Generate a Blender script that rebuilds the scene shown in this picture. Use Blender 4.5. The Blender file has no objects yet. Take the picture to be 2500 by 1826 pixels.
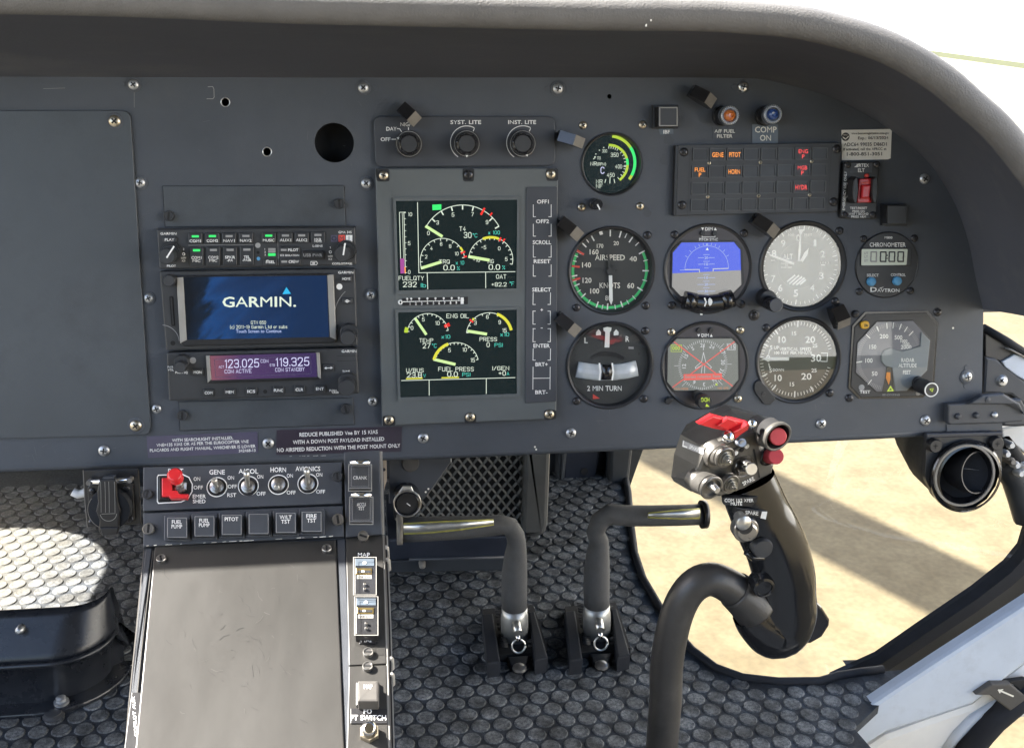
import bpy, math, random
from mathutils import Matrix, Vector
random.seed(7)
SC = bpy.context.scene
COL = SC.collection
# ------------------------------------------------------------------ camera
FPX, CX, CY = 2652.5, 1250.0, 913.0            # focal length and centre in photo pixels (2500 wide)
TILT = math.radians(10)                          # the panel leans back by this much
RC = Matrix(((0.99162284, 0.00546068, -0.12905166), (-0.02964204, 0.9820623, -0.18621222), (0.12571993, 0.18847764, 0.97399727)))
ct, st = math.cos(TILT), math.sin(TILT)
PANEL_M = Matrix(((1, 0, 0, 0), (0, st, -ct, 0), (0, ct, st, 0.60), (0, 0, 0, 1)))   # columns: right, up along panel, out of panel
def cam_to_panel(v):
    q = RC.transposed() @ v
    return Vector((q.x, -q.y, -q.z))
_d0 = cam_to_panel(Vector(((1250 - CX) / FPX, (663 - CY) / FPX, 1.0)))
CAM = PANEL_M @ (-_d0 / _d0.length * 1.0)
P3 = PANEL_M.to_3x3()
def ray(px):
    return P3 @ cam_to_panel(Vector(((px[0] - CX) / FPX, (px[1] - CY) / FPX, 1.0)))
cam = bpy.data.objects.new('camera', bpy.data.cameras.new('camera'))
COL.objects.link(cam)
xr, yd, zf = (P3 @ cam_to_panel(Vector(a)) for a in ((1, 0, 0), (0, 1, 0), (0, 0, 1)))
cam.matrix_world = Matrix(((xr.x, -yd.x, -zf.x, CAM.x), (xr.y, -yd.y, -zf.y, CAM.y), (xr.z, -yd.z, -zf.z, CAM.z), (0, 0, 0, 1)))
cam.data.sensor_width = 36.0
cam.data.lens = 36.0 * FPX / 2500.0
cam.data.clip_start = 0.02
cam.data.clip_end = 3000
SC.camera = cam
# ------------------------------------------------------------------ sky, sun, exposure
EX = 3.0
SUN_DIR = Vector((-0.70, 0.225, 0.70)).normalized()   # towards the sun
w = bpy.data.worlds.new('World'); SC.world = w; w.use_nodes = True
nt = w.node_tree
sky = nt.nodes.new('ShaderNodeTexSky'); sky.sky_type = 'NISHITA'; sky.sun_disc = False
sky.sun_elevation = math.asin(SUN_DIR.z)
sky.sun_rotation = math.atan2(SUN_DIR.x, SUN_DIR.y)
sky.air_density = 1.0; sky.dust_density = 2.5; sky.ozone_density = 1.0
nt.links.new(sky.outputs[0], nt.nodes['Background'].inputs[0])
nt.nodes['Background'].inputs[1].default_value = 0.08
sun = bpy.data.objects.new('sun', bpy.data.lights.new('sun', 'SUN'))
COL.objects.link(sun)
sun.data.energy = 4.1; sun.data.angle = math.radians(0.5); sun.data.color = (1.0, 0.95, 0.87)
sun.rotation_euler = SUN_DIR.to_track_quat('Z', 'Y').to_euler()
vs = SC.view_settings
SC.display_settings.display_device = 'sRGB'
vs.view_transform = 'Standard'; vs.look = 'None'; vs.exposure = EX; vs.gamma = 1.0; vs.use_curve_mapping = False
SC.cycles.max_bounces = 8; SC.cycles.transparent_max_bounces = 12
SC.cycles.sample_clamp_indirect = 6.0
SC.cycles.caustics_reflective = False; SC.cycles.caustics_refractive = False
EG = 2.0 ** (-EX)
# ------------------------------------------------------------------ materials
def _new(name):
    m = bpy.data.materials.new(name); m.use_nodes = True
    t = m.node_tree; t.nodes.clear()
    o = t.nodes.new('ShaderNodeOutputMaterial')
    return m, t, o
def mat(name, col, rough=0.5, metal=0.0, var=0.15, vs=25, bump=0.0, bs=900, spec=0.5, coat=0.0, wear=None, wearamt=0.0, wscale=60, stretch=None, rvar=0.15):
    m, t, o = _new(name)
    N, L = t.nodes.new, t.links.new
    b = N('ShaderNodeBsdfPrincipled')
    L(b.outputs[0], o.inputs[0])
    tc = N('ShaderNodeTexCoord')
    src = tc.outputs['Object']
    if stretch:
        mp = N('ShaderNodeMapping'); mp.inputs['Scale'].default_value = stretch
        L(src, mp.inputs[0]); src = mp.outputs[0]
    n = N('ShaderNodeTexNoise'); n.inputs['Scale'].default_value = vs; n.inputs['Detail'].default_value = 6; n.inputs['Roughness'].default_value = 0.65
    L(src, n.inputs['Vector'])
    mr = N('ShaderNodeMapRange'); mr.inputs[1].default_value = 0.3; mr.inputs[2].default_value = 0.7
    mr.inputs[3].default_value = 1 - var; mr.inputs[4].default_value = 1 + var
    L(n.outputs[0], mr.inputs[0])
    mx = N('ShaderNodeVectorMath'); mx.operation = 'SCALE'
    mx.inputs[0].default_value = col
    L(mr.outputs[0], mx.inputs['Scale'])
    cs = mx.outputs[0]
    if wear:
        n2 = N('ShaderNodeTexNoise'); n2.inputs['Scale'].default_value = wscale; n2.inputs['Detail'].default_value = 9; n2.inputs['Roughness'].default_value = 0.72
        L(src, n2.inputs['Vector'])
        r2 = N('ShaderNodeMapRange'); r2.inputs[1].default_value = 0.5; r2.inputs[2].default_value = 0.78; r2.inputs[3].default_value = 0; r2.inputs[4].default_value = wearamt
        L(n2.outputs[0], r2.inputs[0])
        mc = N('ShaderNodeMix'); mc.data_type = 'RGBA'
        L(r2.outputs[0], mc.inputs[0]); L(cs, mc.inputs[6]); mc.inputs[7].default_value = (*wear, 1)
        cs = mc.outputs[2]
    L(cs, b.inputs['Base Color'])
    rr = N('ShaderNodeMapRange'); rr.inputs[1].default_value = 0.3; rr.inputs[2].default_value = 0.7
    rr.inputs[3].default_value = max(0.02, rough - rvar * rough); rr.inputs[4].default_value = min(1, rough + rvar * rough)
    L(n.outputs[0], rr.inputs[0]); L(rr.outputs[0], b.inputs['Roughness'])
    b.inputs['Metallic'].default_value = metal
    b.inputs['Specular IOR Level'].default_value = spec
    b.inputs['Coat Weight'].default_value = coat; b.inputs['Coat Roughness'].default_value = 0.08
    if bump:
        n3 = N('ShaderNodeTexNoise'); n3.inputs['Scale'].default_value = bs; n3.inputs['Detail'].default_value = 3
        L(src, n3.inputs['Vector'])
        bp = N('ShaderNodeBump'); bp.inputs['Strength'].default_value = bump; bp.inputs['Distance'].default_value = 0.0008
        L(n3.outputs[0], bp.inputs['Height']); L(bp.outputs[0], b.inputs['Normal'])
    return m
def glow(name, col, s=1.0, base=(0.01, 0.01, 0.01), rough=0.25):
    m, t, o = _new(name)
    b = t.nodes.new('ShaderNodeBsdfPrincipled'); t.links.new(b.outputs[0], o.inputs[0])
    b.inputs['Base Color'].default_value = (*base, 1); b.inputs['Roughness'].default_value = rough
    b.inputs['Emission Color'].default_value = (*col, 1); b.inputs['Emission Strength'].default_value = s * EG
    return m
def glass(name, refl=0.06, tint=(0.97, 0.98, 0.97), rough=0.01, graze=None):
    m, t, o = _new(name)
    tr = t.nodes.new('ShaderNodeBsdfTransparent'); tr.inputs[0].default_value = (*tint, 1)
    gl = t.nodes.new('ShaderNodeBsdfGlossy'); gl.inputs['Roughness'].default_value = rough
    ge = t.nodes.new('ShaderNodeNewGeometry'); L = t.links.new
    def mth(op, *v):
        n = t.nodes.new('ShaderNodeMath'); n.operation = op
        for i, x in enumerate(v):
            if isinstance(x, (int, float)): n.inputs[i].default_value = x
            else: L(x, n.inputs[i])
        return n.outputs[0]
    dt = t.nodes.new('ShaderNodeVectorMath'); dt.operation = 'DOT_PRODUCT'; L(ge.outputs['Normal'], dt.inputs[0]); L(ge.outputs['Incoming'], dt.inputs[1])
    fr = mth('MULTIPLY_ADD', mth('POWER', mth('SUBTRACT', 1.0, mth('ABSOLUTE', dt.outputs['Value'])), 5.0), 1.0 - refl if graze is None else graze, refl)
    mx = t.nodes.new('ShaderNodeMixShader')
    L = t.links.new
    L(fr, mx.inputs[0]); L(tr.outputs[0], mx.inputs[1]); L(gl.outputs[0], mx.inputs[2]); L(mx.outputs[0], o.inputs[0])
    return m
M = {}
M['panel'] = mat('panel_paint', (0.061, 0.070, 0.086), 0.50, var=0.16, vs=9, bump=0.35, bs=1800, wear=(0.10, 0.102, 0.108), wearamt=0.30, wscale=14)
M['plate'] = mat('plate_paint', (0.060, 0.069, 0.080), 0.40, var=0.12, vs=7, bump=0.25, bs=1500, wear=(0.040, 0.044, 0.051), wearamt=0.85, wscale=11)
M['bezelgrey'] = mat('bezel_grey', (0.108, 0.120, 0.124), 0.45, var=0.08, vs=15, bump=0.2, bs=1500)
M['keygrey'] = mat('key_strip_grey', (0.050, 0.055, 0.066), 0.45, var=0.10, vs=20)
M['radio'] = mat('radio_grey', (0.036, 0.038, 0.042), 0.45, var=0.12, vs=20, bump=0.15, bs=1500)
M['radiolite'] = mat('radio_metal_edge', (0.30, 0.29, 0.27), 0.40, var=0.10, vs=30)
M['keycap'] = mat('keycap', (0.030, 0.032, 0.036), 0.40, var=0.12)
M['black'] = mat('black_plastic', (0.018, 0.018, 0.020), 0.38, var=0.2)
M['gloss'] = mat('gloss_black', (0.012, 0.012, 0.014), 0.16, var=0.2, coat=0.3)
M['dark'] = mat('matte_black', (0.010, 0.010, 0.011), 0.8, var=0.2)
M['bezel'] = mat('bezel_black', (0.020, 0.021, 0.024), 0.42, var=0.15)
M['purp'] = mat('bezel_aubergine', (0.052, 0.047, 0.053), 0.42, var=0.1, vs=30)
M['dial'] = mat('dial_black', (0.036, 0.038, 0.040), 0.6, var=0.1)
M['white'] = mat('marking_white', (0.86, 0.86, 0.84), 0.55, var=0.05)
M['cream'] = mat('marking_cream', (0.80, 0.78, 0.70), 0.55, var=0.06)
M['greym'] = mat('marking_grey', (0.33, 0.33, 0.33), 0.55, var=0.1)
M['green'] = mat('marking_green', (0.06, 0.66, 0.20), 0.5, var=0.06)
M['redm'] = mat('marking_red', (0.72, 0.08, 0.06), 0.5, var=0.08)
M['redp'] = mat('red_plastic', (0.62, 0.020, 0.026), 0.32, var=0.08, coat=0.2)
M['redb'] = mat('red_button', (0.55, 0.055, 0.065), 0.5, var=0.1)
M['yellow'] = mat('marking_yellow', (0.72, 0.66, 0.06), 0.5, var=0.05)
M['amber'] = mat('amber_plastic', (0.75, 0.42, 0.02), 0.4, var=0.06)
M['orange'] = mat('orange_paint', (0.80, 0.26, 0.02), 0.5, var=0.06)
M['blueb'] = mat('blue_button', (0.10, 0.33, 0.58), 0.4, var=0.08)
M['steel'] = mat('screw_steel', (0.62, 0.62, 0.60), 0.30, 1.0, var=0.15, vs=300)
M['zinc'] = mat('screw_zinc', (0.48, 0.49, 0.50), 0.42, 0.85, var=0.15, vs=300)
M['brass'] = mat('screw_cadmium', (0.55, 0.49, 0.38), 0.35, 1.0, var=0.2, vs=300)
M['blacksteel'] = mat('screw_black', (0.055, 0.055, 0.06), 0.28, 0.6, var=0.2, vs=300)
M['chrome'] = mat('polished_steel', (0.75, 0.74, 0.72), 0.10, 1.0, var=0.06)
M['gun'] = mat('gunmetal', (0.36, 0.345, 0.325), 0.30, 0.9, var=0.16, vs=40, wear=(0.12, 0.115, 0.11), wearamt=0.5, wscale=60)
M['alu'] = mat('bare_aluminium', (0.60, 0.59, 0.56), 0.36, 0.9, var=0.12, vs=60)
M['console'] = mat('console_paint', (0.045, 0.050, 0.060), 0.48, var=0.12, vs=18, bump=0.25, bs=1500)
M['lid'] = mat('console_lid', (0.034, 0.0325, 0.0300), 0.42, var=0.08, vs=16, bump=0.02, bs=2600, wear=(0.024, 0.0225, 0.021), wearamt=0.5, wscale=40, stretch=(1, 0.35, 1))
M['hood'] = mat('hood_inner', (0.079, 0.084, 0.102), 0.62, var=0.12, vs=10, bump=0.3, bs=1400, wear=(0.15, 0.148, 0.148), wearamt=0.45, wscale=26, stretch=(0.25, 1, 1))
M['lip'] = mat('padded_lip', (0.150, 0.147, 0.147), 0.62, var=0.12, vs=30, bump=0.6, bs=650, wear=(0.21, 0.206, 0.203), wearamt=0.35, wscale=50)
M['rubber'] = mat('rubber', (0.019, 0.021, 0.026), 0.75, spec=0.2, var=0.25, vs=60, bump=0.3, bs=500)
M['foam'] = mat('pedal_foam', (0.062, 0.063, 0.066), 0.75, var=0.2, vs=120, bump=0.8, bs=1400)
M['nose'] = mat('nose_structure', (0.030, 0.034, 0.040), 0.5, var=0.25, vs=14)
M['navy'] = mat('navy_paint', (0.018, 0.022, 0.034), 0.4, var=0.2, vs=20)
M['sill'] = mat('sill_paint', (0.52, 0.575, 0.66), 0.35, var=0.06, vs=12, wear=(0.30, 0.31, 0.33), wearamt=0.35, wscale=35)
M['sillw'] = mat('sill_pale', (0.72, 0.72, 0.71), 0.38, var=0.06, vs=12)
M['hull'] = mat('hull_white', (0.62, 0.62, 0.60), 0.4, var=0.04)
M['glass'] = glass('instrument_glass', 0.055)
M['glassalt'] = glass('coated_glass', 0.13)
M['glassvsi'] = glass('clear_glass', 0.12)
M['pane'] = glass('acrylic_pane', 0.02, (0.985, 0.985, 0.98), graze=0.10)
M['clear'] = glass('clear_guard', 0.06, (0.985, 0.985, 0.985), 0.12)
M['sticker'] = mat('sticker_paper', (0.84, 0.82, 0.77), 0.55, var=0.04)
M['ink'] = mat('sticker_ink', (0.045, 0.045, 0.05), 0.6, var=0.2)
M['placard'] = mat('placard_plum', (0.042, 0.034, 0.048), 0.35, var=0.12, vs=40)
M['placardv'] = mat('placard_violet', (0.085, 0.078, 0.125), 0.35, var=0.12, vs=40)
M['tagblue'] = mat('placard_slate', (0.10, 0.125, 0.155), 0.4, var=0.08)
M['strap'] = mat('webbing_grey', (0.075, 0.070, 0.064), 0.8, var=0.15, vs=200)
M['lcd'] = mat('lcd_green_grey', (0.62, 0.67, 0.56), 0.3, var=0.03)
M['bezelworn'] = mat('lamp_facet', (0.20, 0.185, 0.165), 0.45, var=0.15, vs=120)
M['gold'] = mat('contact_gold', (0.72, 0.52, 0.18), 0.3, 1.0)
# emitters
M['e_green'] = glow('lit_green', (0.05, 0.95, 0.20), 1.0)
M['e_amber'] = glow('lit_amber', (1.0, 0.30, 0.015), 1.15)
M['e_red'] = glow('lit_red', (1.0, 0.035, 0.025), 1.0)
M['e_white'] = glow('lit_white', (0.85, 0.95, 0.80), 0.95)
M['e_mint'] = glow('lit_mint', (0.10, 0.75, 0.60), 0.85)
M['e_needle'] = glow('lit_needle', (0.72, 0.98, 0.42), 0.95)
M['e_yel'] = glow('lit_yellow', (0.80, 0.78, 0.06), 0.95)
M['e_scr'] = glow('screen_black', (0.004, 0.012, 0.013), 1.0, rough=0.15)
M['e_mag'] = glow('lit_magenta', (0.50, 0.10, 0.42), 0.8)
M['e_cyan'] = glow('lit_cyan', (0.03, 0.50, 0.88), 1.0)
M['e_lil'] = glow('lit_lilac', (0.70, 0.70, 1.0), 1.0)
M['e_blue'] = glow('lit_sky', (0.075, 0.125, 0.80), 0.95)
M['e_gnd'] = glow('lit_ground', (0.33, 0.32, 0.31), 0.95)
M['e_pale'] = glow('lit_pale_blue', (0.45, 0.55, 0.90), 0.9)
M['e_hsi'] = glow('lit_grey', (0.20, 0.215, 0.20), 0.9)
M['e_silver'] = glow('lit_silver', (0.62, 0.64, 0.66), 0.9)
M['e_redl'] = glow('lit_coral', (0.80, 0.13, 0.11), 0.95)
M['e_lime'] = glow('lit_lime', (0.55, 0.75, 0.05), 0.9)
M['e_org'] = glow('lit_orange', (0.65, 0.30, 0.15), 0.8)
# ------------------------------------------------------------------ frames and mesh builder
class Frame:
    def __init__(s, m):
        s.M = m.copy(); s.I = m.inverted(); s.o = s.I @ CAM; s.R = s.I.to_3x3()
    def p(s, px, z=0.0):
        d = s.R @ ray(px); t = (z - s.o.z) / d.z
        q = s.o + d * t
        return Vector((q.x, q.y, z))
    def k(s, px, z=0.0):
        return (s.p((px[0] + 20, px[1]), z) - s.p((px[0] - 20, px[1]), z)).length / 40
    def shifted(s, z):
        return Frame(s.M @ Matrix.Translation((0, 0, z)))
PANEL = Frame(PANEL_M)
FLOOR = Frame(Matrix.Identity(4))
def wall(y):                                     # upright plane facing the viewer: right, up, towards viewer
    return Frame(Matrix(((1, 0, 0, 0), (0, 0, -1, y), (0, 1, 0, 0), (0, 0, 0, 1))))
def slope(a, px, depth):                         # plane leaning back from the horizontal by angle a, through pixel px at the given depth
    d = ray(px); o = CAM + d * depth
    c, s_ = math.cos(a), math.sin(a)
    return Frame(Matrix(((1, 0, 0, o.x), (0, c, -s_, o.y), (0, s_, c, o.z), (0, 0, 0, 1))))
def crop(x0, y0, s):
    return lambda x, y: (x0 + x / s, y0 + y / s)
cA = crop(0, 0, 3.534); cB = crop(380, 430, 2.898); cC = crop(880, 260, 3.754); cD = crop(880, 660, 3.590)
cE = crop(1340, 180, 4.348); cF = crop(1800, 180, 4.348); cG = crop(1340, 520, 3.304); cH = crop(1820, 520, 3.304)
cI = crop(180, 1020, 2.900); cJ = crop(780, 1120, 2.341); cK = crop(900, 1080, 2.753); cL = crop(1560, 980, 2.504)
cM = crop(2000, 880, 3.304); cN = crop(1900, 1300, 3.140); cO = crop(0, 1080, 2.215); cQ = crop(1700, 0, 2.36)
cV = crop(1620, 990, 6.609); cX = crop(2280, 700, 2.755); cS = crop(180, 1120, 7.51); cT = crop(860, 1080, 5.163)
cW = crop(0, 0, 0.9048)
def rc(c, x0, y0, x1, y1):
    return [c(x0, y0), c(x1, y0), c(x1, y1), c(x0, y1)]
def pl(c, *pts):
    return [c(*p) for p in pts]
def rounded(pts, r, n=5):
    out = []; N = len(pts)
    for i in range(N):
        a, b, c = pts[i - 1], pts[i], pts[(i + 1) % N]
        u = (a - b); v = (c - b)
        ru = min(r, u.length * 0.49, v.length * 0.49)
        p0 = b + u.normalized() * ru; p1 = b + v.normalized() * ru
        for j in range(n + 1):
            t = j / n
            out.append(p0 * (1 - t) ** 2 + b * 2 * t * (1 - t) + p1 * t * t)
    return out
def inset(pts, d):
    out = []; N = len(pts)
    ar = sum(pts[i].x * pts[(i + 1) % N].y - pts[(i + 1) % N].x * pts[i].y for i in range(N))
    sg = 1 if ar > 0 else -1
    for i in range(N):
        a, b, c = pts[i - 1], pts[i], pts[(i + 1) % N]
        e1 = (b - a); e2 = (c - b)
        n1 = Vector((-e1.y, e1.x, 0)); n2 = Vector((-e2.y, e2.x, 0))
        if n1.length < 1e-9: n1 = n2
        if n2.length < 1e-9: n2 = n1
        n1.normalize(); n2.normalize()
        m = n1 + n2
        if m.length < 1e-6: m = n1
        m.normalize()
        out.append(b + m * sg * d / max(0.5, m.dot(n1)))
    return out
_tc = {}
STROKES = {   # single-stroke engraving letters: x,y character pairs in half units (y 4 = baseline, g = cap height); ~ marks a curve
'A': '044g84 1878', 'B': '040g ~0g6g8f8b6a0a ~0a6a88866404', 'C': '~8e6g2g0e06246486', 'D': '040g ~0g6g8f856404', 'E': '8g0g0484 0a6a', 'F': '8g0g04 0a6a',
'G': '~8e6g2g0e0624648689 894a', 'H': '040g 848g 0a8a', 'I': '040g', 'J': '~8g8564240508', 'K': '040g 8g09 3b84', 'L': '0g0484', 'M': '040g56aga4', 'N': '040g848g',
'O': '~2g0e062464868e6g2g', 'P': '040g ~0g6g8f8b6a0a', 'Q': '~2g0f052464858f6g2g 5884', 'R': '040g ~0g6g8f8b6a0a 4a84', 'S': '~8e6g2g0e0c2a6a8886642406', 'T': '0g8g 4g44',
'U': '~0g052464858g', 'V': '0g448g', 'W': '0g245c84ag', 'X': '048g 0g84', 'Y': '0g4a8g 4a44', 'Z': '0g8g0484',
'0': '~2g0e062454767e5g2g', '1': '1e3g34', '2': '~0d0f2g5g7f7b04 0474', '3': '~0e0f2g5g7f7b5a2a ~2a5a797554240506', '4': '545g0888', '5': '7g1g0a ~0a2b5b7a7554240506', '6': '~7e5g2g0e06245476795b2b09',
'7': '0g7g24', '8': '~2g0f0b2a5a7b7f5g2g ~2a0905245475795a2a', '9': '~062454767e5g2g0e0b29597b', '.': '0405', ',': '0402', ':': '0506 0b0c', '-': '0a5a', '+': '0a6a 3d37', '/': '046g', '(': '~2h0d0722', ')': '~0h2d2702',
'%': '048g ~0g0d2d2g0g ~6764848767', '°': '~0g0d3d3g0g', '=': '0c6c 0868', '&': '~840d1g3g4d080524548a',
'a': '~1b2c5c6b64 ~69290705244466', 'b': '0g04 ~0a2c5c7a76542406', 'c': '~6b5c2c0a06245465', 'd': '7g74 ~7a5c2c0a06245476', 'e': '0868 ~686a4c2c0a06244465', 'f': '~4g2g1e14 0c4c', 'g': '7c72 ~7a5c2c0a06245476 ~72502001',
'h': '0g04 ~0a2c4c6b64', 'i': '0c04 0f0g', 'k': '0g04 6c08 2a64', 'l': '0g04', 'm': '0c04 ~0a1c3c4a44 ~4a5c7c8a84', 'n': '0c04 ~0a2c4c6b64', 'o': '~2c0a062444666a4c2c', 'p': '0c00 ~0a2c5c7a76542406', 'r': '0c04 ~0a1c3c4b',
's': '~5b4c1c0b19485665441405', 't': '~2f263444 0c4c', 'u': '~0c06244466 6c64', 'v': '0c346c', 'w': '0c243b546c', 'x': '046c 0c64', 'y': '0c34 6c10'}
def strip(pts, hw, layer, vs_, fs):
    closed = len(pts) > 3 and abs(pts[0][0] - pts[-1][0]) + abs(pts[0][1] - pts[-1][1]) < 1e-6
    if closed: pts = pts[:-1]
    N = len(pts); o = len(vs_)
    for i in range(N):
        p = pts[i]
        a = pts[i - 1] if (i > 0 or closed) else None; c = pts[(i + 1) % N] if (i < N - 1 or closed) else None
        def nrm(u, v):
            dx, dy = v[0] - u[0], v[1] - u[1]; l = math.hypot(dx, dy) or 1; return dx / l, dy / l
        if a is None: d = nrm(p, c); n = (-d[1], d[0]); q = (p[0] - d[0] * hw * .8, p[1] - d[1] * hw * .8); m = 1
        elif c is None: d = nrm(a, p); n = (-d[1], d[0]); q = (p[0] + d[0] * hw * .8, p[1] + d[1] * hw * .8); m = 1
        else:
            d1, d2 = nrm(a, p), nrm(p, c); n1, n2 = (-d1[1], d1[0]), (-d2[1], d2[0]); nx, ny = n1[0] + n2[0], n1[1] + n2[1]; l = math.hypot(nx, ny)
            n = (nx / l, ny / l) if l > 1e-6 else n1; m = min(1.7, 1 / max(.3, n[0] * n1[0] + n[1] * n1[1])); q = p
        vs_.append((q[0] + n[0] * hw * m, q[1] + n[1] * hw * m, layer)); vs_.append((q[0] - n[0] * hw * m, q[1] - n[1] * hw * m, layer))
    for i in range(N if closed else N - 1):
        j = (i + 1) % N; fs.append((o + 2 * i + 1, o + 2 * j + 1, o + 2 * j, o + 2 * i))
def glyphs(s, bold):
    key = (s, bold)
    if key not in _tc:
        vs_, fs = [], []; x0 = 0.0; hw = (.048 + bold * .9)
        for ch in s:
            if ch == ' ': x0 += .50; continue
            mx = 0
            for ly, st_ in enumerate(STROKES[ch].split()):
                cv = st_[0] == '~'; st_ = st_.lstrip('~')
                pts = [(int(st_[i], 36) / 12, (int(st_[i + 1], 36) - 4) / 12) for i in range(0, len(st_), 2)]
                mx = max(mx, max(p[0] for p in pts))
                if cv:
                    for _ in range(2):
                        cl = pts[0] == pts[-1]; q = [] if cl else [pts[0]]
                        for i in range(len(pts) - 1):
                            a, b_ = pts[i], pts[i + 1]
                            q += [(a[0] * .75 + b_[0] * .25, a[1] * .75 + b_[1] * .25), (a[0] * .25 + b_[0] * .75, a[1] * .25 + b_[1] * .75)]
                        q += [q[0]] if cl else [pts[-1]]
                        pts = q
                strip([(x0 + p[0], p[1]) for p in pts], hw, ly, vs_, fs)
            x0 += mx + .28
        _tc[key] = (vs_, fs)
    return _tc[key]
CAPH = 1.0
_cc = {}
def _curve(body, off):
    cu = bpy.data.curves.new('t', 'FONT'); cu.body = body; cu.resolution_u = 2; cu.offset = off; cu.size = 1.0
    ob = bpy.data.objects.new('t', cu); me = bpy.data.meshes.new_from_object(ob)
    r = ([(v.co.x, v.co.y) for v in me.vertices], [tuple(p.vertices) for p in me.polygons])
    bpy.data.objects.remove(ob); bpy.data.curves.remove(cu); bpy.data.meshes.remove(me)
    return r
_H = _curve('H', 0.0)[0]; _hx = max(v[0] for v in _H); _hy = max(v[1] for v in _H); _HH = max(v[0] for v in _curve('HH', 0.0)[0])
def sans(s, bold):
    """Lettering in Blender's own sans letters, set one by one; M, W and the like stay unthickened so that their corners keep clean."""
    key = ('sans', s, bold)
    if key not in _tc:
        vs_, fs = [], []; x0 = 0.0
        for ch in s:
            if ch == ' ': x0 += .34; continue
            k2 = (ch, bold)
            if k2 not in _cc:
                g_ = _curve(ch, 0.0 if ch in 'MWVNAKXYZvwyk&4%' else min(bold, .018))
                adv = max(v[0] for v in _curve('H' + ch + 'H', 0.0)[0]) - _HH
                _cc[k2] = (g_, adv)
            (gv, gf), adv = _cc[k2]; o = len(vs_)
            vs_ += [((x0 + x) / _hy, y / _hy, 0) for x, y in gv]; fs += [tuple(i + o for i in f) for f in gf]
            x0 += adv
        _tc[key] = (vs_, fs)
    return _tc[key]
WM = {}
class MB:
    def __init__(s, fr):
        s.fr = fr; s.v = []; s.f = []; s.m = []; s.sm = []; s.mats = []
    def add(s, vs_, fs, mt, smooth=False):
        if mt not in s.mats: s.mats.append(mt)
        k = s.mats.index(mt); o = len(s.v)
        s.v += [Vector(v) for v in vs_]
        for f in fs:
            s.f.append(tuple(i + o for i in f)); s.m.append(k); s.sm.append(smooth)
        return s
    def loc(s, pts, z, r=0, n=5):
        q = [s.fr.p(p, z) for p in pts]
        if r: q = rounded(q, r * s.fr.k(pts[0], z), n)
        return q
    def ext(s, q, z0, z1, mt, bev=0.0, cap0=False, smooth=False):
        N = len(q)
        ar = sum(q[i].x * q[(i + 1) % N].y - q[(i + 1) % N].x * q[i].y for i in range(N))
        if ar < 0: q = q[::-1]
        rows = [[Vector((p.x, p.y, z0)) for p in q]]
        if bev:
            i1 = inset(q, bev * 0.3); i2 = inset(q, bev)
            rows.append([Vector((p.x, p.y, z1 - bev)) for p in q])
            rows.append([Vector((p.x, p.y, z1 - bev * 0.3)) for p in i1])
            rows.append([Vector((p.x, p.y, z1)) for p in i2])
        else:
            rows.append([Vector((p.x, p.y, z1)) for p in q])
        vs_ = [p for r in rows for p in r]; fs = []
        for a in range(len(rows) - 1):
            for i in range(N):
                j = (i + 1) % N
                fs.append((a * N + i, a * N + j, (a + 1) * N + j, (a + 1) * N + i))
        top = (len(rows) - 1) * N
        fs.append(tuple(range(top, top + N)))
        if cap0: fs.append(tuple(range(N - 1, -1, -1)))
        return s.add(vs_, fs, mt, smooth)
    def prism(s, pts, z0, z1, mt, bev=0.0, r=0, n=5, cap0=False):
        return s.ext(s.loc(pts, z1, r, n), z0, z1, mt, bev, cap0)
    def flat(s, pts, z, mt, r=0, n=5):
        q = s.loc(pts, z, r, n); N = len(q)
        ar = sum(q[i].x * q[(i + 1) % N].y - q[(i + 1) % N].x * q[i].y for i in range(N))
        if ar < 0: q = q[::-1]
        return s.add(q, [tuple(range(N))], mt)
    def frame(s, po, pi, z0, z1, mt, ro=0, ri=0):      # a frame between an outer and an inner outline with the same number of corners
        a = s.loc(po, z1, ro); b = s.loc(pi, z1, ri); N = len(a)
        if len(b) != N: b = s.loc(pi, z1, 0.01); a = a if len(a) == len(b) else s.loc(po, z1, 0.01); N = len(a)
        vs_ = [Vector((p.x, p.y, z)) for q, z in ((a, z0), (a, z1), (b, z1), (b, z0)) for p in q]; fs = []
        for k in range(3):
            for i in range(N):
                j = (i + 1) % N; fs.append((k * N + i, k * N + j, (k + 1) * N + j, (k + 1) * N + i))
        return s.add(vs_, fs, mt)
    def lathe_at(s, c, prof, mt, n=36, smooth=True, lobes=0, la=0.0, rot=0.0, cap=True):   # c local, prof (radius m, z); bands meeting at more than 32 degrees get a sharp edge
        runs = [[prof[0]]]
        for i in range(1, len(prof)):
            if i > 1:
                d1 = (prof[i - 1][0] - prof[i - 2][0], prof[i - 1][1] - prof[i - 2][1]); d2 = (prof[i][0] - prof[i - 1][0], prof[i][1] - prof[i - 1][1])
                if abs((math.atan2(d2[1], d2[0]) - math.atan2(d1[1], d1[0]) + math.pi) % (2 * math.pi) - math.pi) > 0.56: runs.append([prof[i - 1]])
            runs[-1].append(prof[i])
        ring_ = lambda r, z: [(c[0] + (r * (1 + la * math.cos(lobes * a)) if lobes else r) * math.sin(a), c[1] + (r * (1 + la * math.cos(lobes * a)) if lobes else r) * math.cos(a), z) for a in (2 * math.pi * i / n + rot for i in range(n))]
        for run in runs:
            vs_ = [v for r, z in run for v in ring_(r, z)]
            fs = [(k * n + (i + 1) % n, k * n + i, (k + 1) * n + i, (k + 1) * n + (i + 1) % n) for k in range(len(run) - 1) for i in range(n)]
            if fs: s.add(vs_, fs, mt, smooth)
        if cap and prof[-1][0] > 1e-6: s.add(ring_(*prof[-1]), [tuple(range(n - 1, -1, -1))], mt)
        return s
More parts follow.
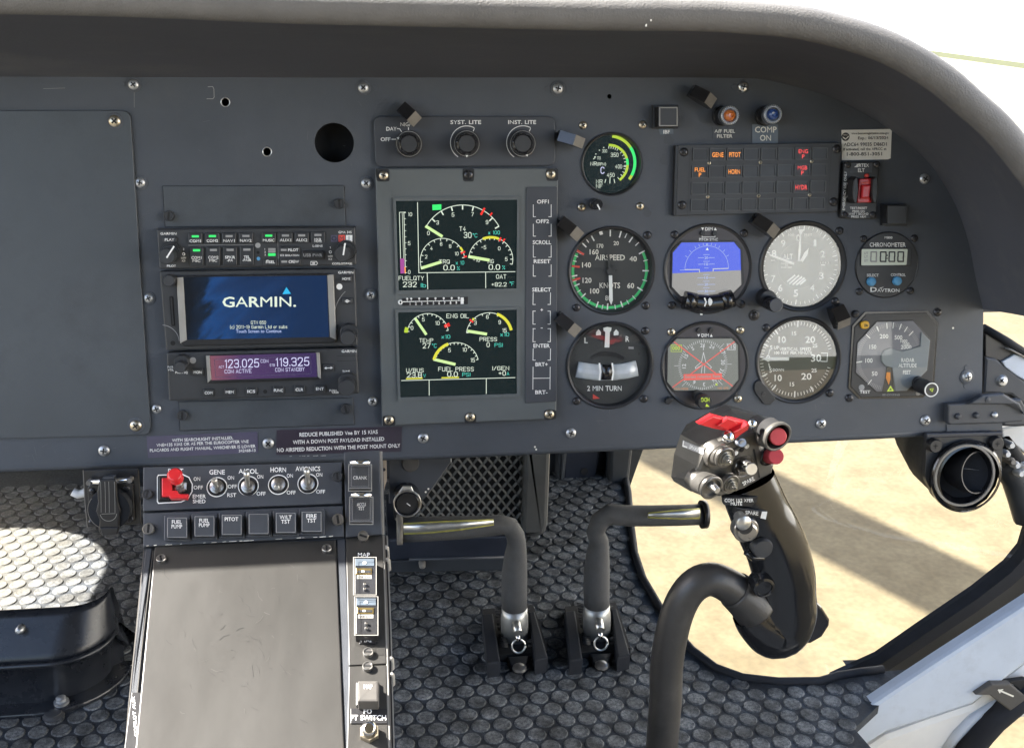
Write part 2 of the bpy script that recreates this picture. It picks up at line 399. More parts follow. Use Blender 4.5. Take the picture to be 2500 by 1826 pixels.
    def lathe(s, px, prof, mt, n=36, smooth=True, zc=0.0, **kw):                # radii in photo pixels
        k = s.fr.k(px, zc); c = s.fr.p(px, zc)
        return s.lathe_at(c, [(r * k, z) for r, z in prof], mt, n, smooth, **kw)
    def cyl(s, px, r, z0, z1, mt, bev=0.0, n=32, zc=None):
        zc = z1 if zc is None else zc
        k = s.fr.k(px, zc); R = r * k; c = s.fr.p(px, zc)
        pr = [(R, z0), (R, z1)] if not bev else [(R, z0), (R, z1 - bev), (R - bev * 0.3, z1 - bev * 0.3), (R - bev, z1)]
        n0 = len(s.sm)
        s.lathe_at(c, pr, mt, n, True)
        return s
    def ring(s, px, r0, r1, z0, z1, mt, n=40, bev=0.0):
        k = s.fr.k(px, z1); c = s.fr.p(px, z1); a, b = r0 * k, r1 * k
        e = bev or min(0.0004, (b - a) * 0.2)
        pr = [(b, z0), (b, z1 - e), (b - e, z1), (a + e, z1), (a, z1 - e), (a, z0)]
        vs_ = []; fs = []
        for r, z in pr:
            for i in range(n):
                t = 2 * math.pi * i / n; vs_.append((c[0] + r * math.sin(t), c[1] + r * math.cos(t), z))
        for q in range(len(pr) - 1):
            for i in range(n):
                j = (i + 1) % n; fs.append((q * n + j, q * n + i, (q + 1) * n + i, (q + 1) * n + j))
        return s.add(vs_, fs, mt, True)
    def arc(s, px, r, a0, a1, wd, z, mt, n=None):
        k = s.fr.k(px, z); c = s.fr.p(px, z)
        n = n or max(3, int(abs(a1 - a0) / 4)); vs_ = []; fs = []
        for i in range(n + 1):
            a = math.radians(a0 + (a1 - a0) * i / n)
            for rr in (r - wd / 2, r + wd / 2): vs_.append((c.x + rr * k * math.sin(a), c.y + rr * k * math.cos(a), z))
        for i in range(n): fs.append((2 * i, 2 * i + 1, 2 * i + 3, 2 * i + 2))
        return s.add(vs_, [f[::-1] for f in fs] if a1 > a0 else fs, mt)
    def tick(s, px, ang, r0, r1, wd, z, mt):
        k = s.fr.k(px, z); c = s.fr.p(px, z); a = math.radians(ang)
        u = Vector((math.sin(a), math.cos(a), 0)) * k; v = Vector((math.cos(a), -math.sin(a), 0)) * k * wd / 2
        return s.add([c + u * r0 - v, c + u * r0 + v, c + u * r1 + v, c + u * r1 - v], [(0, 1, 2, 3)], mt)
    def ticks(s, px, angs, r0, r1, wd, z, mt):
        for a in angs: s.tick(px, a, r0, r1, wd, z, mt)
        return s
    def pol(s, px, ang, r):
        a = math.radians(ang); return (px[0] + r * math.sin(a), px[1] - r * math.cos(a))
    def stroke(s, pts, wd, z, mt, closed=False):
        q = [s.fr.p(p, z) for p in pts]; w_ = wd * s.fr.k(pts[0], z) / 2
        N = len(q); e = N if closed else N - 1
        for i in range(e):
            a, b = q[i], q[(i + 1) % N]; d = (b - a)
            if d.length < 1e-9: continue
            d.normalize(); nn = Vector((-d.y, d.x, 0)) * w_; ex = d * w_ * 0.9
            zz = Vector((0, 0, 0.000004 * (i % 3)))
            s.add([a - ex - nn + zz, b + ex - nn + zz, b + ex + nn + zz, a - ex + nn + zz], [(0, 1, 2, 3)], mt)
        return s
    def text(s, t, c, h, mt, z, w=None, rot=0.0, bold=0.018, ax=0.5):
        vs_, fs = glyphs(t, bold) if mt in ('e_white', 'e_mint', 'e_lil') and t != 'GARMIN.' else sans(t, bold)
        if not vs_: return s
        x0 = min(v[0] for v in vs_); x1 = max(v[0] for v in vs_)
        sy = h / CAPH; sx = sy if w is None else w / max(1e-6, x1 - x0)
        ca, sa = math.cos(math.radians(rot)), math.sin(math.radians(rot))
        out = []
        for x, y, ly in vs_:
            u = (x - x0 - (x1 - x0) * ax) * sx; v = (y - CAPH / 2) * sy
            out.append(s.fr.p((c[0] + u * ca - v * sa, c[1] - (u * sa + v * ca)), z + ly * .000004))
        return s.add(out, fs, mt)
    def tube(s, pts, rad, mt, n=16, cap=True, flat=None, smooth=True, up=None):
        pts = [Vector(p) for p in pts]; N = len(pts)
        if not isinstance(rad, (list, tuple)): rad = [rad] * N
        vs_ = []; fs = []; nrm = None
        for i, p in enumerate(pts):
            t = (pts[min(i + 1, N - 1)] - pts[max(i - 1, 0)]).normalized()
            if nrm is None:
                a = Vector(up) if up else (Vector((0, 0, 1)) if abs(t.z) < 0.9 else Vector((1, 0, 0)))
                nrm = (a - t * a.dot(t)).normalized()
            else:
                nrm = (nrm - t * nrm.dot(t)).normalized()
            b = t.cross(nrm)
            for j in range(n):
                a = 2 * math.pi * j / n
                fl = flat if flat else 1.0
                vs_.append(p + nrm * math.cos(a) * rad[i] * fl + b * math.sin(a) * rad[i])
        for i in range(N - 1):
            for j in range(n):
                k = (j + 1) % n; fs.append((i * n + j, i * n + k, (i + 1) * n + k, (i + 1) * n + j))
        s.add(vs_, fs, mt, smooth)
        if cap:
            o = len(s.v) - N * n; mi = s.mats.index(mt)
            s.f.append(tuple(range(o + n - 1, o - 1, -1))); s.m.append(mi); s.sm.append(False)
            o2 = o + (N - 1) * n
            s.f.append(tuple(range(o2, o2 + n))); s.m.append(mi); s.sm.append(False)
        return s
    def box(s, x0, y0, z0, x1, y1, z1, mt):
        v = [(x, y, z) for z in (z0, z1) for y in (y0, y1) for x in (x0, x1)]
        return s.add(v, [(0, 2, 3, 1), (4, 5, 7, 6), (0, 1, 5, 4), (2, 6, 7, 3), (0, 4, 6, 2), (1, 3, 7, 5)], mt)
    def build(s, name, parent=None, label=None, cat=None, group=None, kind=None, origin=None):
        me = bpy.data.meshes.new(name)
        if parent is not None:
            base = WM[parent.name]
        elif origin is not None:
            base = s.fr.M @ Matrix.Translation(origin)
        else:
            base = s.fr.M.copy()
            if kind != 'structure' and s.v:
                cc = sum(s.v, Vector()) / len(s.v)
                base = base @ Matrix.Translation(cc)
        T = base.inverted() @ s.fr.M
        me.from_pydata([T @ v for v in s.v], [], s.f)
        for mm in s.mats: me.materials.append(M[mm] if isinstance(mm, str) else mm)
        me.polygons.foreach_set('material_index', s.m)
        me.polygons.foreach_set('use_smooth', s.sm)
        me.update()
        o = bpy.data.objects.new(name, me); COL.objects.link(o)
        if parent is not None: o.parent = parent
        else: o.matrix_world = base
        WM[o.name] = base
        if label: o['label'] = label
        if cat: o['category'] = cat
        if group: o['group'] = group
        if kind: o['kind'] = kind
        return o
def thing(name, label, cat, fr, px, z=0.0, group=None, local=None):
    o = bpy.data.objects.new(name, None); COL.objects.link(o)
    q = local if local is not None else fr.p(px, z)
    o.matrix_world = fr.M @ Matrix.Translation(q); o.empty_display_size = 0.01
    WM[o.name] = o.matrix_world.copy()
    o['label'] = label; o['category'] = cat
    if group: o['group'] = group
    return o
def part_copy(me, name, parent, fr, px, z=0.0, rot=None, s=1.0, label=None):
    o = bpy.data.objects.new(name, me); COL.objects.link(o); o.parent = parent
    W_ = fr.M @ Matrix.Translation(fr.p(px, z)) @ Matrix.Rotation(random.uniform(0, 6.28) if rot is None else rot, 4, 'Z') @ Matrix.Scale(s, 4)
    o.matrix_local = WM[parent.name].inverted() @ W_
    WM[o.name] = W_
    if label: o['label'] = label
    return o
# screws: unit radius 1 m, scaled when placed
def screw_mesh(mt, kind='phillips', washer=None, h=0.55):
    b = MB(FLOOR)
    if washer: b.lathe_at((0, 0), [(1.45, 0), (1.45, 0.12), (1.35, 0.18), (1.0, 0.2)], washer, 24)
    if kind == 'slot':
        b.lathe_at((0, 0), [(1.0, 0), (1.0, 0.9), (0.92, 1.0), (0.78, 1.0), (0.74, 0.82), (0.0, 0.82)], mt, 24)
        b.box(-0.2, -0.76, 0.80, 0.2, 0.76, 0.87, 'dark')
    else:
        b.lathe_at((0, 0), [(1.0, 0), (1.0, h * 0.35), (0.9, h * 0.62), (0.66, h * 0.88), (0.34, h), (0.0, h)], mt, 24)
        for a in (0, 1):
            l, wd = 0.55, 0.13
            b.box(*((-l, -wd, h * 0.7, l, wd, h * 1.03) if a == 0 else (-wd, -l, h * 0.7, wd, l, h * 1.031)), 'dark')
    o = b.build('screw_source', origin=Vector((0, 0, 0))); me = o.data
    del WM[o.name]; bpy.data.objects.remove(o)
    return me
SCR = {'zinc': screw_mesh('zinc'), 'steel': screw_mesh('steel'), 'brass': screw_mesh('brass'), 'black': screw_mesh('blacksteel'),
       'zincw': screw_mesh('zinc', washer='panel'), 'brassw': screw_mesh('brass', washer='panel'), 'slot': screw_mesh('radio', 'slot'), 'slotm': screw_mesh('gun', 'slot'), 'blackw': screw_mesh('blacksteel', washer='black')}
def screw(parent, fr, px, r, kind='zinc', z=0.0, rot=None, name='screw'):
    return part_copy(SCR[kind], name, parent, fr, px, z, rot, r * fr.k(px, z))
# ------------------------------------------------------------------ ground outside
def ground_material():
    m, t, o = _new('dry_grass_ground')
    N, L = t.nodes.new, t.links.new
    b = N('ShaderNodeBsdfPrincipled'); L(b.outputs[0], o.inputs[0]); b.inputs['Roughness'].default_value = 0.95
    tc = N('ShaderNodeTexCoord')
    n1 = N('ShaderNodeTexNoise'); n1.inputs['Scale'].default_value = 9; n1.inputs['Detail'].default_value = 6
    n2 = N('ShaderNodeTexNoise'); n2.inputs['Scale'].default_value = 55; n2.inputs['Detail'].default_value = 5
    n3 = N('ShaderNodeTexNoise'); n3.inputs['Scale'].default_value = 1.6; n3.inputs['Detail'].default_value = 3
    for n in (n1, n2, n3): L(tc.outputs['Object'], n.inputs['Vector'])
    r1 = N('ShaderNodeValToRGB'); r1.color_ramp.elements[0].position = 0.34; r1.color_ramp.elements[1].position = 0.66
    r1.color_ramp.elements[0].color = (0.086, 0.067, 0.034, 1); r1.color_ramp.elements[1].color = (0.117, 0.095, 0.052, 1)
    L(n1.outputs[0], r1.inputs[0])
    mr = N('ShaderNodeMapRange'); mr.inputs[1].default_value = 0.3; mr.inputs[2].default_value = 0.7; mr.inputs[3].default_value = 0.86; mr.inputs[4].default_value = 1.14
    L(n2.outputs[0], mr.inputs[0])
    m3 = N('ShaderNodeMapRange'); m3.inputs[1].default_value = 0.3; m3.inputs[2].default_value = 0.7; m3.inputs[3].default_value = 0.9; m3.inputs[4].default_value = 1.1
    L(n3.outputs[0], m3.inputs[0])
    v = N('ShaderNodeVectorMath'); v.operation = 'SCALE'; L(r1.outputs[0], v.inputs[0]); L(mr.outputs[0], v.inputs['Scale'])
    v2 = N('ShaderNodeVectorMath'); v2.operation = 'SCALE'; L(v.outputs[0], v2.inputs[0]); L(m3.outputs[0], v2.inputs['Scale'])
    L(v2.outputs[0], b.inputs['Base Color'])
    return m
M['orangew'] = mat('timber_door', (0.42, 0.20, 0.09), .6, var=.2, vs=3)
M['ground'] = ground_material()
M['apron'] = mat('pale_concrete', (0.17, 0.17, 0.125), 0.9, var=0.06, vs=0.8)
GZ = -0.85
g = MB(FLOOR); g.add([(-400, -400, GZ), (400, -400, GZ), (400, 400, GZ), (-400, 400, GZ)], [(0, 1, 2, 3)], 'ground')
g.build('ground', kind='structure')
g = MB(FLOOR); g.add([(-200, 3.9, GZ + .004), (200, 6.5, GZ + .004), (200, 200, GZ + .004), (-200, 200, GZ + .004)], [(0, 1, 2, 3)], 'apron')
g.build('apron', kind='structure')
# pale hangar beyond the apron, its base line crossing the upper right corner
def on_ground(px):
    d = ray(px); t = (GZ - CAM.z) / d.z
    return CAM + d * t
ha, hb = on_ground(cW(2030, 119)), on_ground(cW(2290, 155))
hd = (hb - ha).normalized(); hn = Vector((-hd.y, hd.x, 0))
h0 = ha - hd * 60; h1 = hb + hd * 40
t = thing('hangar', 'pale hangar wall far beyond the apron, seen over the glareshield', 'hangar', FLOOR, (0, 0), local=(ha + hb) / 2)
M['hangarw'] = mat('hangar_sheet', (0.78, 0.78, 0.76), 0.6, var=0.03, vs=0.5)
M['hangarb'] = mat('hangar_plinth', (0.05, 0.056, 0.03), 0.8, var=0.15, vs=2)
q = [h0, h1, h1 + hn * 20, h0 + hn * 20]
MB(FLOOR).add([Vector((p.x, p.y, z)) for z in (GZ + .10, GZ + 9) for p in q], [(0, 1, 5, 4), (1, 2, 6, 5), (2, 3, 7, 6), (3, 0, 4, 7), (4, 5, 6, 7)], 'hangarw').build('wall', t)
q = [h0 - hn * .1, h1 - hn * .1, h1 + hn * 20.1, h0 + hn * 20.1]
MB(FLOOR).add([Vector((p.x, p.y, z)) for z in (GZ, GZ + .10) for p in q], [(0, 1, 5, 4), (1, 2, 6, 5), (2, 3, 7, 6), (3, 0, 4, 7), (4, 5, 6, 7)], 'hangarb').build('plinth', t)
# ------------------------------------------------------------------ cabin floor with raised coin pattern
def floor_material(name, c0, c1, d0, d1):
    m, t, o = _new(name)
    N, L = t.nodes.new, t.links.new
    b = N('ShaderNodeBsdfPrincipled'); L(b.outputs[0], o.inputs[0]); b.inputs['Roughness'].default_value = 0.8
    tc = N('ShaderNodeTexCoord')
    n1 = N('ShaderNodeTexNoise'); n1.inputs['Scale'].default_value = 900; n1.inputs['Detail'].default_value = 3
    n2 = N('ShaderNodeTexNoise'); n2.inputs['Scale'].default_value = 14; n2.inputs['Detail'].default_value = 5
    n3 = N('ShaderNodeTexNoise'); n3.inputs['Scale'].default_value = 240; n3.inputs['Detail'].default_value = 4
    for n in (n1, n2, n3): L(tc.outputs['Object'], n.inputs['Vector'])
    r = N('ShaderNodeValToRGB'); r.color_ramp.elements[0].position = 0.40; r.color_ramp.elements[1].position = 0.68
    r.color_ramp.elements[0].color = (*c0, 1); r.color_ramp.elements[1].color = (*c1, 1)
    ad = N('ShaderNodeMath'); ad.operation = 'MULTIPLY_ADD'; ad.inputs[1].default_value = 0.5; L(n1.outputs[0], ad.inputs[0])
    hl = N('ShaderNodeMath'); hl.operation = 'MULTIPLY'; hl.inputs[1].default_value = 0.5; L(n3.outputs[0], hl.inputs[0]); L(hl.outputs[0], ad.inputs[2])
    L(ad.outputs[0], r.inputs[0])
    mr = N('ShaderNodeMapRange'); mr.inputs[1].default_value = 0.3; mr.inputs[2].default_value = 0.7; mr.inputs[3].default_value = 0.65; mr.inputs[4].default_value = 1.3
    L(n2.outputs[0], mr.inputs[0])
    n4 = N('ShaderNodeTexNoise'); n4.inputs['Scale'].default_value = 36; n4.inputs['Detail'].default_value = 1; L(tc.outputs['Object'], n4.inputs['Vector'])
    m4 = N('ShaderNodeMapRange'); m4.inputs[1].default_value = .35; m4.inputs[2].default_value = .65; m4.inputs[3].default_value = .55; m4.inputs[4].default_value = 1.5; L(n4.outputs[0], m4.inputs[0])
    m5 = N('ShaderNodeMath'); m5.operation = 'MULTIPLY'; L(mr.outputs[0], m5.inputs[0]); L(m4.outputs[0], m5.inputs[1])
    v = N('ShaderNodeVectorMath'); v.operation = 'SCALE'; L(r.outputs[0], v.inputs[0]); L(m5.outputs[0], v.inputs['Scale'])
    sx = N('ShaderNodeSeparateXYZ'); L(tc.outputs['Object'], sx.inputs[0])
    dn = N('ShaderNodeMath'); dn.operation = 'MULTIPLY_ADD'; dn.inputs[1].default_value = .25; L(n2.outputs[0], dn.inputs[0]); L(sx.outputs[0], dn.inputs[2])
    du = N('ShaderNodeMapRange'); du.inputs[1].default_value = -.42; du.inputs[2].default_value = -.60; du.inputs[3].default_value = 0; du.inputs[4].default_value = .75; L(dn.outputs[0], du.inputs[0])  # dusty tan on the far left floor; colour lightened to boost the sun patch
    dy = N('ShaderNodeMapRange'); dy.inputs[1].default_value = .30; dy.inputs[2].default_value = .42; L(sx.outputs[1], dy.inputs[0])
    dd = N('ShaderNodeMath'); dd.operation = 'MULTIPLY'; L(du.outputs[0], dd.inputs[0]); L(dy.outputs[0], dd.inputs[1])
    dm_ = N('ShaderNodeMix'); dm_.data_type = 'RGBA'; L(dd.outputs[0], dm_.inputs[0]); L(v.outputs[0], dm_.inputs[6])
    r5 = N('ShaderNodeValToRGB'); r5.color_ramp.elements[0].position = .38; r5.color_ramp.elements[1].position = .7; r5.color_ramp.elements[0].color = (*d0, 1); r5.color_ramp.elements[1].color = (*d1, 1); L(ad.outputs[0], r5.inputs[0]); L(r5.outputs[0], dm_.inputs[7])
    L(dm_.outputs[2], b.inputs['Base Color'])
    bp = N('ShaderNodeBump'); bp.inputs['Strength'].default_value = 0.5; bp.inputs['Distance'].default_value = 0.0006
    L(n1.outputs[0], bp.inputs['Height']); L(bp.outputs[0], b.inputs['Normal'])
    return m
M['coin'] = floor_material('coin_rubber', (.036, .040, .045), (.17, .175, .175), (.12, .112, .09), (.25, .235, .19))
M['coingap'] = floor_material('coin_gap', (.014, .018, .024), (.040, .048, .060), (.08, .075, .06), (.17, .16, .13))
edge_px = [(1372, 1010), (1388, 1090), (1394, 1160), (1402, 1225), (1420, 1280), (1455, 1340), (1490, 1395), (1530, 1440), (1580, 1478), (1640, 1500), (1720, 1509), (1810, 1508), (1850, 1496), (1900, 1488), (1950, 1482)]
edge = [FLOOR.p(cW(*p)) for p in edge_px]
corner = FLOOR.p(cW(1835, 1612)); 
NOSEY = 0.80
fpoly = [Vector((-1.5, -1.2, 0)), Vector((0.62, -1.2, 0)), Vector((corner.x + .03, corner.y, 0)), Vector((edge[-1].x + .05, edge[-1].y, 0))] + edge[::-1] + [Vector((edge[0].x, 1.0, 0)), Vector((-1.5, 1.0, 0))]
def inside(x, y, poly):
    c = False; N = len(poly); j = N - 1
    for i in range(N):
        a, b = poly[i], poly[j]
        if (a.y > y) != (b.y > y) and x < (b.x - a.x) * (y - a.y) / (b.y - a.y) + a.x: c = not c
        j = i
    return c
fb = MB(FLOOR)
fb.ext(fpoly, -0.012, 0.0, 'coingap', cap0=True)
SP = 0.0262; RD = 0.0106
j = 0; y = -0.45
while y < 0.83:
    x = -1.1 + (SP / 2 if j % 2 else 0)
    while x < 0.75:
        rr = RD + .002
        if all(inside(x + rr * dx, y + rr * dy, fpoly) for dx, dy in ((1, 0), (-1, 0), (0, 1), (0, -1))):
            n = 14; vs_ = []
            for r_, z in ((RD + .0010, 0), (RD, .0013), (RD - .0008, .0017), (RD - .0018, .0013)):
                vs_ += [(x + r_ * math.cos(6.2832 * i / n), y + r_ * math.sin(6.2832 * i / n), z) for i in range(n)]
            fs = [(k * n + i, k * n + (i + 1) % n, (k + 1) * n + (i + 1) % n, (k + 1) * n + i) for k in range(3) for i in range(n)]
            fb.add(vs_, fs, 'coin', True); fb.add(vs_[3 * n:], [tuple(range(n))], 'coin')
        x += SP
    y += SP * 0.866; j += 1
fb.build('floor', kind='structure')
# ------------------------------------------------------------------ chin window: trim along the floor, frame on the right, acrylic pane
WF = wall(0.22)
right_px = [(1836, 1493), (1938, 1446), (2036, 1378), (2151, 1300), (2223, 1243), (2254, 1205), (2266, 1165), (2266, 1110), (2246, 1058), (2226, 1015), (2205, 970)]
rightw = [WF.M @ WF.p(cW(*p)) for p in right_px]
t = thing('chin_window', 'large clear chin window below the vent nozzle, with black rubber edge', 'window', FLOOR, (0, 0), local=edge[10])
b = MB(FLOOR)
b.tube([e + Vector((0, 0, .003)) for e in edge], 0.0055, 'rubber', 10)
b.build('edge_trim', t)
NW = wall(NOSEY)
leftup = [NW.M @ NW.p(cW(*p)) for p in [(1376, 1120), (1400, 1050), (1432, 960), (1450, 900)]]
outline = edge[2:12] + rightw + [Vector((rightw[-1].x - .02, .45, rightw[-1].z + .12)), Vector((0.6, .62, .5))] + leftup[::-1]
cen = sum(outline, Vector()) / len(outline) + Vector((0.0, 0.10, -0.02))
mid = [(p * .5 + cen * .5) + Vector((0, .01, -.01)) for p in outline]
N = len(outline)
vs_ = outline + mid + [cen]
fs = [(i, (i + 1) % N, N + (i + 1) % N, N + i) for i in range(N)] + [(N + i, N + (i + 1) % N, 2 * N) for i in range(N)]
MB(FLOOR).add(vs_, fs, 'pane', True).build('pane', t)
# right-hand frame of the cabin opening
t = thing('door_frame', 'pale grey door sill and black seal in the lower right corner', 'door frame', FLOOR, (0, 0), local=corner)
seal_in = right_px[:8]
seal_out = [(1900, 1515), (1990, 1512), (2060, 1470), (2150, 1412), (2230, 1360), (2300, 1315), (2360, 1260), (2360, 1130)]
qi = [WF.p(cW(*p)) for p in seal_in]; qo = [WF.p(cW(*p)) for p in seal_out]
qm = [a * .55 + b_ * .45 for a, b_ in zip(qi, qo)]
b = MB(WF)
rows = [[p + Vector((0, 0, -.008)) for p in qi], [p + Vector((0, 0, .0)) for p in qi], [p + Vector((0, 0, .012)) for p in [a * .8 + c * .2 for a, c in zip(qi, qm)]], [p + Vector((0, 0, .010)) for p in [a * .2 + c * .8 for a, c in zip(qi, qm)]], [p + Vector((0, 0, -.004)) for p in qm], [p + Vector((0, 0, -.004)) for p in qo], [p + Vector((0, 0, -.06)) for p in qo]]
K = len(qi); vs_ = [p for r in rows for p in r]
for a in range(len(rows) - 1):
    mt_ = 'rubber' if a != 4 else 'black'
    b.add([vs_[a * K + i] for i in range(K)] + [vs_[(a + 1) * K + i] for i in range(K)], [(i, i + 1, K + i + 1, K + i) for i in range(K - 1)], mt_, a in (1, 2, 3))
b.build('window_seal', t)
SF = wall(0.115)
sill = [(1831, 1620), (1915, 1565), (1996, 1511), (2080, 1456), (2170, 1398), (2300, 1314), (2420, 1250), (2420, 1352), (2262, 1470), (2150, 1556), (2050, 1590), (1960, 1618), (1905, 1652), (1870, 1680)]
b = MB(SF); b.prism(pl(cW, *sill), -0.006, 0.012, 'sill', bev=0.006, cap0=True); b.build('sill', t)
b = MB(SF)
low = [(1880, 1672), (1955, 1622), (2050, 1588), (2150, 1554), (2265, 1466), (2420, 1352), (2420, 1480), (2262, 1590), (2190, 1600), (2120, 1652), (2080, 1760), (1880, 1760)]
b.prism(pl(cW, *low), -0.02, -0.004, 'sillw', bev=0.010, cap0=True); b.build('sill_side', t)
b = MB(SF)
pts = [SF.p(cN(*p), -.002) for p in [(1260, 1700), (1380, 1540), (1500, 1420), (1640, 1330), (1760, 1270)]]
b.tube([(p.x, p.y, -.004) for p in pts], [.006, .008, .008, .007, .004], 'sill', 10); b.build('sill_groove', t)
pp = thing('seat_strap', 'folded dark webbing strap hooked over the door sill', 'strap', SF, cN(1720, 1250), .02)
b = MB(SF); b.prism(pl(cN, (1515, 1245), (1640, 1160), (1780, 1160), (1895, 1255), (1895, 1290), (1780, 1368), (1690, 1300), (1625, 1248)), .012, .020, 'strap', bev=.002, cap0=True)
b.prism(pl(cN, (1640, 1157), (1890, 1125), (1960, 1140), (1895, 1235), (1790, 1158)), .004, .011, 'dark', bev=.001, cap0=True)
b.stroke(pl(cN, (1690, 1205), (1730, 1222), (1800, 1252)), 4, .0204, 'cream'); b.stroke(pl(cN, (1700, 1225), (1690, 1206), (1720, 1202)), 3, .0204, 'cream')
b.build('webbing', pp)
b = MB(SF); b.tube([SF.p(cN(*p), .006) for p in [(1440, 1720), (1480, 1640), (1560, 1540), (1650, 1440), (1780, 1330), (1960, 1180)]], .0165, 'rubber', 14)
b.build('padded_cable', label='black padded cable curving up past the door sill strap', cat='cable')
# ------------------------------------------------------------------ nose structure in front of the feet
t = thing('nose_bulkhead', 'dark nose structure at the far end of the footwells', 'bulkhead', FLOOR, (0, 0), local=Vector((0, NOSEY, 0)))
b = MB(NW)
ex = leftup[0].x
top = .62
b.ext([Vector((-.47, -.02, 0)), Vector((leftup[0].x, -.02, 0)), Vector((leftup[0].x, leftup[0].z, 0)), Vector((leftup[1].x, leftup[1].z, 0)), Vector((leftup[2].x, leftup[2].z, 0)), Vector((leftup[3].x, top, 0)), Vector((-.47, top, 0))], -.03, 0, 'nose', cap0=True)
b.box(-.50, -.02, -.20, -.47, top, 0, 'nose'); b.box(-1.7, -.02, -.21, -.50, top, -.18, 'nose')
b.build('skin', t)
NW2 = wall(NOSEY - .02)
b = MB(NW2)
for x0, x1 in ((1236, 1252), (1350, 1395)):
    b = MB(NW2); b.prism(pl(cW, (x0, 930), (x1 + 10, 930), (x1 - 12, 1130), (x0 - 6, 1130)), -.02, .012 if x0 < 1300 else .03, 'nose', bev=.006); b.build('stiffener', t)
NW3 = wall(.955)
b = MB(NW3); b.prism(pl(cW, (20, 1020), (62, 1020), (62, 1120), (20, 1135)), -.02, .015, 'navy', bev=.008); b.build('stiffener', t)
b = MB(NW3); b.prism(pl(cW, (120, 1030), (150, 1030), (155, 1100), (125, 1110)), -.02, .02, 'nose', bev=.008)
b.build('stiffener', t)
b = MB(NW2); b.prism(pl(cK, (1310, 60), (1560, 40), (1520, 250), (1310, 260)), -.02, .008, 'navy', bev=.004)
b.cyl(cK(1450, 195), 9, 0, .0095, 'dark'); b.build('access_cover', t)
# carpet ramp rising to the nose behind the right-hand pedal
RW = [FLOOR.p(cW(1215, 1205)), FLOOR.p(cW(1392, 1150))]
b = MB(FLOOR)
za = [NW.M @ NW.p(cW(*p)) for p in [(1205, 1050), (1385, 1105)]]
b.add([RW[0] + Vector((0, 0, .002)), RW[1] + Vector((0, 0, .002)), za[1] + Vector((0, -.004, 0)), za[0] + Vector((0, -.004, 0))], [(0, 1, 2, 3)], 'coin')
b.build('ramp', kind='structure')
# unseen deck added to shade the footwells; its cut-out shapes the floor sun patch
patch = [FLOOR.p(cW(*p)) for p in [(-60, 1163), (40, 1165), (120, 1171), (180, 1184), (222, 1208), (237, 1236), (232, 1260), (205, 1310), (185, 1350), (170, 1400), (-60, 1400)]]
DZ = 0.53
hole = [p + SUN_DIR * ((DZ - p.z) / SUN_DIR.z) for p in patch]
hole = hole[:-1] + [Vector((hole[-1].x - 1.0, hole[-1].y, DZ))]; hole[0] = Vector((hole[0].x - 1.0, hole[0].y, DZ))
hy0, hy1 = min(p.y for p in hole), max(p.y for p in hole)
hx = min(p.x for p in hole)
xr_ = 0.72
deck = [Vector((hx, .06, DZ)), Vector((xr_, .06, DZ)), Vector((xr_, 1.2, DZ)), Vector((hx, 1.2, DZ))] + hole[:1] + hole[1:]
MB(FLOOR).ext(deck, DZ, DZ + .012, 'nose', cap0=True).build('sun_mask_deck', label='unseen dark deck added behind the panel to block light, cut out for the floor sun patch', cat='deck')
# roof and rear bulkhead of the cabin, above and behind the camera
t = thing('cabin_shell', 'cabin roof and rear wall behind the viewer', 'cabin shell', FLOOR, (0, 0), local=Vector((0, -1.5, 1.3)))
M['headliner'] = mat('headliner', (0.30, 0.30, 0.30), 0.8, var=0.06, vs=8)
MB(FLOOR).box(-.78, -1.75, 1.28, .56, .0, 1.31, 'headliner').build('roof', t)
MB(FLOOR).box(-.78, -1.75, 0, .62, -1.72, 1.28, 'nose').build('rear_wall', t)
# one blade of the parked rotor, out of frame above; its soft shadow crosses the ground under the chin window
e1a, e1b = on_ground(cW(1430, 913)), on_ground(cW(2190, 1263)); e2a, e2b = on_ground(cW(1400, 1010)), on_ground(cW(2080, 1377))
dm = ((e1b - e1a).normalized() + (e2b - e2a).normalized()).normalized(); nm = Vector((-dm.y, dm.x, 0))
BH = 2.3
cb = (e1a + e1b + e2a + e2b) / 4 + SUN_DIR * ((BH - GZ) / SUN_DIR.z); hw = abs(((e1a + e1b) / 2 - (e2a + e2b) / 2).dot(nm)) / 2
M['blade'] = mat('rotor_blade', (0.10, 0.10, 0.11), 0.5)
t = thing('main_rotor', 'grey rotor blade above the frame, shading a band of the ground', 'rotor', FLOOR, (0, 0), local=cb)
b = MB(FLOOR); pr = [(-hw, 0), (-hw * .6, .018), (0, .022), (hw, .004), (hw, -.004), (0, -.012), (-hw * .6, -.014)]; n = len(pr)
vs_ = [cb + dm * s_ + nm * a + Vector((0, 0, z)) for s_ in (-2.2, 4.5) for a, z in pr]
b.add(vs_, [(i, (i + 1) % n, n + (i + 1) % n, n + i) for i in range(n)] + [tuple(range(n)), tuple(range(2 * n - 1, n - 1, -1))], 'blade'); b.build('blade', t)
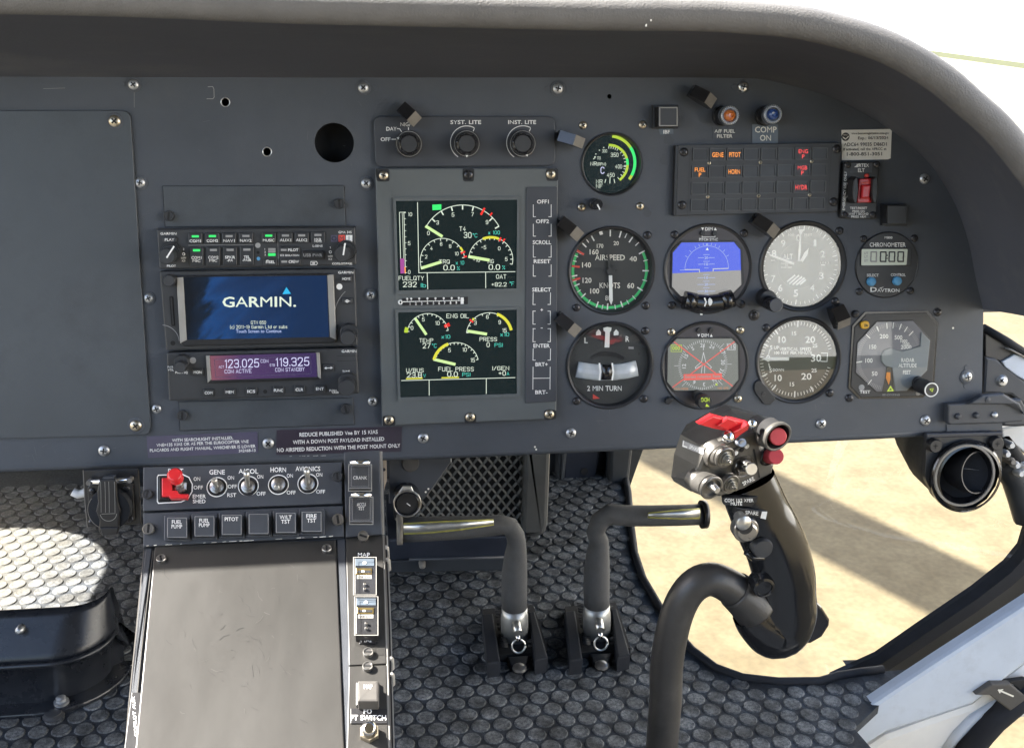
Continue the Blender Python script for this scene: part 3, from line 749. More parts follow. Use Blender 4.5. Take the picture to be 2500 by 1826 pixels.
# building behind the viewer: what the right-hand dials mirror
t = thing('hangar', 'cream metal shed behind the viewer, mirrored in the right-hand dials', 'hangar', FLOOR, (0, 0), local=Vector((37, -60, GZ)))
M['shed'] = mat('cream_sheet', (0.56, 0.58, 0.57), 0.6, var=0.05, vs=.6)
ang = math.radians(22); c0 = Vector((37, -60, 0)); ud = Vector((math.cos(ang), math.sin(ang), 0)); un = Vector((ud.y, -ud.x, 0))
def slab(name, x0, x1, z0, z1, off, dep, mt_):
    q = [c0 + ud * x0 - un * off, c0 + ud * x1 - un * off, c0 + ud * x1 + un * dep, c0 + ud * x0 + un * dep]
    MB(FLOOR).add([Vector((p.x, p.y, z)) for z in (z0, z1) for p in q], [(0, 1, 5, 4), (1, 2, 6, 5), (2, 3, 7, 6), (3, 0, 4, 7), (4, 5, 6, 7)], mt_).build(name, t)
slab('wall', -15, 56, GZ, GZ + 10, 0, 20, 'shed'); slab('door', -6, -1, GZ, GZ + 4.2, .2, 0, 'nose'); slab('door', 3, 9, GZ, GZ + 4.2, .2, 0, 'orangew'); slab('door', 16, 26, GZ, GZ + 5, .2, 0, 'nose'); slab('plinth', -15, 56, GZ, GZ + .8, .1, 0, 'hangarb')
# ------------------------------------------------------------------ glareshield
LZ = 0.150
pin = [(-2400, 182), (-1500, 184), (-700, 186), (-300, 187), (0, 188), (350, 189), (700, 190), (1050, 190), (1360, 190), (1560, 190), (1700, 190), (1790, 191), (1870, 195), (1997, 227), (2081, 263), (2175, 318), (2251, 381), (2293, 432), (2336, 508), (2365, 593), (2382, 678), (2400, 755)]
lin = [(-2500, 16), (-1600, 22), (-760, 28), (-330, 30), (-20, 35), (330, 43), (690, 58), (1035, 66), (1340, 73), (1540, 76), (1700, 77), (1827, 84), (1954, 97), (2090, 131), (2180, 167), (2275, 225), (2345, 285), (2405, 338), (2470, 415), (2535, 510), (2590, 620), (2650, 820)]
def dense(pts, f=3):
    out = []; n = len(pts)
    for i in range(n - 1):
        p0 = pts[max(0, i - 1)]; p1 = pts[i]; p2 = pts[i + 1]; p3 = pts[min(n - 1, i + 2)]
        for j in range(f):
            t = j / f
            out.append(tuple(0.5 * (2 * p1[k] + (p2[k] - p0[k]) * t + (2 * p0[k] - 5 * p1[k] + 4 * p2[k] - p3[k]) * t * t + (3 * p1[k] - p0[k] - 3 * p2[k] + p3[k]) * t ** 3) for k in (0, 1)))
    out.append(pts[-1]); return out
pin = dense(pin); lin = dense(lin)
A = [PANEL.p(p, 0) for p in pin]; B = [PANEL.p(p, LZ) for p in lin]
K = len(A)
def outward(i):
    d = (B[min(K - 1, i + 1)] - B[max(0, i - 1)]); n = Vector((-d.y, d.x, 0)); return n.normalized()
RL = 0.0125
t = thing('glareshield', 'dark glareshield hood with padded worn lip arching over the instrument panel', 'glareshield', PANEL, (1250, 190))
b = MB(PANEL)
rows = []
for q in range(9):
    f = q / 8
    rows.append([A[i].lerp(B[i], f) + outward(i) * (math.sin(f * math.pi) * .006) for i in range(K)])
vs_ = [p for r in rows for p in r]
b.add(vs_, [(a * K + i + 1, a * K + i, (a + 1) * K + i, (a + 1) * K + i + 1) for a in range(8) for i in range(K - 1)], 'hood', True)
rows = [[B[i] + outward(i) * RL * 1.9 + Vector((0, 0, -.004)) for i in range(K)], [A[i] * .5 + B[i] * .5 + outward(i) * .026 + Vector((0, 0, -.02)) for i in range(K)], [A[i] + outward(i) * .02 + Vector((0, 0, -.06)) for i in range(K)], [A[i] + outward(i) * .01 + Vector((0, 0, -.16)) for i in range(K)]]
vs_ = [p for r in rows for p in r]
b.add(vs_, [(a * K + i, a * K + i + 1, (a + 1) * K + i + 1, (a + 1) * K + i) for a in range(3) for i in range(K - 1)], 'hood', True)
b.build('hood', t)
b = MB(PANEL)
path = [B[i] + outward(i) * RL * 0.98 for i in range(K)]
b.tube(path, [RL * 1.0] * K, 'lip', 18)
b.build('padded_lip', t)
b = MB(PANEL)
for x, y, s in ((1577, 28, 5), (1757, 22, 4), (1578, 62, 6), (1590, 50, 4), (1933, 27, 6), (1937, 33, 5), (2142, 105, 4)):
    c = PANEL.p((x, y), LZ + .0118)
    kk = PANEL.k((x, y), LZ)
    n = 7; b.add([c + Vector((s * kk * .5 * math.cos(6.28 * i / n) * random.uniform(.5, 1.2), s * kk * .8 * math.sin(6.28 * i / n) * random.uniform(.5, 1.2), -.0006)) for i in range(n)], [tuple(range(n))], 'white')
b.build('paint_chip', t)
M['scratchm'] = mat('paint_rub', (0.105, 0.112, 0.125), .5)
# ------------------------------------------------------------------ instrument panel
HOLES = {'nr': (cE(668, 962), 74), 'asi': (cG(507, 466), 105), 'att': (cG(1282, 452), 106), 'alt': (cH(462, 432), 105),
         'turn': (cG(493, 1230), 105), 'hsi': (cG(1258, 1230), 105), 'vsi': (cH(427, 1187), 102.5), 'blank': ((816, 349), 48), 'h1': ((550, 250), 10), 'h2': ((652, 371), 10), 'h3': ((1488, 236), 5.5)}
OCT = pl(cH, (968, 803), (1468, 793), (1552, 887), (1518, 1408), (1428, 1487), (922, 1497), (836, 1408), (868, 912))
def plate_with_holes(outline, z0, z1, mt, bev=0.0006):
    cu = bpy.data.curves.new('plate', 'CURVE'); cu.dimensions = '2D'; cu.fill_mode = 'BOTH'; cu.extrude = (z1 - z0) / 2
    def sp(pts):
        s = cu.splines.new('POLY'); s.points.add(len(pts) - 1)
        for q, p in zip(s.points, pts): q.co = (p.x, p.y, 0, 1)
        s.use_cyclic_u = True
    sp(outline)
    for nm, (c, r) in HOLES.items():
        k = PANEL.k(c); o = PANEL.p(c)
        sp([o + Vector((math.cos(6.28318 * i / 56) * r * k, math.sin(6.28318 * i / 56) * r * k, 0)) for i in range(56)])
    sp([PANEL.p(p) for p in OCT])
    ob = bpy.data.objects.new('plate', cu)
    me = bpy.data.meshes.new_from_object(ob)
    b = MB(PANEL)
    zc = (z0 + z1) / 2
    b.add([Vector((v.co.x, v.co.y, v.co.z + zc)) for v in me.vertices], [tuple(p.vertices) for p in me.polygons], mt)
    bpy.data.objects.remove(ob); bpy.data.curves.remove(cu); bpy.data.meshes.remove(me)
    return b
top = [PANEL.p((p[0], p[1] - 4)) for p in pin if p[0] < 2395]
bot = [PANEL.p(p) for p in [(2401, 757), (2397, 975), (2393, 1046), (2312, 1050), (2121, 1060), (1560, 1085), (1050, 1108), (460, 1122), (0, 1139), (-700, 1165)]]
ip = thing('instrument_panel', 'large dark grey instrument panel carrying all the gauges and radios', 'instrument panel', PANEL, (1250, 663))
plate_with_holes(top + bot, -0.004, 0.0, 'panel').build('panel_plate', ip)
b = MB(PANEL)   # rolled lower edge
path = [(-700, 1168), (0, 1143), (460, 1126), (1050, 1112), (1560, 1089), (2121, 1064), (2312, 1054)]
b.tube([PANEL.p(p) + Vector((0, 0, -.005)) for p in path], .0048, 'panel', 10); b.build('lower_flange', ip)
b = MB(PANEL); b.prism(pl(cM, (1030, 517), (1476, 505), (1478, 560), (1030, 578)), -.004, .0012, 'panel'); b.build('filler_strip', ip)
for nm in ('h1', 'h2'):
    b = MB(PANEL); b.ring(HOLES[nm][0], 9.6, 12, 0, .0004, 'steel'); b.build('hole_bushing', ip)
b = MB(PANEL)
# dark box closing the space behind the panel so the holes stay dark
o0 = PANEL.p((-600, 200)); o1 = PANEL.p((2390, 1040))
for nm in ('blank', 'h1', 'h2', 'h3'):
    c, r = HOLES[nm]; k = PANEL.k(c); o = PANEL.p(c)
    b = MB(PANEL); b.lathe_at(o, [(r * k * 1.02, -.0035), (r * k * 1.02, -.03), (0, -.03)], 'dark', 32); b.build('hole_liner', ip)
b = MB(PANEL)  # scratches and worn paint
for pts, wd in (([cA(1795, 752), cA(1835, 750), cA(1845, 770), cA(1848, 840), cA(1838, 855), cA(1785, 855)], 1.4), ([cA(375, 768), cA(560, 762)], .8), ([cA(1158, 800), cA(1158, 930)], .7)):
    b.stroke(pts, wd, .00012, 'greym')
for x, y in ((2103, 812), (2327, 801), (1306, 1091), (1309, 1097)):
    b.cyl((x, y), 2.4, 0, .0002, 'cream', n=8)
for i in range(46):
    x, y = random.choice(((random.uniform(330, 900), random.uniform(215, 440)), (random.uniform(1400, 2300), random.uniform(960, 1050)), (random.uniform(60, 900), random.uniform(1090, 1130)), (random.uniform(2060, 2380), random.uniform(560, 1000))))
    a = random.uniform(-.5, .5) + random.choice((0, 1.4)); l = random.uniform(3, 20); b.stroke([(x, y), (x + l * math.cos(a), y + l * math.sin(a))], random.uniform(.5, 1.0), .00012, 'scratchm')
for i in range(16):
    x = random.uniform(700, 920); b.stroke([(x, 1118 - (x - 460) * .017), (x + random.uniform(2, 9), 1117.6 - (x - 460) * .017)], random.uniform(1, 2.4), .0002, 'greym')
b.build('scratch', ip)
for px, kd, r in ((cA(1152, 732), 'zincw', 13), (cA(1208, 1578), 'zincw', 13), ((887, 215), 'zincw', 13), ((1362, 217), 'zincw', 13), (cE(2062, 143), 'steel', 13), ((894, 448), 'zincw', 12.5), ((363, 728), 'zincw', 12), ((905, 720), 'zincw', 12), ((910, 979), 'zinc', 12), ((382, 998), 'zinc', 12), ((254, 1100), 'zinc', 14), ((655, 1082), 'zinc', 14), ((1033, 1069), 'zinc', 13), (cD(1845, 1425), 'zinc', 12.5), ((2004, 1034), 'zinc', 12), (cM(855, 483), 'zinc', 12.5), (cM(1190, 132), 'zincw', 12), (cF(1985, 1118), 'zinc', 12)):
    screw(ip, PANEL, px, r, kd)
b = MB(PANEL)
for px in (cA(1055, 730), cA(1252, 722), (917, 216), (1389, 219), (1336, 217), (1793, 213), cM(1195, 58), cM(1190, 205)):
    b = MB(PANEL); b.cyl(px, 7, 0, .0005, 'panel', .0002, 16); b.build('rivet', ip)
b = MB(PANEL)  # dried tape residue
for c, r in ((cE(1270, 705), 14), (cE(1240, 910), 15), (cE(1040, 1470), 12)):
    b = MB(PANEL); n = 11; o = PANEL.p(c, .0002); k = PANEL.k(c)
    b.add([o + Vector((math.cos(6.28 * i / n) * r * k * random.uniform(.6, 1.15), math.sin(6.28 * i / n) * r * k * random.uniform(.7, 1.2), 0)) for i in range(n)], [tuple(range(n))], 'keygrey'); b.build('tape_residue', ip)
# left-hand blank cover
t = thing('blank_cover', 'large plain grey cover plate with rounded corners left of the radios', 'cover plate', PANEL, (150, 660))
b = MB(PANEL); b.prism([(-560, 272), (318, 270), (369, 1062), (-560, 1085)], 0, .0032, 'plate', bev=.0007, r=26); b.build('cover_panel', t)
screw(t, PANEL, cA(990, 1047), 15, 'brassw', .0028); screw(t, PANEL, cI(440, 55), 14.5, 'brassw', .0028)
# blank plates above and below the radios
for lab, rect, sc, nm in (('blank grey plate with two slotted fasteners above the radio stack', pl(cB, (52, 72), (1330, 68), (1345, 355), (68, 358)), ((cB(97, 282), 13), (cB(1300, 195), 13)), 'a'),
                      ('blank grey plate with two slotted fasteners below the radio stack', [(437, 981), (861, 971), (865, 1036), (440, 1051)], ((cW(404, 916), 13), (cW(764, 902), 13)), 'b')):
    t = thing('blank_plate', lab, 'blank plate', PANEL, rect[0], group='blank plates in the radio rack')
    b = MB(PANEL); b.prism(rect, 0, .0018, 'plate', bev=.0004); b.build('plate', t)
    b = MB(PANEL); q = rect + [rect[0]]
    b.stroke(q[:-1], 2.0, .0003 if False else .00005, 'dark', closed=True); b.build('gap_line', t)
    for c, r in sc: screw(t, PANEL, c, r, 'slot', .0016, rot=random.uniform(-.4, .4), name='fastener')
# ------------------------------------------------------------------ radio stack
def key(root, c, x0, y0, x1, y1, z, mt='keycap', h=.0022, r=4, name='button', **kw):
    b = MB(PANEL); b.prism(rc(c, x0, y0, x1, y1), z - .001, z + h, mt, bev=.0006, r=r, n=3)
    return b
# audio panel
t = thing('audio_panel', 'slim audio panel with two rows of buttons, topmost of the three radios', 'radio', PANEL, cB(715, 510), group='avionics stack')
ZA = .010
b = MB(PANEL); b.prism(pl(cB, (8, 378), (1412, 362), (1422, 628), (25, 660)), 0, ZA, 'radio', bev=.0012, r=5); b.prism(pl(cB, (4, 372), (1416, 356), (1414, 366), (8, 382)), 0, ZA - .002, 'black')
for x in (1290, 1390): pass
b.text('GARMIN', cB(90, 408), 5.6, 'white', ZA + .0002, w=39)
b.text('GMA 345', cB(1340, 398), 5.6, 'white', ZA + .0002, w=32)
for s, x, y, w_ in (('PILOT', 112, 636, 22), ('COPILOT/PASS', 1320, 620, 49), ('L-SENS', 1146, 495, 24)): b.text(s, cB(x, y), 4.8, 'white', ZA + .0002, w=w_)
for x in (198, 1236):
    for s, y in (('2', 518), ('OFF/', 580), ('ICS', 600)):
        if x > 1000: y -= 12
        b.text(s, cB(x, y), 4.2, 'white', ZA + .0002)
    b.ring(cB(x, 553 if x < 1000 else 538), 2.2, 3.8, ZA, ZA + .0002, 'white', n=12)
b.text('ICS ISOLATION', cB(948, 561), 4.6, 'white', ZA + .0002, w=46)
b.stroke(pl(cB, (232, 490), (690, 486)), .8, ZA + .0002, 'greym'); b.stroke(pl(cB, (862, 405), (870, 630)), .8, ZA + .0002, 'greym')
b.stroke(pl(cB, (1098, 605), (1138, 605), (1145, 617), (1138, 629), (1098, 629)), 1.4, ZA + .0002, 'white', closed=True); b.flat(rc(cB, 1108, 613, 1128, 622), ZA + .0002, 'white')
b.text('1', cB(772, 518), 4, 'white', ZA + .0002); b.text('2', cB(774, 538), 4, 'white', ZA + .0002); b.text('3', cB(775, 558), 4, 'white', ZA + .0002)
b.cyl(cB(723, 491), 6.5, ZA - .001, ZA + .0004, 'greym', n=16); b.cyl(cB(725, 541), 4, ZA - .001, ZA + .0003, 'dark', n=12); b.cyl(cB(727, 585), 4.5, ZA - .001, ZA + .0003, 'blueb', n=12)
b.build('faceplate', t)
for s, x, y, lit in (('COM1', 280, 440, 1), ('COM2', 401, 438, 1), ('NAV1', 519, 438, 0), ('NAV2', 638, 437, 0), ('MUSIC', 800, 435, 1), ('AUX1', 918, 434, 0), ('AUX2', 1033, 433, 0), ('MKR', 1148, 430, 0)):
    b = key(t, cB, x - 50, y - 36, x + 50, y + 40, ZA)
    b.text(s if s != 'MKR' else 'MKR', cB(x, y + 20), 6.6, 'white', ZA + .0024, w=28 if s != 'MKR' else 17)
    if s == 'MKR': b.text('MUTE', cB(x + 2, y + 33), 4.6, 'white', ZA + .0024, w=17)
    ob = b.build('button', t)
    b = MB(PANEL); b.prism(rc(cB, x - 25, y - 20, x + 25, y - 5), ZA + .002, ZA + .0027, 'e_green' if lit else 'greym', bev=.0002); b.build('indicator', ob, label='lit green indicator' if lit else None)
for s, s2, x, y, lit in (('COM1', 'MIC', 289, 570, 1), ('COM2', 'MIC', 408, 568, 0), ('SPKR', '-PA', 526, 567, 0), ('TEL', '-PAIR', 645, 565, 0)):
    b = key(t, cB, x - 49, y - 66, x + 49, y + 66, ZA)
    b.text(s, cB(x, y + 8), 6.6, 'white', ZA + .0024, w=25 if s != 'TEL' else 15); b.text(s2, cB(x, y + 30), 6.0, 'white', ZA + .0024, w=19 if s2 == 'MIC' else (15 if s2 == '-PA' else 22))
    ob = b.build('button', t)
    b = MB(PANEL); b.prism(rc(cB, x - 25, y - 52, x + 25, y - 36), ZA + .002, ZA + .0027, 'e_green' if lit else 'greym', bev=.0002); b.build('indicator', ob, label='lit green indicator' if lit else None)
for s, x, y, w_ in (('PILOT', 948, 523, 25), ('CREW', 952, 606, 25)):
    b = key(t, cB, x - 73, y - 25, x + 73, y + 25, ZA, r=6); b.text(s, cB(x + 25, y), 6.4, 'white', ZA + .0024, w=w_); b.prism(rc(cB, x - 62, y - 7, x - 22, y + 7), ZA + .002, ZA + .0026, 'greym'); b.build('button', t)
b = key(t, cB, 762, 586, 858, 634, ZA); b.text('SEL', cB(822, 608), 6.4, 'white', ZA + .0024, w=15); b.stroke(pl(cB, (782, 616), (784, 598), (796, 596), (794, 614)), 1.6, ZA + .0024, 'white'); b.build('button', t)
b = MB(PANEL)
for k_, y in enumerate((518, 535, 554)): b.prism(rc(cB, 796, y - 7, 848, y + 7 + (5 if k_ == 2 else 0)), ZA, ZA + .0008, 'e_green' if k_ == 2 else 'greym')
b.build('channel_lights', t)
b = key(t, cB, 47, 428, 150, 474, ZA, r=7); b.text('PLAY', cB(98, 451), 6.4, 'white', ZA + .0024, w=23); b.build('button', t)
b = MB(PANEL); b.prism(rc(cB, 1035, 530, 1192, 590), ZA - .001, ZA + .0022, 'black', bev=.0006, r=6); b.text('USB PWR', cB(1112, 560), 7, 'greym', ZA + .0024, w=46); b.build('usb_cover', t)
b = MB(PANEL)
for x, mt_, s, tm in ((1262, 'placardv', 'O', 'navy'), (1316, 'redm', 'M', 'ink'), (1368, 'white', 'I', 'greym')):
    b.flat(rc(cB, x - 22, 418, x + 24, 466), ZA + .0002, mt_); b.text(s, cB(x, 442), 11, tm, ZA + .0003)
b.build('marker_lights', t)
for x, y, r in ((78, 562, 20), (1322, 545, 20)):
    b = MB(PANEL); b.lathe(cB(x + 28, y - 18), [(25, ZA), (25, ZA + .005), (24, ZA + .006), (22, ZA + .006), (20, ZA + .008)], 'keycap', 28, zc=ZA + .006)
    b.lathe(cB(x, y + 6), [(r, ZA + .006), (r, ZA + .018), (r - 1.5, ZA + .0195), (0, ZA + .0195)], 'radio', 28, zc=ZA + .019)
    p0, p1 = ((80, 575), (128, 500)) if x < 500 else ((1328, 555), (1340, 480))
    b.stroke([cB(*p0), cB(*p1)], 4.0, ZA + .0198, 'white'); b.build('knob', t)
# touchscreen navigator
t = thing('navigator_unit', 'touchscreen navigator showing a blue start-up screen, middle of the three radios', 'radio', PANEL, cB(725, 930), group='avionics stack')
ZN = .010
b = MB(PANEL); b.prism(pl(cB, (25, 675), (1412, 655), (1432, 1200), (72, 1235)), 0, ZN, 'radio', bev=.0014, r=6)
b.text('GARMIN', cB(1345, 682), 6, 'white', ZN + .0002, w=37)
b.arc(cB(1520, 1000), 88, 250, 318, 1.4, ZN + .0002, 'greym'); b.arc(cB(45, 1170), 42, 5, 90, 1.4, ZN + .0002, 'greym')
b.cyl(cB(122, 1182), 6, ZN - .001, ZN + .0003, 'dark', n=16); b.cyl(cB(1300, 783), 7.5, ZN - .001, ZN + .0005, 'white', n=18)
b.build('faceplate', t)
b = MB(PANEL)
b.prism(pl(cB, (142, 708), (1235, 690), (1280, 1180), (180, 1205)), ZN - .001, ZN + .0035, 'black', bev=.001, r=10)
b.prism(pl(cB, (146, 716), (196, 714), (222, 1160), (172, 1185)), ZN, ZN + .0039, 'radiolite', bev=.0008); b.prism(pl(cB, (1213, 700), (1258, 697), (1280, 1160), (1232, 1140)), ZN, ZN + .0039, 'radiolite', bev=.0008)
b.build('screen_bezel', t)
def start_screen():
    m, tt, o = _new('start_screen'); N, L = tt.nodes.new, tt.links.new
    pb = N('ShaderNodeBsdfPrincipled'); L(pb.outputs[0], o.inputs[0]); pb.inputs['Base Color'].default_value = (.004, .005, .008, 1); pb.inputs['Roughness'].default_value = .12
    tc = N('ShaderNodeTexCoord'); n = N('ShaderNodeTexNoise'); n.inputs['Scale'].default_value = 13; n.inputs['Detail'].default_value = 4; n.inputs['Distortion'].default_value = .8
    mp = N('ShaderNodeMapping'); mp.inputs['Scale'].default_value = (1, 1, 1); mp.inputs['Rotation'].default_value = (0, 0, .9); L(tc.outputs['Object'], mp.inputs[0])
    sx = N('ShaderNodeSeparateXYZ'); L(tc.outputs['Object'], sx.inputs[0])
    mp2 = N('ShaderNodeMapping'); mp2.inputs['Scale'].default_value = (2.2, .6, 1); L(mp.outputs[0], mp2.inputs[0]); L(mp2.outputs[0], n.inputs['Vector'])
    gr = N('ShaderNodeMath'); gr.operation = 'MULTIPLY_ADD'; gr.inputs[1].default_value = 6.0; gr.inputs[2].default_value = 0.47; L(sx.outputs[0], gr.inputs[0])  # emission darkened towards the left, imitating a dark reflection on the screen
    ad = N('ShaderNodeMath'); ad.operation = 'MULTIPLY_ADD'; ad.inputs[1].default_value = 1.0; L(n.outputs[0], ad.inputs[0]); L(gr.outputs[0], ad.inputs[2])
    cl = N('ShaderNodeValToRGB'); e = cl.color_ramp.elements; e[0].position = .50; e[0].color = (.0015, .004, .008, 1); e[1].position = 1.0; e[1].color = (.006, .030, .10, 1)
    for ps, c in ((.60, (.004, .016, .04, 1)), (.66, (.012, .07, .24, 1)), (.80, (.010, .045, .15, 1))):
        q = e.new(ps); q.color = c
    sc = N('ShaderNodeMath'); sc.operation = 'MULTIPLY'; sc.inputs[1].default_value = .9; L(ad.outputs[0], sc.inputs[0]); L(sc.outputs[0], cl.inputs[0])
    L(cl.outputs[0], pb.inputs['Emission Color']); pb.inputs['Emission Strength'].default_value = 0.8 * EG
    return m
M['start'] = start_screen()
b = MB(PANEL); zs = ZN + .0038
b.flat(pl(cB, (198, 716), (1210, 704), (1228, 1138), (224, 1158)), zs, 'start')
b.text('GARMIN.', cB(733, 890), 24, 'e_white', zs + .0002, w=180, bold=.03, rot=0.4)
b.flat(pl(cB, (897, 836), (925, 786), (957, 833)), zs + .0002, 'e_cyan')
b.text('GTN 650', cB(727, 1036), 7.5, 'e_white', zs + .0002, w=37); b.text('(c) 2011-19 Garmin Ltd or subs', cB(729, 1067), 7.5, 'e_white', zs + .0002, w=140, rot=.4); b.text('Touch Screen to Continue', cB(729, 1097), 7.5, 'e_pale', zs + .0002, w=111, rot=.4)
b.build('screen', t)
b = key(t, cB, 1313, 703, 1387, 750, ZN); b.text('HOME', cB(1350, 727), 6.2, 'white', ZN + .0024, w=19); b.build('button', t)
b = key(t, cB, 1320, 862, 1392, 906, ZN); b.stroke(pl(cB, (1340, 885), (1374, 885)), 1.5, ZN + .0024, 'white'); b.ring(cB(1355, 885), 2, 4, ZN + .002, ZN + .0025, 'white', n=10); b.build('button', t)
b = MB(PANEL); b.prism(pl(cB, (96, 850), (122, 848), (138, 1060), (112, 1064)), ZN - .001, ZN + .0004, 'dark', r=3); b.prism(pl(cB, (104, 862), (116, 861), (130, 1050), (118, 1052)), ZN, ZN + .0012, 'black', r=2); b.build('card_slot', t)
for x, y, r, h in ((94, 741, 15, .009), (1360, 1125, 19, .020)):
    b = MB(PANEL)
    if r > 16: b.lathe(cB(x + 8, y - 15), [(22, ZN), (22, ZN + .009), (20, ZN + .010), (0, ZN + .010)], 'keycap', 30, zc=ZN + .01)
    b.lathe(cB(x, y + (22 if r > 16 else 0)), [(r, ZN), (r, ZN + h - .0015), (r - 2, ZN + h), (0, ZN + h)], 'radio', 30, zc=ZN + h); b.build('knob', t)
# com radio
t = thing('com_radio', 'com radio with purple frequency display, lowest of the three radios', 'radio', PANEL, cB(760, 1400), group='avionics stack')
b = MB(PANEL); b.prism(pl(cB, (75, 1250), (1424, 1215), (1442, 1540), (92, 1592)), 0, ZN, 'radio', bev=.0014, r=6)
z = ZN + .0002
b.text('GARMIN', cB(1368, 1239), 6, 'white', z, w=36)
for s, x, y, w_ in (('COM', 178, 1274, 15), ('PWR', 105, 1351, 14), ('VOL', 107, 1371, 15), ('PUSH SQ', 183, 1389, 30), ('TUNE', 1347, 1382, 18), ('PUSH', 1254, 1517, 17), ('CRSR', 1272, 1530, 17)): b.text(s, cB(x, y), 5, 'white', z, w=w_)
b.stroke(pl(cB, (1284, 1272), (1436, 1270)), .8, z, 'dark'); b.stroke(pl(cB, (1284, 1308), (1438, 1304)), .8, z, 'dark')
b.cyl(cB(263, 1304), 8, ZN - .001, ZN + .0006, 'greym', n=18); b.cyl(cB(775, 1524), 5, ZN - .001, ZN + .0003, 'dark', n=14)
b.build('faceplate', t)
b = MB(PANEL); b.prism(pl(cB, (352, 1270), (1142, 1246), (1170, 1438), (364, 1468)), ZN - .001, ZN + .003, 'black', bev=.001, r=5)
b.prism(pl(cB, (354, 1272), (382, 1270), (394, 1440), (368, 1464)), ZN, ZN + .0034, 'radiolite', bev=.0006); b.prism(pl(cB, (1136, 1248), (1160, 1250), (1170, 1436), (1146, 1420)), ZN, ZN + .0034, 'radiolite', bev=.0006); b.build('screen_bezel', t)
def com_screen():
    m, tt, o = _new('com_screen'); N, L = tt.nodes.new, tt.links.new
    pb = N('ShaderNodeBsdfPrincipled'); L(pb.outputs[0], o.inputs[0]); pb.inputs['Base Color'].default_value = (.01, .008, .012, 1); pb.inputs['Roughness'].default_value = .12
    tc = N('ShaderNodeTexCoord'); sx = N('ShaderNodeSeparateXYZ'); L(tc.outputs['Object'], sx.inputs[0])
    cl = N('ShaderNodeValToRGB'); e = cl.color_ramp.elements; e[0].position = .0; e[0].color = (.55, .17, .10, 1); e[1].position = 1.0; e[1].color = (.035, .02, .09, 1)
    q = e.new(.12); q.color = (.26, .09, .11, 1); q = e.new(.4); q.color = (.08, .04, .13, 1)
    mr = N('ShaderNodeMapRange'); mr.inputs[1].default_value = -.062; mr.inputs[2].default_value = .05; L(sx.outputs[0], mr.inputs[0]); L(mr.outputs[0], cl.inputs[0])
    L(cl.outputs[0], pb.inputs['Emission Color']); pb.inputs['Emission Strength'].default_value = 1.0 * EG
    return m
M['comscr'] = com_screen()
b = MB(PANEL); zs = ZN + .0033
b.flat(pl(cB, (384, 1272), (1134, 1250), (1144, 1420), (396, 1444)), zs, 'comscr')
b.stroke(pl(cB, (415, 1298), (1095, 1272), (1100, 1398), (425, 1424)), 1, zs + .0001, 'placardv', closed=True)
R_ = 1.6
b.text('123.025', cB(610, 1325), 19, 'e_lil', zs + .0002, w=84, rot=R_, bold=.015); b.text('119.325', cB(968, 1314), 19, 'e_lil', zs + .0002, w=82, rot=R_, bold=.015)
b.text('COM', cB(770, 1308), 7.5, 'e_lil', zs + .0002, w=19, rot=R_); b.text('ACT', cB(465, 1350), 5.5, 'e_lil', zs + .0002, w=13); b.text('STB', cB(825, 1337), 5.5, 'e_lil', zs + .0002, w=13)
b.text('COM ACTIVE', cB(583, 1380), 8.5, 'e_lil', zs + .0002, w=66, rot=R_); b.text('COM STANDBY', cB(950, 1368), 8.5, 'e_lil', zs + .0002, w=72, rot=R_)
b.build('screen', t)
for s, x, y in (('MON', 297, 1388), ('COM', 374, 1533), ('MEM', 524, 1528), ('ICS', 677, 1523), ('FUNC', 869, 1516), ('CLR', 1017, 1510), ('ENT', 1162, 1505)):
    b = key(t, cB, x - 40, y - 26, x + 40, y + 26, ZN, r=5); b.text(s, cB(x, y), 6.6, 'white', ZN + .0024, w=22 if len(s) > 3 else 19); b.build('button', t)
b = key(t, cB, 1183, 1332, 1262, 1382, ZN, r=5); b.stroke(pl(cB, (1196, 1358), (1250, 1356)), 1.6, ZN + .0024, 'white'); b.flat(pl(cB, (1194, 1358), (1208, 1348), (1208, 1368)), ZN + .0024, 'white'); b.flat(pl(cB, (1252, 1356), (1238, 1346), (1238, 1366)), ZN + .0024, 'white'); b.build('button', t)
for x, y, r, h in ((172, 1338, 15, .016), (1352, 1482, 21, .022)):
    b = MB(PANEL); b.lathe(cB(x + 8, y - 20), [(r + 3, ZN), (r + 3, ZN + .007), (r + 1, ZN + .008), (0, ZN + .008)], 'keycap', 30, zc=ZN + .008)
    b.lathe(cB(x, y + 16), [(r, ZN), (r, ZN + h - .0015), (r - 2, ZN + h), (0, ZN + h)], 'radio', 30, zc=ZN + h); b.build('knob', t)
# ------------------------------------------------------------------ lighting control panel
t = thing('lighting_panel', 'dark rounded panel with three scalloped dimmer knobs above the engine display', 'switch panel', PANEL, cC(955, 320))
ZL = .004
b = MB(PANEL); b.prism(pl(cC, (118, 92), (1782, 92), (1786, 545), (138, 560)), 0, ZL, 'keygrey', bev=.0008, r=20); z = ZL + .00015
for s, x, y, w_ in (('NIGHT', 436, 166, 37), ('DAY', 284, 207, 25), ('OFF', 230, 303, 24), ('SYST. LITE', 965, 146, 75), ('INST. LITE', 1482, 146, 68)): b.text(s, cC(x, y), 9, 'white', z, w=w_)
b.stroke(pl(cC, (338, 205), (360, 208), (378, 236)), 2, z, 'white'); b.stroke(pl(cC, (440, 195), (440, 215)), 2, z, 'white'); b.stroke(pl(cC, (288, 303), (328, 303)), 2, z, 'white')
for x in (975, 1490):
    b.arc(cC(x, 335), 40, -147, 28, 1.8, z, 'white'); b.stroke(pl(cC, (x + 68, 206), (x + 58, 230)), 1.8, z, 'white')
b.build('faceplate', t)
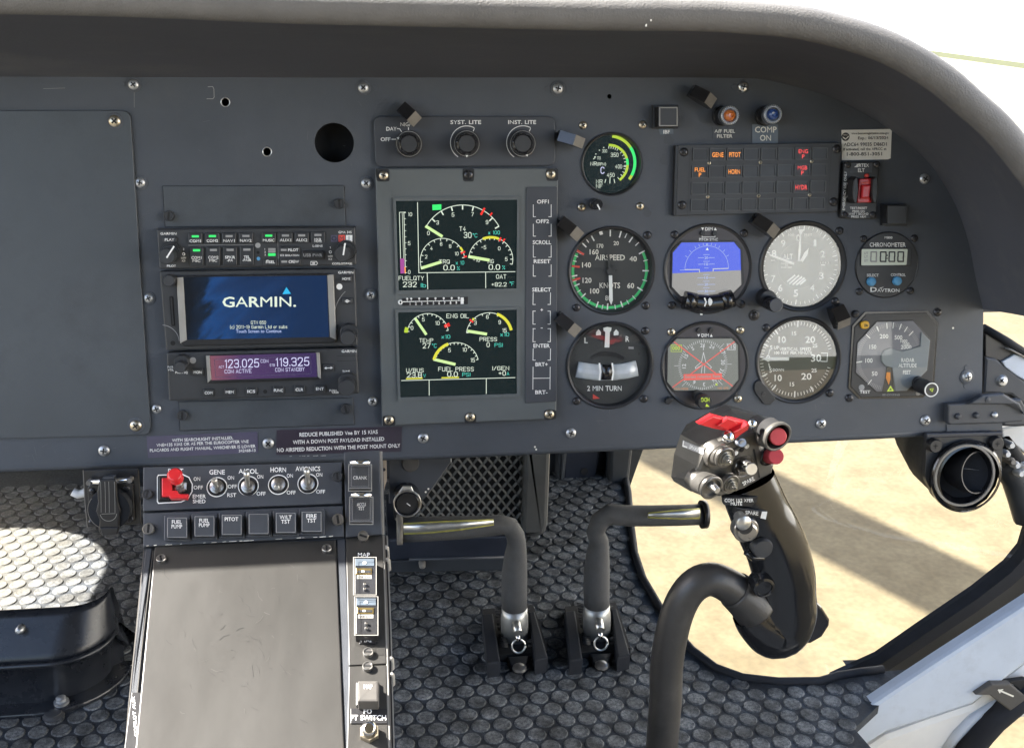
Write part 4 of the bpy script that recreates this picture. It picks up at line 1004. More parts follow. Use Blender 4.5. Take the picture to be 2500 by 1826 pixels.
for x, y, pa in ((445, 345, -62), (975, 342, 180), (1488, 342, 160)):
    b = MB(PANEL); c = cC(x, y)
    b.lathe(c, [(33, ZL), (33, ZL + .003), (31, ZL + .004), (27, ZL + .0055), (27, ZL + .006)], 'black', 36, zc=ZL + .004)
    b.ring(c, 29.5, 31, ZL + .0042, ZL + .0048, 'greym', 36)
    a = math.radians(pa); cp = b.pol(c, pa, 31)
    b.flat([b.pol(c, pa, 34), b.pol(c, pa - 9, 27), b.pol(c, pa + 9, 27)], ZL + .0052, 'white')
    b.lathe(c, [(25, ZL + .004), (25, ZL + .014), (24, ZL + .0152), (22.5, ZL + .0156), (0, ZL + .0156)], 'gloss', 64, zc=ZL + .015, lobes=9, la=.05)
    b.lathe(c, [(20, ZL + .0156), (19, ZL + .0160), (0, ZL + .0160)], 'radio', 30, zc=ZL + .016)
    b.build('knob', t)
# ------------------------------------------------------------------ engine display
t = thing('engine_display', 'tall grey engine display unit with two dark screens and a column of keys', 'engine display', PANEL, (1140, 720))
ZE = .008
b = MB(PANEL)
S1o, S1i = pl(cC, (300, 835), (1455, 828)) + pl(cD, (1395, 190), (312, 212)), None
ou = [(917, 413), (1362, 411), (1362.5, 442), (1358, 1023), (933, 1039), (930, 1008)]
b.prism([cC(135, 572), cC(1812, 565), cD(1715, 1303), cD(190, 1362)], 0, ZE, 'bezelgrey', bev=.001, r=2)
for c in (pl(cC, (135, 572), (265, 574), (265, 690), (150, 690)), pl(cC, (935, 570), (1045, 570), (1040, 690), (940, 690)), pl(cC, (1700, 568), (1812, 566), (1812, 685), (1705, 685)), pl(cD, (195, 1275), (300, 1275), (308, 1360), (195, 1365)), pl(cD, (912, 1260), (1015, 1258), (1015, 1338), (912, 1342)), pl(cD, (1610, 1225), (1716, 1222), (1716, 1305), (1612, 1312))):
    b.prism(c, ZE - .0005, ZE + .00012, 'bezel', r=6)
# sticker line between the screens
b.flat(pl(cD, (365, 245), (942, 232), (942, 298), (365, 310)), ZE + .0002, 'black')
b.stroke(pl(cD, (375, 276), (905, 264)), 1.8, ZE + .0003, 'white'); b.ring(cD(350, 280), 3, 6, ZE, ZE + .0003, 'white', 16); b.flat(rc(cD, 336, 262, 366, 300), ZE + .00025, 'white', r=2); b.flat(rc(cD, 345, 270, 357, 292), ZE + .00035, 'black')
for i, x in enumerate((410, 445, 515, 587, 658, 730, 800, 862)): b.cyl(cD(x, 250 - i), 2.6, ZE, ZE + .0003, 'white', n=10); b.stroke(pl(cD, (x, 250), (x, 268)), 1.2, ZE + .0003, 'white')
for i, x in enumerate((435, 485, 537, 587, 640, 690, 738, 790, 840)): b.text(str(i + 1), cD(x, 294 - i), 6, 'white', ZE + .0003); b.stroke(pl(cD, (x, 270), (x, 284)), 1.2, ZE + .0003, 'white')
b.flat(rc(cD, 878, 238, 905, 296), ZE + .00032, 'white'); 
b.build('bezel', t)
def scr(outer, inner):
    b = MB(PANEL)
    a = b.loc(outer, ZE + .0022); i1 = b.loc(inner, ZE + .0022)
    b.frame(outer, inner, ZE - .001, ZE + .0022, 'bezelgrey')
    return b
s1o = [cC(300, 838), cC(1452, 830), cD(1395, 188), cD(312, 212)]; s1i = [cC(325, 868), cC(1438, 856), cD(1370, 160), cD(335, 178)]
s2o = [cD(305, 345), cD(1392, 325), cD(1402, 1108), cD(330, 1148)]; s2i = [cD(330, 370), cD(1372, 345), cD(1372, 1082), cD(350, 1115)]
zs = ZE + .0006
scr(s1o, s1i).build('screen_frame', t); scr(s2o, s2i).build('screen_frame', t)
b = MB(PANEL); b.flat(s1i, zs, 'e_scr'); z = zs + .00015; W_, G_, Y_ = 'e_white', 'e_mint', 'e_yel'
b.stroke(pl(cC, (523, 882), (535, 1525), (1418, 1515)), 1.6, z, W_); b.stroke(pl(cC, (612, 1530), (616, 1650)), 1.6, z, W_); b.stroke(pl(cD, (585, 30), (590, 165)), 1.6, z, W_); b.stroke(pl(cD, (1097, 20), (1098, 155)), 1.6, z, W_)
b.stroke(pl(cC, (357, 972), (412, 970)), 1.5, z, W_); b.stroke(pl(cC, (357, 972), (368, 1395)), 1.4, z, W_); b.stroke(pl(cC, (398, 972), (412, 1530)), 1.6, z, W_); b.stroke(pl(cC, (383, 980), (395, 1395)), 1.0, z, W_)
for i in range(11): b.stroke(pl(cC, (400 + i * 1.1, 975 + i * 55), (414 + i * 1.1, 975 + i * 55)), 1.3, z, W_)
b.flat(pl(cC, (363, 1394), (402, 1394), (404, 1530), (367, 1532)), z, 'e_mag'); b.flat(pl(cC, (402, 1470), (413, 1470), (416, 1528), (405, 1530)), z, 'e_amber')
for s, x, y in (('10', 455, 990), ('5', 446, 1255), ('0', 447, 1518)): b.text(s, cC(x, y), 8.5, W_, z)
b.flat(pl(cC, (658, 902), (741, 898), (741, 948), (660, 952)), z, 'e_green')
def gauge(b, c, pts, wd, mt, z):      # arc through three pixel points
    (x1, y1), (x2, y2), (x3, y3) = pts
    d = 2 * (x1 * (y2 - y3) + x2 * (y3 - y1) + x3 * (y1 - y2))
    ux = ((x1 * x1 + y1 * y1) * (y2 - y3) + (x2 * x2 + y2 * y2) * (y3 - y1) + (x3 * x3 + y3 * y3) * (y1 - y2)) / d
    uy = ((x1 * x1 + y1 * y1) * (x3 - x2) + (x2 * x2 + y2 * y2) * (x1 - x3) + (x3 * x3 + y3 * y3) * (x2 - x1)) / d
    r = math.hypot(x1 - ux, y1 - uy)
    a0 = math.degrees(math.atan2(x1 - ux, uy - y1)); a1 = math.degrees(math.atan2(x3 - ux, uy - y3))
    if a1 < a0: a1 += 360
    return (ux, uy), r, a0, a1
def garc(b, p1, p2, p3, wd, mt, z, tk=(), tl=5, tw=1.8, tmt=None):
    c, r, a0, a1 = gauge(b, None, (p1, p2, p3), wd, mt, z)
    b.arc(c, r, a0, a1, wd, z, mt)
    for f in tk: b.tick(c, a0 + (a1 - a0) * f, r - tl, r + .5, tw, z + .00003, tmt or mt)
    return c, r, a0, a1
c, r, a0, a1 = garc(b, cC(608, 1100), cC(937, 910), cC(1272, 1105), 1.7, W_, z, (.11, .245, .37, .5, .625, .88, 1.0), 11, 3.0)
b.tick(c, a0 + (a1 - a0) * .745, r - 12, r + 7, 5, z + .0001, 'e_red'); b.tick(c, a0 + (a1 - a0) * .84, r - 1, r + 8, 4, z + .0001, 'e_red')
for s, x, y in (('3', 707, 1065), ('5', 848, 993), ('7', 1028, 990), ('9', 1160, 1062), ('0', 623, 1162)): b.text(s, cC(x, y), 9, W_, z)
b.text('T4', cC(936, 1123), 10, W_, z, w=16); b.text('30', cC(983, 1180), 13, W_, z, w=19); b.text('°C', cC(1050, 1183), 9, G_, z, w=12); b.text('x 100', cC(1224, 1157), 8.5, G_, z, w=29)
b.stroke(pl(cC, (606, 1103), (742, 1188)), 7, z, 'e_needle')
c, r, a0, a1 = garc(b, cC(560, 1482), cC(765, 1212), cC(955, 1388), 1.5, W_, z, [i / 11 for i in range(12)], 6, 1.8)
b.arc(c, r, a0 + (a1 - a0) * .85, a0 + (a1 - a0) * .91, 5, z + .00008, Y_); b.tick(c, a0 + (a1 - a0) * .93, r - 6, r + 5, 4, z + .0001, 'e_red'); b.tick(c, a0 + (a1 - a0) * .99, r - 2, r + 6, 4, z + .0001, 'e_red')
for s, x, y in (('2', 602, 1378), ('4', 650, 1302), ('6', 740, 1262), ('8', 822, 1282), ('10', 882, 1350)): b.text(s, cC(x, y), 8, W_, z)
b.stroke(pl(cC, (565, 1480), (732, 1428)), 7, z, 'e_needle'); b.text('TRQ', cC(770, 1423), 9, W_, z, w=26); b.text('x 10', cC(912, 1433), 8.5, G_, z, w=21); b.text('0.0', cC(812, 1478), 12, W_, z, w=28); b.text('%', cC(897, 1484), 8.5, G_, z)
c, r, a0, a1 = garc(b, cC(995, 1375), cC(1200, 1203), cC(1392, 1450), 1.5, W_, z, [i / 14 for i in range(15)], 6, 1.8)
b.arc(c, r, a0 + (a1 - a0) * .33, a0 + (a1 - a0) * .56, 6, z + .00008, Y_); b.tick(c, a0 + (a1 - a0) * .58, r - 5, r + 5, 4, z + .0001, 'e_red'); b.tick(c, a0 + (a1 - a0) * .63, r - 1, r + 7, 4, z + .0001, 'e_red')
for s, x, y in (('-5', 1130, 1292), ('0', 1272, 1302), ('5', 1336, 1400), ('-10', 1065, 1408)): b.text(s, cC(x, y), 8.5, W_, z)
b.stroke(pl(cC, (1000, 1378), (1172, 1408)), 7, z, 'e_needle'); b.text('NG', cC(1195, 1420), 9, W_, z, w=15); b.text('0.0', cC(1227, 1473), 12, W_, z, w=28); b.text('%', cC(1313, 1476), 8.5, G_, z)
b.text('FUELQTY', cC(466, 1575), 9.5, W_, z, w=62); b.text('232', cC(452, 1632), 11.5, W_, z, w=34); b.text('lb', cC(578, 1640), 9, G_, z, w=13); b.text('OAT', cC(1290, 1560), 9.5, W_, z, w=25); b.text('+82.2', cC(1270, 1632), 9, W_, z, w=37); b.text('°F', cC(1388, 1625), 9, G_, z, w=11)
b.build('upper_screen', t)
b = MB(PANEL); b.flat(s2i, zs, 'e_scr')
c, r, a0, a1 = garc(b, cD(412, 530), cD(590, 378), cD(770, 530), 1.5, W_, z, [i / 12 for i in range(13)], 5, 1.8)
b.arc(c, r + 3, a0 - 4, a0 + 10, 9, z + .00008, 'e_lime'); b.tick(c, a0 + (a1 - a0) * .9, r - 6, r + 8, 4, z + .0001, 'e_red'); b.tick(c, a0 + (a1 - a0) * .9 + 5, r - 6, r + 8, 3, z + .0001, 'e_red')
for s, x, y in (('0', 452, 505), ('5', 551, 430), ('10', 675, 463)): b.text(s, cD(x, y), 9, W_, z)
b.stroke(pl(cD, (482, 425), (572, 556)), 6.5, z, 'e_needle'); b.text('ENG OIL', cD(852, 400), 9.5, W_, z, w=55); b.text('TEMP', cD(577, 615), 9, W_, z, w=34); b.text('27', cD(580, 661), 11.5, W_, z, w=20); b.text('°C', cD(648, 661), 9, G_, z, w=12); b.text('x10', cD(748, 582), 8.5, G_, z, w=22)
c, r, a0, a1 = garc(b, cD(930, 540), cD(1120, 372), cD(1322, 530), 1.5, W_, z, (0, .12, .27, .4, .52, .66), 5, 2)
b.arc(c, r, a0 + (a1 - a0) * .64, a1, 7, z + .00008, Y_); b.tick(c, a0 + (a1 - a0) * .2, r - 5, r + 6, 4, z + .0001, 'e_red'); b.tick(c, a0 + (a1 - a0) * .24, r - 3, r + 3, 4, z + .0001, Y_)
for s, x, y in (('3', 1007, 460), ('6', 1113, 408), ('9', 1220, 455), ('15', 1262, 527)): b.text(s, cD(x, y), 9, W_, z)
b.stroke(pl(cD, (948, 534), (1098, 558)), 7, z, 'e_needle'); b.text('x10', cD(1264, 562), 8.5, G_, z, w=22); b.text('PRESS', cD(1121, 604), 9, W_, z, w=43); b.text('0', cD(1119, 652), 11, W_, z); b.text('PSI', cD(1211, 655), 8.5, G_, z, w=20)
c, r, a0, a1 = garc(b, cD(645, 778), cD(855, 632), cD(1032, 785), 1.5, W_, z, [i / 15 for i in range(16)], 5, 1.8)
b.arc(c, r, a0, a0 + (a1 - a0) * .37, 7, z + .00008, Y_)
for s, x, y in (('5', 780, 700), ('10', 913, 695), ('15', 984, 787)): b.text(s, cD(x, y), 9, W_, z)
b.stroke(pl(cD, (652, 782), (822, 822)), 7, z, 'e_needle'); b.text('FUEL PRESS', cD(838, 866), 9.5, W_, z, w=87); b.text('0.0', cD(807, 910), 11.5, W_, z, w=26); b.text('PSI', cD(928, 914), 8.5, G_, z, w=20)
b.text('U/BUS', cD(478, 876), 9, W_, z, w=43); b.text('23.8', cD(472, 918), 11, W_, z, w=37); b.text('V', cD(562, 923), 8, G_, z); b.text('I/GEN', cD(1230, 858), 9, W_, z, w=41); b.text('+0', cD(1243, 902), 10.5, W_, z, w=18); b.text('A', cD(1293, 905), 8, G_, z)
b.stroke(pl(cD, (405, 950), (540, 945)), 3.2, z + .0001, Y_); b.stroke(pl(cD, (715, 942), (858, 938)), 3.2, z + .0001, Y_); b.stroke(pl(cD, (360, 966), (1355, 940)), 1.6, z, W_); b.stroke(pl(cD, (602, 965), (603, 1095)), 1.6, z, W_); b.stroke(pl(cD, (1103, 950), (1103, 1080)), 1.6, z, W_)
b.build('lower_screen', t)
b = MB(PANEL); b.prism([cC(1520, 740), cC(1805, 737), cD(1718, 1152), cD(1445, 1165)], ZE - .001, ZE + .0012, 'keygrey', bev=.0005, r=3); z = ZE + .0014
kx = lambda y: 0
for s, c, w_ in (('OFF1', cC(1672, 874), 29), ('OFF2', cC(1668, 1054), 32), ('SCROLL', cC(1663, 1246), 45), ('RESET', cC(1665, 1420), 41), ('SELECT', cD(1588, 170), 46), ('+', cD(1589, 347), 6), ('-', cD(1589, 500), 5), ('ENTER', cD(1588, 661), 40), ('BRT+', cD(1588, 824), 30), ('BRT-', cD(1586, 1068), 30)): b.text(s, c, 9, 'white', z, w=w_)
for c, y0, y1 in ((cC, 902, 1012), (cC, 1080, 1190), (cC, 1275, 1382), (cC, 1452, 1556)):
    for s in (-1, 1): b.stroke(pl(c, (1666 + s * 82, y0), (1666 + s * 82, y1), (1666 + s * 60, y1)), 1.5, z, 'white')
for y0, y1 in ((198, 300), (510, 626), (688, 787)):
    for s in (-1, 1): b.stroke(pl(cD, (1590 + s * 76, y0), (1588 + s * 76, y1), (1588 + s * 55, y1)), 1.5, z, 'white')
for s in (-1, 1): b.stroke(pl(cD, (1588 + s * 55, 358), (1588 + s * 76, 358), (1588 + s * 76, 472), (1588 + s * 55, 472)), 1.5, z, 'white'); b.stroke(pl(cD, (1588 + s * 55, 512), (1588 + s * 76, 512)), 1.5, z, 'white'); b.stroke(pl(cD, (1588 + s * 75, 848), (1586 + s * 75, 1042)), 1.5, z, 'white')
b.stroke(pl(cD, (1513, 946), (1662, 944)), 1.5, z, 'white')
b.build('key_strip', t)
for c, k_ in ((cC(212, 634), 'brass'), (cC(990, 628), 'black'), (cC(1746, 622), 'brass'), (cD(250, 1312), 'brass'), (cD(962, 1287), 'brass'), (cD(1655, 1262), 'brass')): screw(t, PANEL, c, 11.5, k_, ZE + .0003)
# ------------------------------------------------------------------ round gauges
ZD = -.0045
def gauge_base(name, lab, cat, hid, dial_mt='dial', bezel_mt='bezel', glass_mt='glass', rd=None, screws=(), sk='black', group='round flight instruments', depth=None):
    c, R = HOLES[hid]; zd = ZD if depth is None else depth
    t = thing(name, lab, cat, PANEL, c, group=group)
    b = MB(PANEL); k = PANEL.k(c); o = PANEL.p(c)
    rd_ = (rd or R * .93) * k; RR = R * k
    b.lathe_at(o, [(RR * 1.012, -.001), (RR * 1.012, .0012), (RR * .985, .002), (RR * .955, .0016), (rd_ * 1.01, .0006), (rd_, -.0008), (rd_ * .985, zd - .0005)], bezel_mt, 64)
    b.lathe_at(o, [(RR * .99, -.003), (RR * .99, -.06), (0, -.06)], 'black', 32)
    b.build('bezel', t)
    for px, s in screws: screw(t, PANEL, px, s, sk)
    return t, c, rd_ / k, zd
def glass_disc(t, c, r, mt):
    b = MB(PANEL); k = PANEL.k(c); o = PANEL.p(c)
    b.lathe_at(o, [(r * k, -.0010), (r * k * .7, -.0009), (0, -.0009)][:1] + [(r * k, -.0009)], mt, 56, smooth=False); b.build('glass', t)
def scr4(c, *pts): return [(c(*p), 9.5) for p in pts]
# NR gauge
t, c, rd, zd = gauge_base('rotor_speed_gauge', 'small black rotor speed gauge with yellow and green lit arcs', 'gauge', 'nr', screws=scr4(cE, (362, 550), (995, 545), (345, 1418), (968, 1408)), sk='brass', group='small round gauges')
b = MB(PANEL); b.lathe(c, [(rd, zd), (0, zd)], 'e_scr', 48, zc=zd); z = zd + .0002; d0 = cE(640, 950)
b.arc(d0, 63, 6, 55, 7, z, 'e_lime'); b.arc(d0, 63, 55, 118, 7, z, 'e_green'); b.arc(d0, 63, 118, 128, 7, z, 'e_lime')
b.arc(cE(640, 965), 45, -2, 72, 6, z, 'e_lime'); b.arc(cE(640, 965), 45, 72, 92, 6, z, 'e_green'); b.arc(cE(640, 965), 45, 92, 145, 6, z, 'e_lime')
b.ticks(cE(640, 965), [-2, 6, 14, 22, 30, 46, 58, 70, 82, 94, 106, 118, 130, 145], 37, 43, 1.4, z, W_)
for s, x, y, h, w_ in (('350', 698, 864, 9, 19), ('400', 740, 988, 9, 17), ('450', 656, 1078, 9, 19), ('300', 592, 823, 7, 12), ('170', 530, 898, 7, 9), ('NR', 475, 958, 8.5, 16), ('(RPM)', 560, 962, 7, 21), ('NR', 536, 1147, 9, 16), ('NF', 536, 1196, 9, 16)): b.text(s, cE(x, y), h, W_, z, w=w_)
b.text('C', cE(570, 1028), 15, 'e_lil', z, w=10, bold=.03)
for p in (((650, 1105), (647, 1165)), ((604, 1125), (595, 1158)), ((692, 1122), (700, 1160)), ((795, 985), (815, 990))): b.stroke(pl(cE, *p), 1.6, z, W_)
for x, y in ((583, 786), (538, 815), (500, 855), (478, 905)): b.flat(rc(cE, x - 7, y - 5, x + 5, y + 5), z, W_)
b.flat(pl(cE, (480, 882), (500, 880), (488, 905)), z, W_)
b.build('dial', t); glass_disc(t, c, rd, 'glass')
# airspeed
t, c, rd, zd = gauge_base('airspeed_indicator', 'black airspeed dial with green arc, white needle pointing straight down', 'gauge', 'asi', screws=scr4(cG, (795, 180), (782, 748), (222, 764)))
b = MB(PANEL); b.lathe(c, [(rd, zd), (0, zd)], 'dial', 64, zc=zd); z = zd + .0002; o = cG(492, 462)
b.arc(o, 90, 62, 297, 6.5, z, 'green')
b.ticks(o, [0, 16, 35, 62, 92, 122, 160, 183, 200, 227, 247, 262, 300, 314, 331], 80, 96, 3.2, z + .0001, 'white'); b.ticks(o, [25, 47, 76, 107, 138, 150, 171, 191, 214, 237, 254, 276, 285, 293, 322], 84, 96, 2.2, z + .0001, 'white')
b.ticks(o, [301, 277, 256], 74, 97, 5, z + .0002, 'redm')
b.prism(pl(cG, (400, 142), (424, 132), (438, 172), (414, 180)), z, z + .001, 'white', r=2)
for s, x, y, w_ in (('20', 543, 245, 13), ('40', 680, 371, 18), ('60', 660, 587, 17), ('80', 478, 686, 14), ('100', 370, 630, 22), ('120', 308, 544, 22), ('140', 304, 420, 22), ('160', 365, 315, 22), ('170', 413, 267, 16)): b.text(s, cG(x, y), 12 if s not in ('20', '170') else 9.5, 'cream', z, w=w_, bold=.045)
b.text('AIRSPEED', cG(493, 360), 13, 'cream', z, w=73, bold=.045); b.text('KNOTS', cG(492, 585), 13, 'cream', z, w=50, bold=.045)
for x in (440, 540): b.cyl(cG(x, 464), 3, zd, z, 'black', n=12)
b.build('dial', t)
b = MB(PANEL); zn = zd + .002
b.prism(pl(cG, (484, 504), (511, 504), (516, 706), (503, 742), (488, 706)), zn, zn + .0006, 'white'); b.prism(pl(cG, (472, 335), (490, 335), (507, 505), (486, 505)), zn, zn + .0005, 'dial'); b.cyl(cG(496, 470), 8, zd, zn + .001, 'dial'); b.build('needle', t)
glass_disc(t, c, rd, 'glass')
# turn and slip
t, c, rd, zd = gauge_base('turn_indicator', 'two minute turn indicator with pale ball tube and white upright needle', 'gauge', 'turn', bezel_mt='bezel', screws=scr4(cG, (778, 950), (765, 1498), (222, 1516)))
b = MB(PANEL); b.lathe(c, [(rd, zd), (0, zd)], 'dial', 64, zc=zd); z = zd + .0002
b.text('L', cG(300, 1028), 13, 'white', z, w=8, bold=.045); b.text('R', cG(634, 1016), 13, 'white', z, w=9, bold=.045); b.text('2 MIN TURN', cG(448, 1414), 12, 'white', z, w=84, bold=.045)
for x in (401, 543): b.flat(pl(cG, (x - 20, 988), (x - 20, 962), (x, 938), (x + 20, 962), (x + 18, 985)), z, 'white')
b.prism(pl(cG, (330, 1165), (400, 1128), (470, 1118), (540, 1128), (612, 1165), (600, 1190), (540, 1160), (470, 1152), (400, 1160), (345, 1188)), zd, zd + .0006, 'black', bev=.0002)
b.flat(pl(cG, (355, 1460), (412, 1496), (355, 1500)), z, 'redm'); b.flat(pl(cG, (633, 1065), (690, 1068), (690, 1130), (633, 1128)), z, 'radio'); b.flat(pl(cG, (642, 1078), (684, 1080), (684, 1098), (642, 1096)), z + .0001, 'greym')
for x, y in ((210, 1145), (724, 1135), (458, 1380)): b.cyl(cG(x, y), 3, zd, z, 'black', n=10)
b.build('dial', t)
b = MB(PANEL); zn = zd + .0016
b.prism(pl(cG, (440, 928), (472, 920), (506, 926), (503, 948), (492, 962), (488, 1085), (450, 1085), (456, 962), (442, 950)), zn, zn + .0006, 'white'); b.build('needle', t)
b = MB(PANEL)
M['tube'] = mat('milky_tube', (0.55, 0.58, 0.62), 0.15, var=0.12, vs=60, coat=.4)
pts = [cG(x, y) for x, y in ((226, 1262), (300, 1275), (390, 1286), (465, 1289), (540, 1284), (630, 1272), (710, 1253))]
b.tube([PANEL.p(p, zd + .001) for p in pts], [.0078] * 7, 'tube', 16, flat=.35, up=(0, 0, 1)); b.build('slip_tube', t)
b = MB(PANEL); b.tube([PANEL.p(cG(x, y), zd + .0018) for x, y in ((424, 1284), (465, 1286), (516, 1284))], .0074, 'gloss', 16, flat=.5, up=(0, 0, 1)); 
for x in (412, 516): b.stroke(pl(cG, (x - 4, 1216), (x + 5, 1280), (x - 4, 1344)), 4, zd + .0062, 'white')
b.build('slip_ball', t); glass_disc(t, c, rd, 'glass')
# altimeter
t, c, rd, zd = gauge_base('altimeter', 'altimeter with pale reflecting glass, three white hands and knob at lower left', 'gauge', 'alt', screws=scr4(cH, (757, 145), (722, 712)), rd=95)
M['dialalt'] = mat('dial_grey', (0.16, 0.17, 0.17), .6, var=.05)
b = MB(PANEL); b.lathe(c, [(rd, zd), (0, zd)], 'dialalt', 64, zc=zd); z = zd + .0002; o = cH(440, 425)
b.ticks(o, [i * 7.2 + 4 for i in range(50)], 85, 92, 1.3, z, 'white'); b.ticks(o, [i * 36 + 4 for i in range(10)], 80, 92, 2.6, z + .0001, 'white')
b.arc(o, 54, 0, 360, .9, z, 'greym')
for s, x, y in (('0', 426, 202), ('1', 560, 243), ('2', 624, 333), ('3', 613, 508), ('4', 537, 607), ('5', 407, 647), ('6', 281, 606), ('7', 224, 530), ('8', 230, 327), ('9', 304, 247)): b.text(s, cH(x, y), 16, 'white', z, w=11 if s != '1' else 6, bold=.045)
b.text('ALT', cH(343, 353), 13, 'white', z, w=24, bold=.045); b.text('100', cH(368, 178), 5.5, 'white', z, w=15, bold=.045); b.text('FEET', cH(506, 178), 5.5, 'white', z, w=20, bold=.045); b.text('CALIBRATED', cH(330, 408), 3.6, 'white', z, w=27, bold=.045); b.text('TO', cH(330, 424), 3.6, 'white', z); b.text('20,000 FEET', cH(330, 440), 3.6, 'white', z, w=28, bold=.045)
for i, (x0, y0, x1, y1) in enumerate(((340, 552, 396, 505), (356, 570, 428, 508), (384, 576, 452, 518), (414, 578, 472, 528), (444, 574, 482, 542))): b.stroke([cH(x0, y0), cH(x1, y1)], 4.2, z, 'white')
b.flat(pl(cH, (600, 392), (690, 392), (690, 412), (600, 412)), z, 'dial'); b.text('1013', cH(640, 402), 4.5, 'white', z + .0001, w=22); b.stroke(pl(cH, (612, 420), (640, 421)), 2.6, z, 'white')
b.flat(rc(cH, 200, 372, 245, 396), z, 'dial'); b.text('29.92', cH(222, 384), 4.5, 'white', z + .0001, w=12)
b.build('dial', t)
b = MB(PANEL); zn = zd + .0018
b.prism(pl(cH, (422, 390), (438, 390), (446, 300), (448, 180), (470, 135), (425, 132), (440, 180), (428, 300)), zn, zn + .0004, 'white')
b.prism(pl(cH, (440, 388), (462, 396), (500, 340), (512, 283), (478, 318)), zn + .0006, zn + .001, 'white')
b.prism(pl(cH, (388, 420), (395, 402), (240, 345), (185, 335), (225, 358)), zn + .0012, zn + .0016, 'white')
b.build('hand', t); glass_disc(t, c, rd, 'glassalt')
b = MB(PANEL)
b.prism(pl(cH, (100, 640), (140, 605), (190, 640), (300, 745), (270, 790), (200, 790), (130, 730), (95, 680)), 0, .0015, 'bezel', bev=.0004, r=6)
b.lathe(cH(165, 690), [(21, .001), (21, .012), (20, .013)], 'black', 28, zc=.006)
b.lathe(cH(248, 744), [(17.5, .012), (17.5, .030), (16, .0315), (0, .0315)], 'gloss', 40, zc=.031); b.lathe(cH(248, 744), [(15.6, .0315), (15, .0318), (0, .0318)], 'keygrey', 30, zc=.0318)
b.build('knob', t)
# vertical speed
t, c, rd, zd = gauge_base('vertical_speed_indicator', 'vertical speed dial with large 30 at right and needle pointing left', 'gauge', 'vsi', screws=scr4(cH, (167, 926), (680, 1452)), rd=94)
b = MB(PANEL); b.lathe(c, [(rd, zd), (0, zd)], 'dial', 64, zc=zd); z = zd + .0002; o = cH(410, 1180)
b.ticks(o, [270 + i * 5.3 for i in range(-31, 32)], 80, 88, 1.5, z, 'white'); b.ticks(o, [-38, 0, 25 + 5, 218, 180, 150, -65, 245], 76, 91, 3, z + .0001, 'white')
for s, x, y, h, w_ in (('10', 296, 1022, 15, 18), ('15', 393, 972, 9.5, 11), ('20', 522, 1022, 15, 24), ('25', 560, 1070, 9, 12), ('30', 570, 1170, 17, 25), ('25', 553, 1270, 9, 13), ('20', 492, 1318, 15, 25), ('15', 376, 1381, 9.5, 11), ('10', 264, 1330, 15, 18), ('5', 208, 1086, 10, 6), ('5', 203, 1270, 10, 6), ('UP', 250, 1086, 8, 12), ('DOWN', 265, 1266, 6.5, 27), ('0', 183, 1172, 16, 10)): b.text(s, cH(x, y), h, 'white', z, w=w_, bold=.045)
b.text('VERTICAL SPEED', cH(402, 1098), 8, 'white', z, w=77, bold=.045); b.text('100 FEET PER MINUTE', cH(385, 1128), 6.5, 'white', z, w=92, bold=.045)
b.stroke(pl(cH, (612, 1130), (662, 1130), (658, 1198), (608, 1196)), 2, z, 'white'); b.stroke(pl(cH, (195, 1105), (188, 1138)), 1.8, z, 'white'); b.stroke(pl(cH, (188, 1215), (195, 1250)), 1.8, z, 'white'); b.flat(pl(cH, (188, 1112), (204, 1112), (197, 1100)), z, 'white'); b.flat(pl(cH, (188, 1238), (204, 1238), (197, 1252)), z, 'white')
b.build('dial', t)
b = MB(PANEL); b.prism(pl(cH, (130, 1178), (170, 1166), (352, 1166), (352, 1190), (170, 1192)), zd + .0018, zd + .0023, 'white'); b.cyl(cH(380, 1178), 7, zd, zd + .0015, 'dial'); b.build('needle', t)
glass_disc(t, c, rd, 'glassvsi')
b = MB(PANEL); b.prism(pl(cH, (75, 1370), (105, 1345), (170, 1400), (250, 1505), (215, 1528), (200, 1548), (150, 1545), (85, 1460), (68, 1420)), 0, .0022, 'bezel', bev=.0006, r=6); b.cyl(cH(150, 1462), 5.5, .002, .003, 'blacksteel', n=16); b.flat(rc(cH, 138, 1459, 162, 1465), .0031, 'dark'); b.build('adjuster_lug', t)
# attitude display
t, c, rd, zd = gauge_base('attitude_display', 'round electronic attitude display lit blue over grey with slip tube below', 'gauge', 'att', screws=scr4(cG, (1016, 176), (1574, 165), (992, 745), (1552, 736)), rd=90)
def face(c, R):
    b = MB(PANEL); k = PANEL.k(c); b.lathe_at(PANEL.p(c), [(R * k * .975, -.001), (R * k * .97, .0014), (0, .0014)], 'purp', 64); return b
zf = .0015
b = face(c, HOLES['att'][1]); z = zf + .0001
b.text('DIM', cG(1291, 130), 8, 'white', z, w=18); b.flat(pl(cG, (1228, 118), (1252, 118), (1240, 142)), z, 'white'); b.flat(pl(cG, (1330, 142), (1355, 142), (1342, 118)), z, 'white'); b.text('PITCH SYNC', cG(1288, 215), 6.5, 'white', z, w=46); b.stroke(pl(cG, (1236, 186), (1236, 195), (1340, 195), (1340, 186)), 1.3, z, 'white')
b.build('faceplate', t)
b = MB(PANEL)
for x in (1243, 1340): b = MB(PANEL); b.cyl(cG(x, 165), 6, zf - .001, zf + .0022, 'black', .0004, 18); b.build('dim_button', t)
so = pl(cG, (1070, 228), (1512, 225), (1562, 285), (1575, 570), (1480, 668), (1062, 680), (985, 600), (990, 305))
si = pl(cG, (1070, 240), (1495, 236), (1548, 300), (1556, 580), (1470, 665), (1065, 672), (994, 595), (1000, 322))
b = MB(PANEL); b.frame(so, si, zf - .0008, zf + .0012, 'black'); b.build('screen_frame', t)
b = MB(PANEL); z = zf + .0002
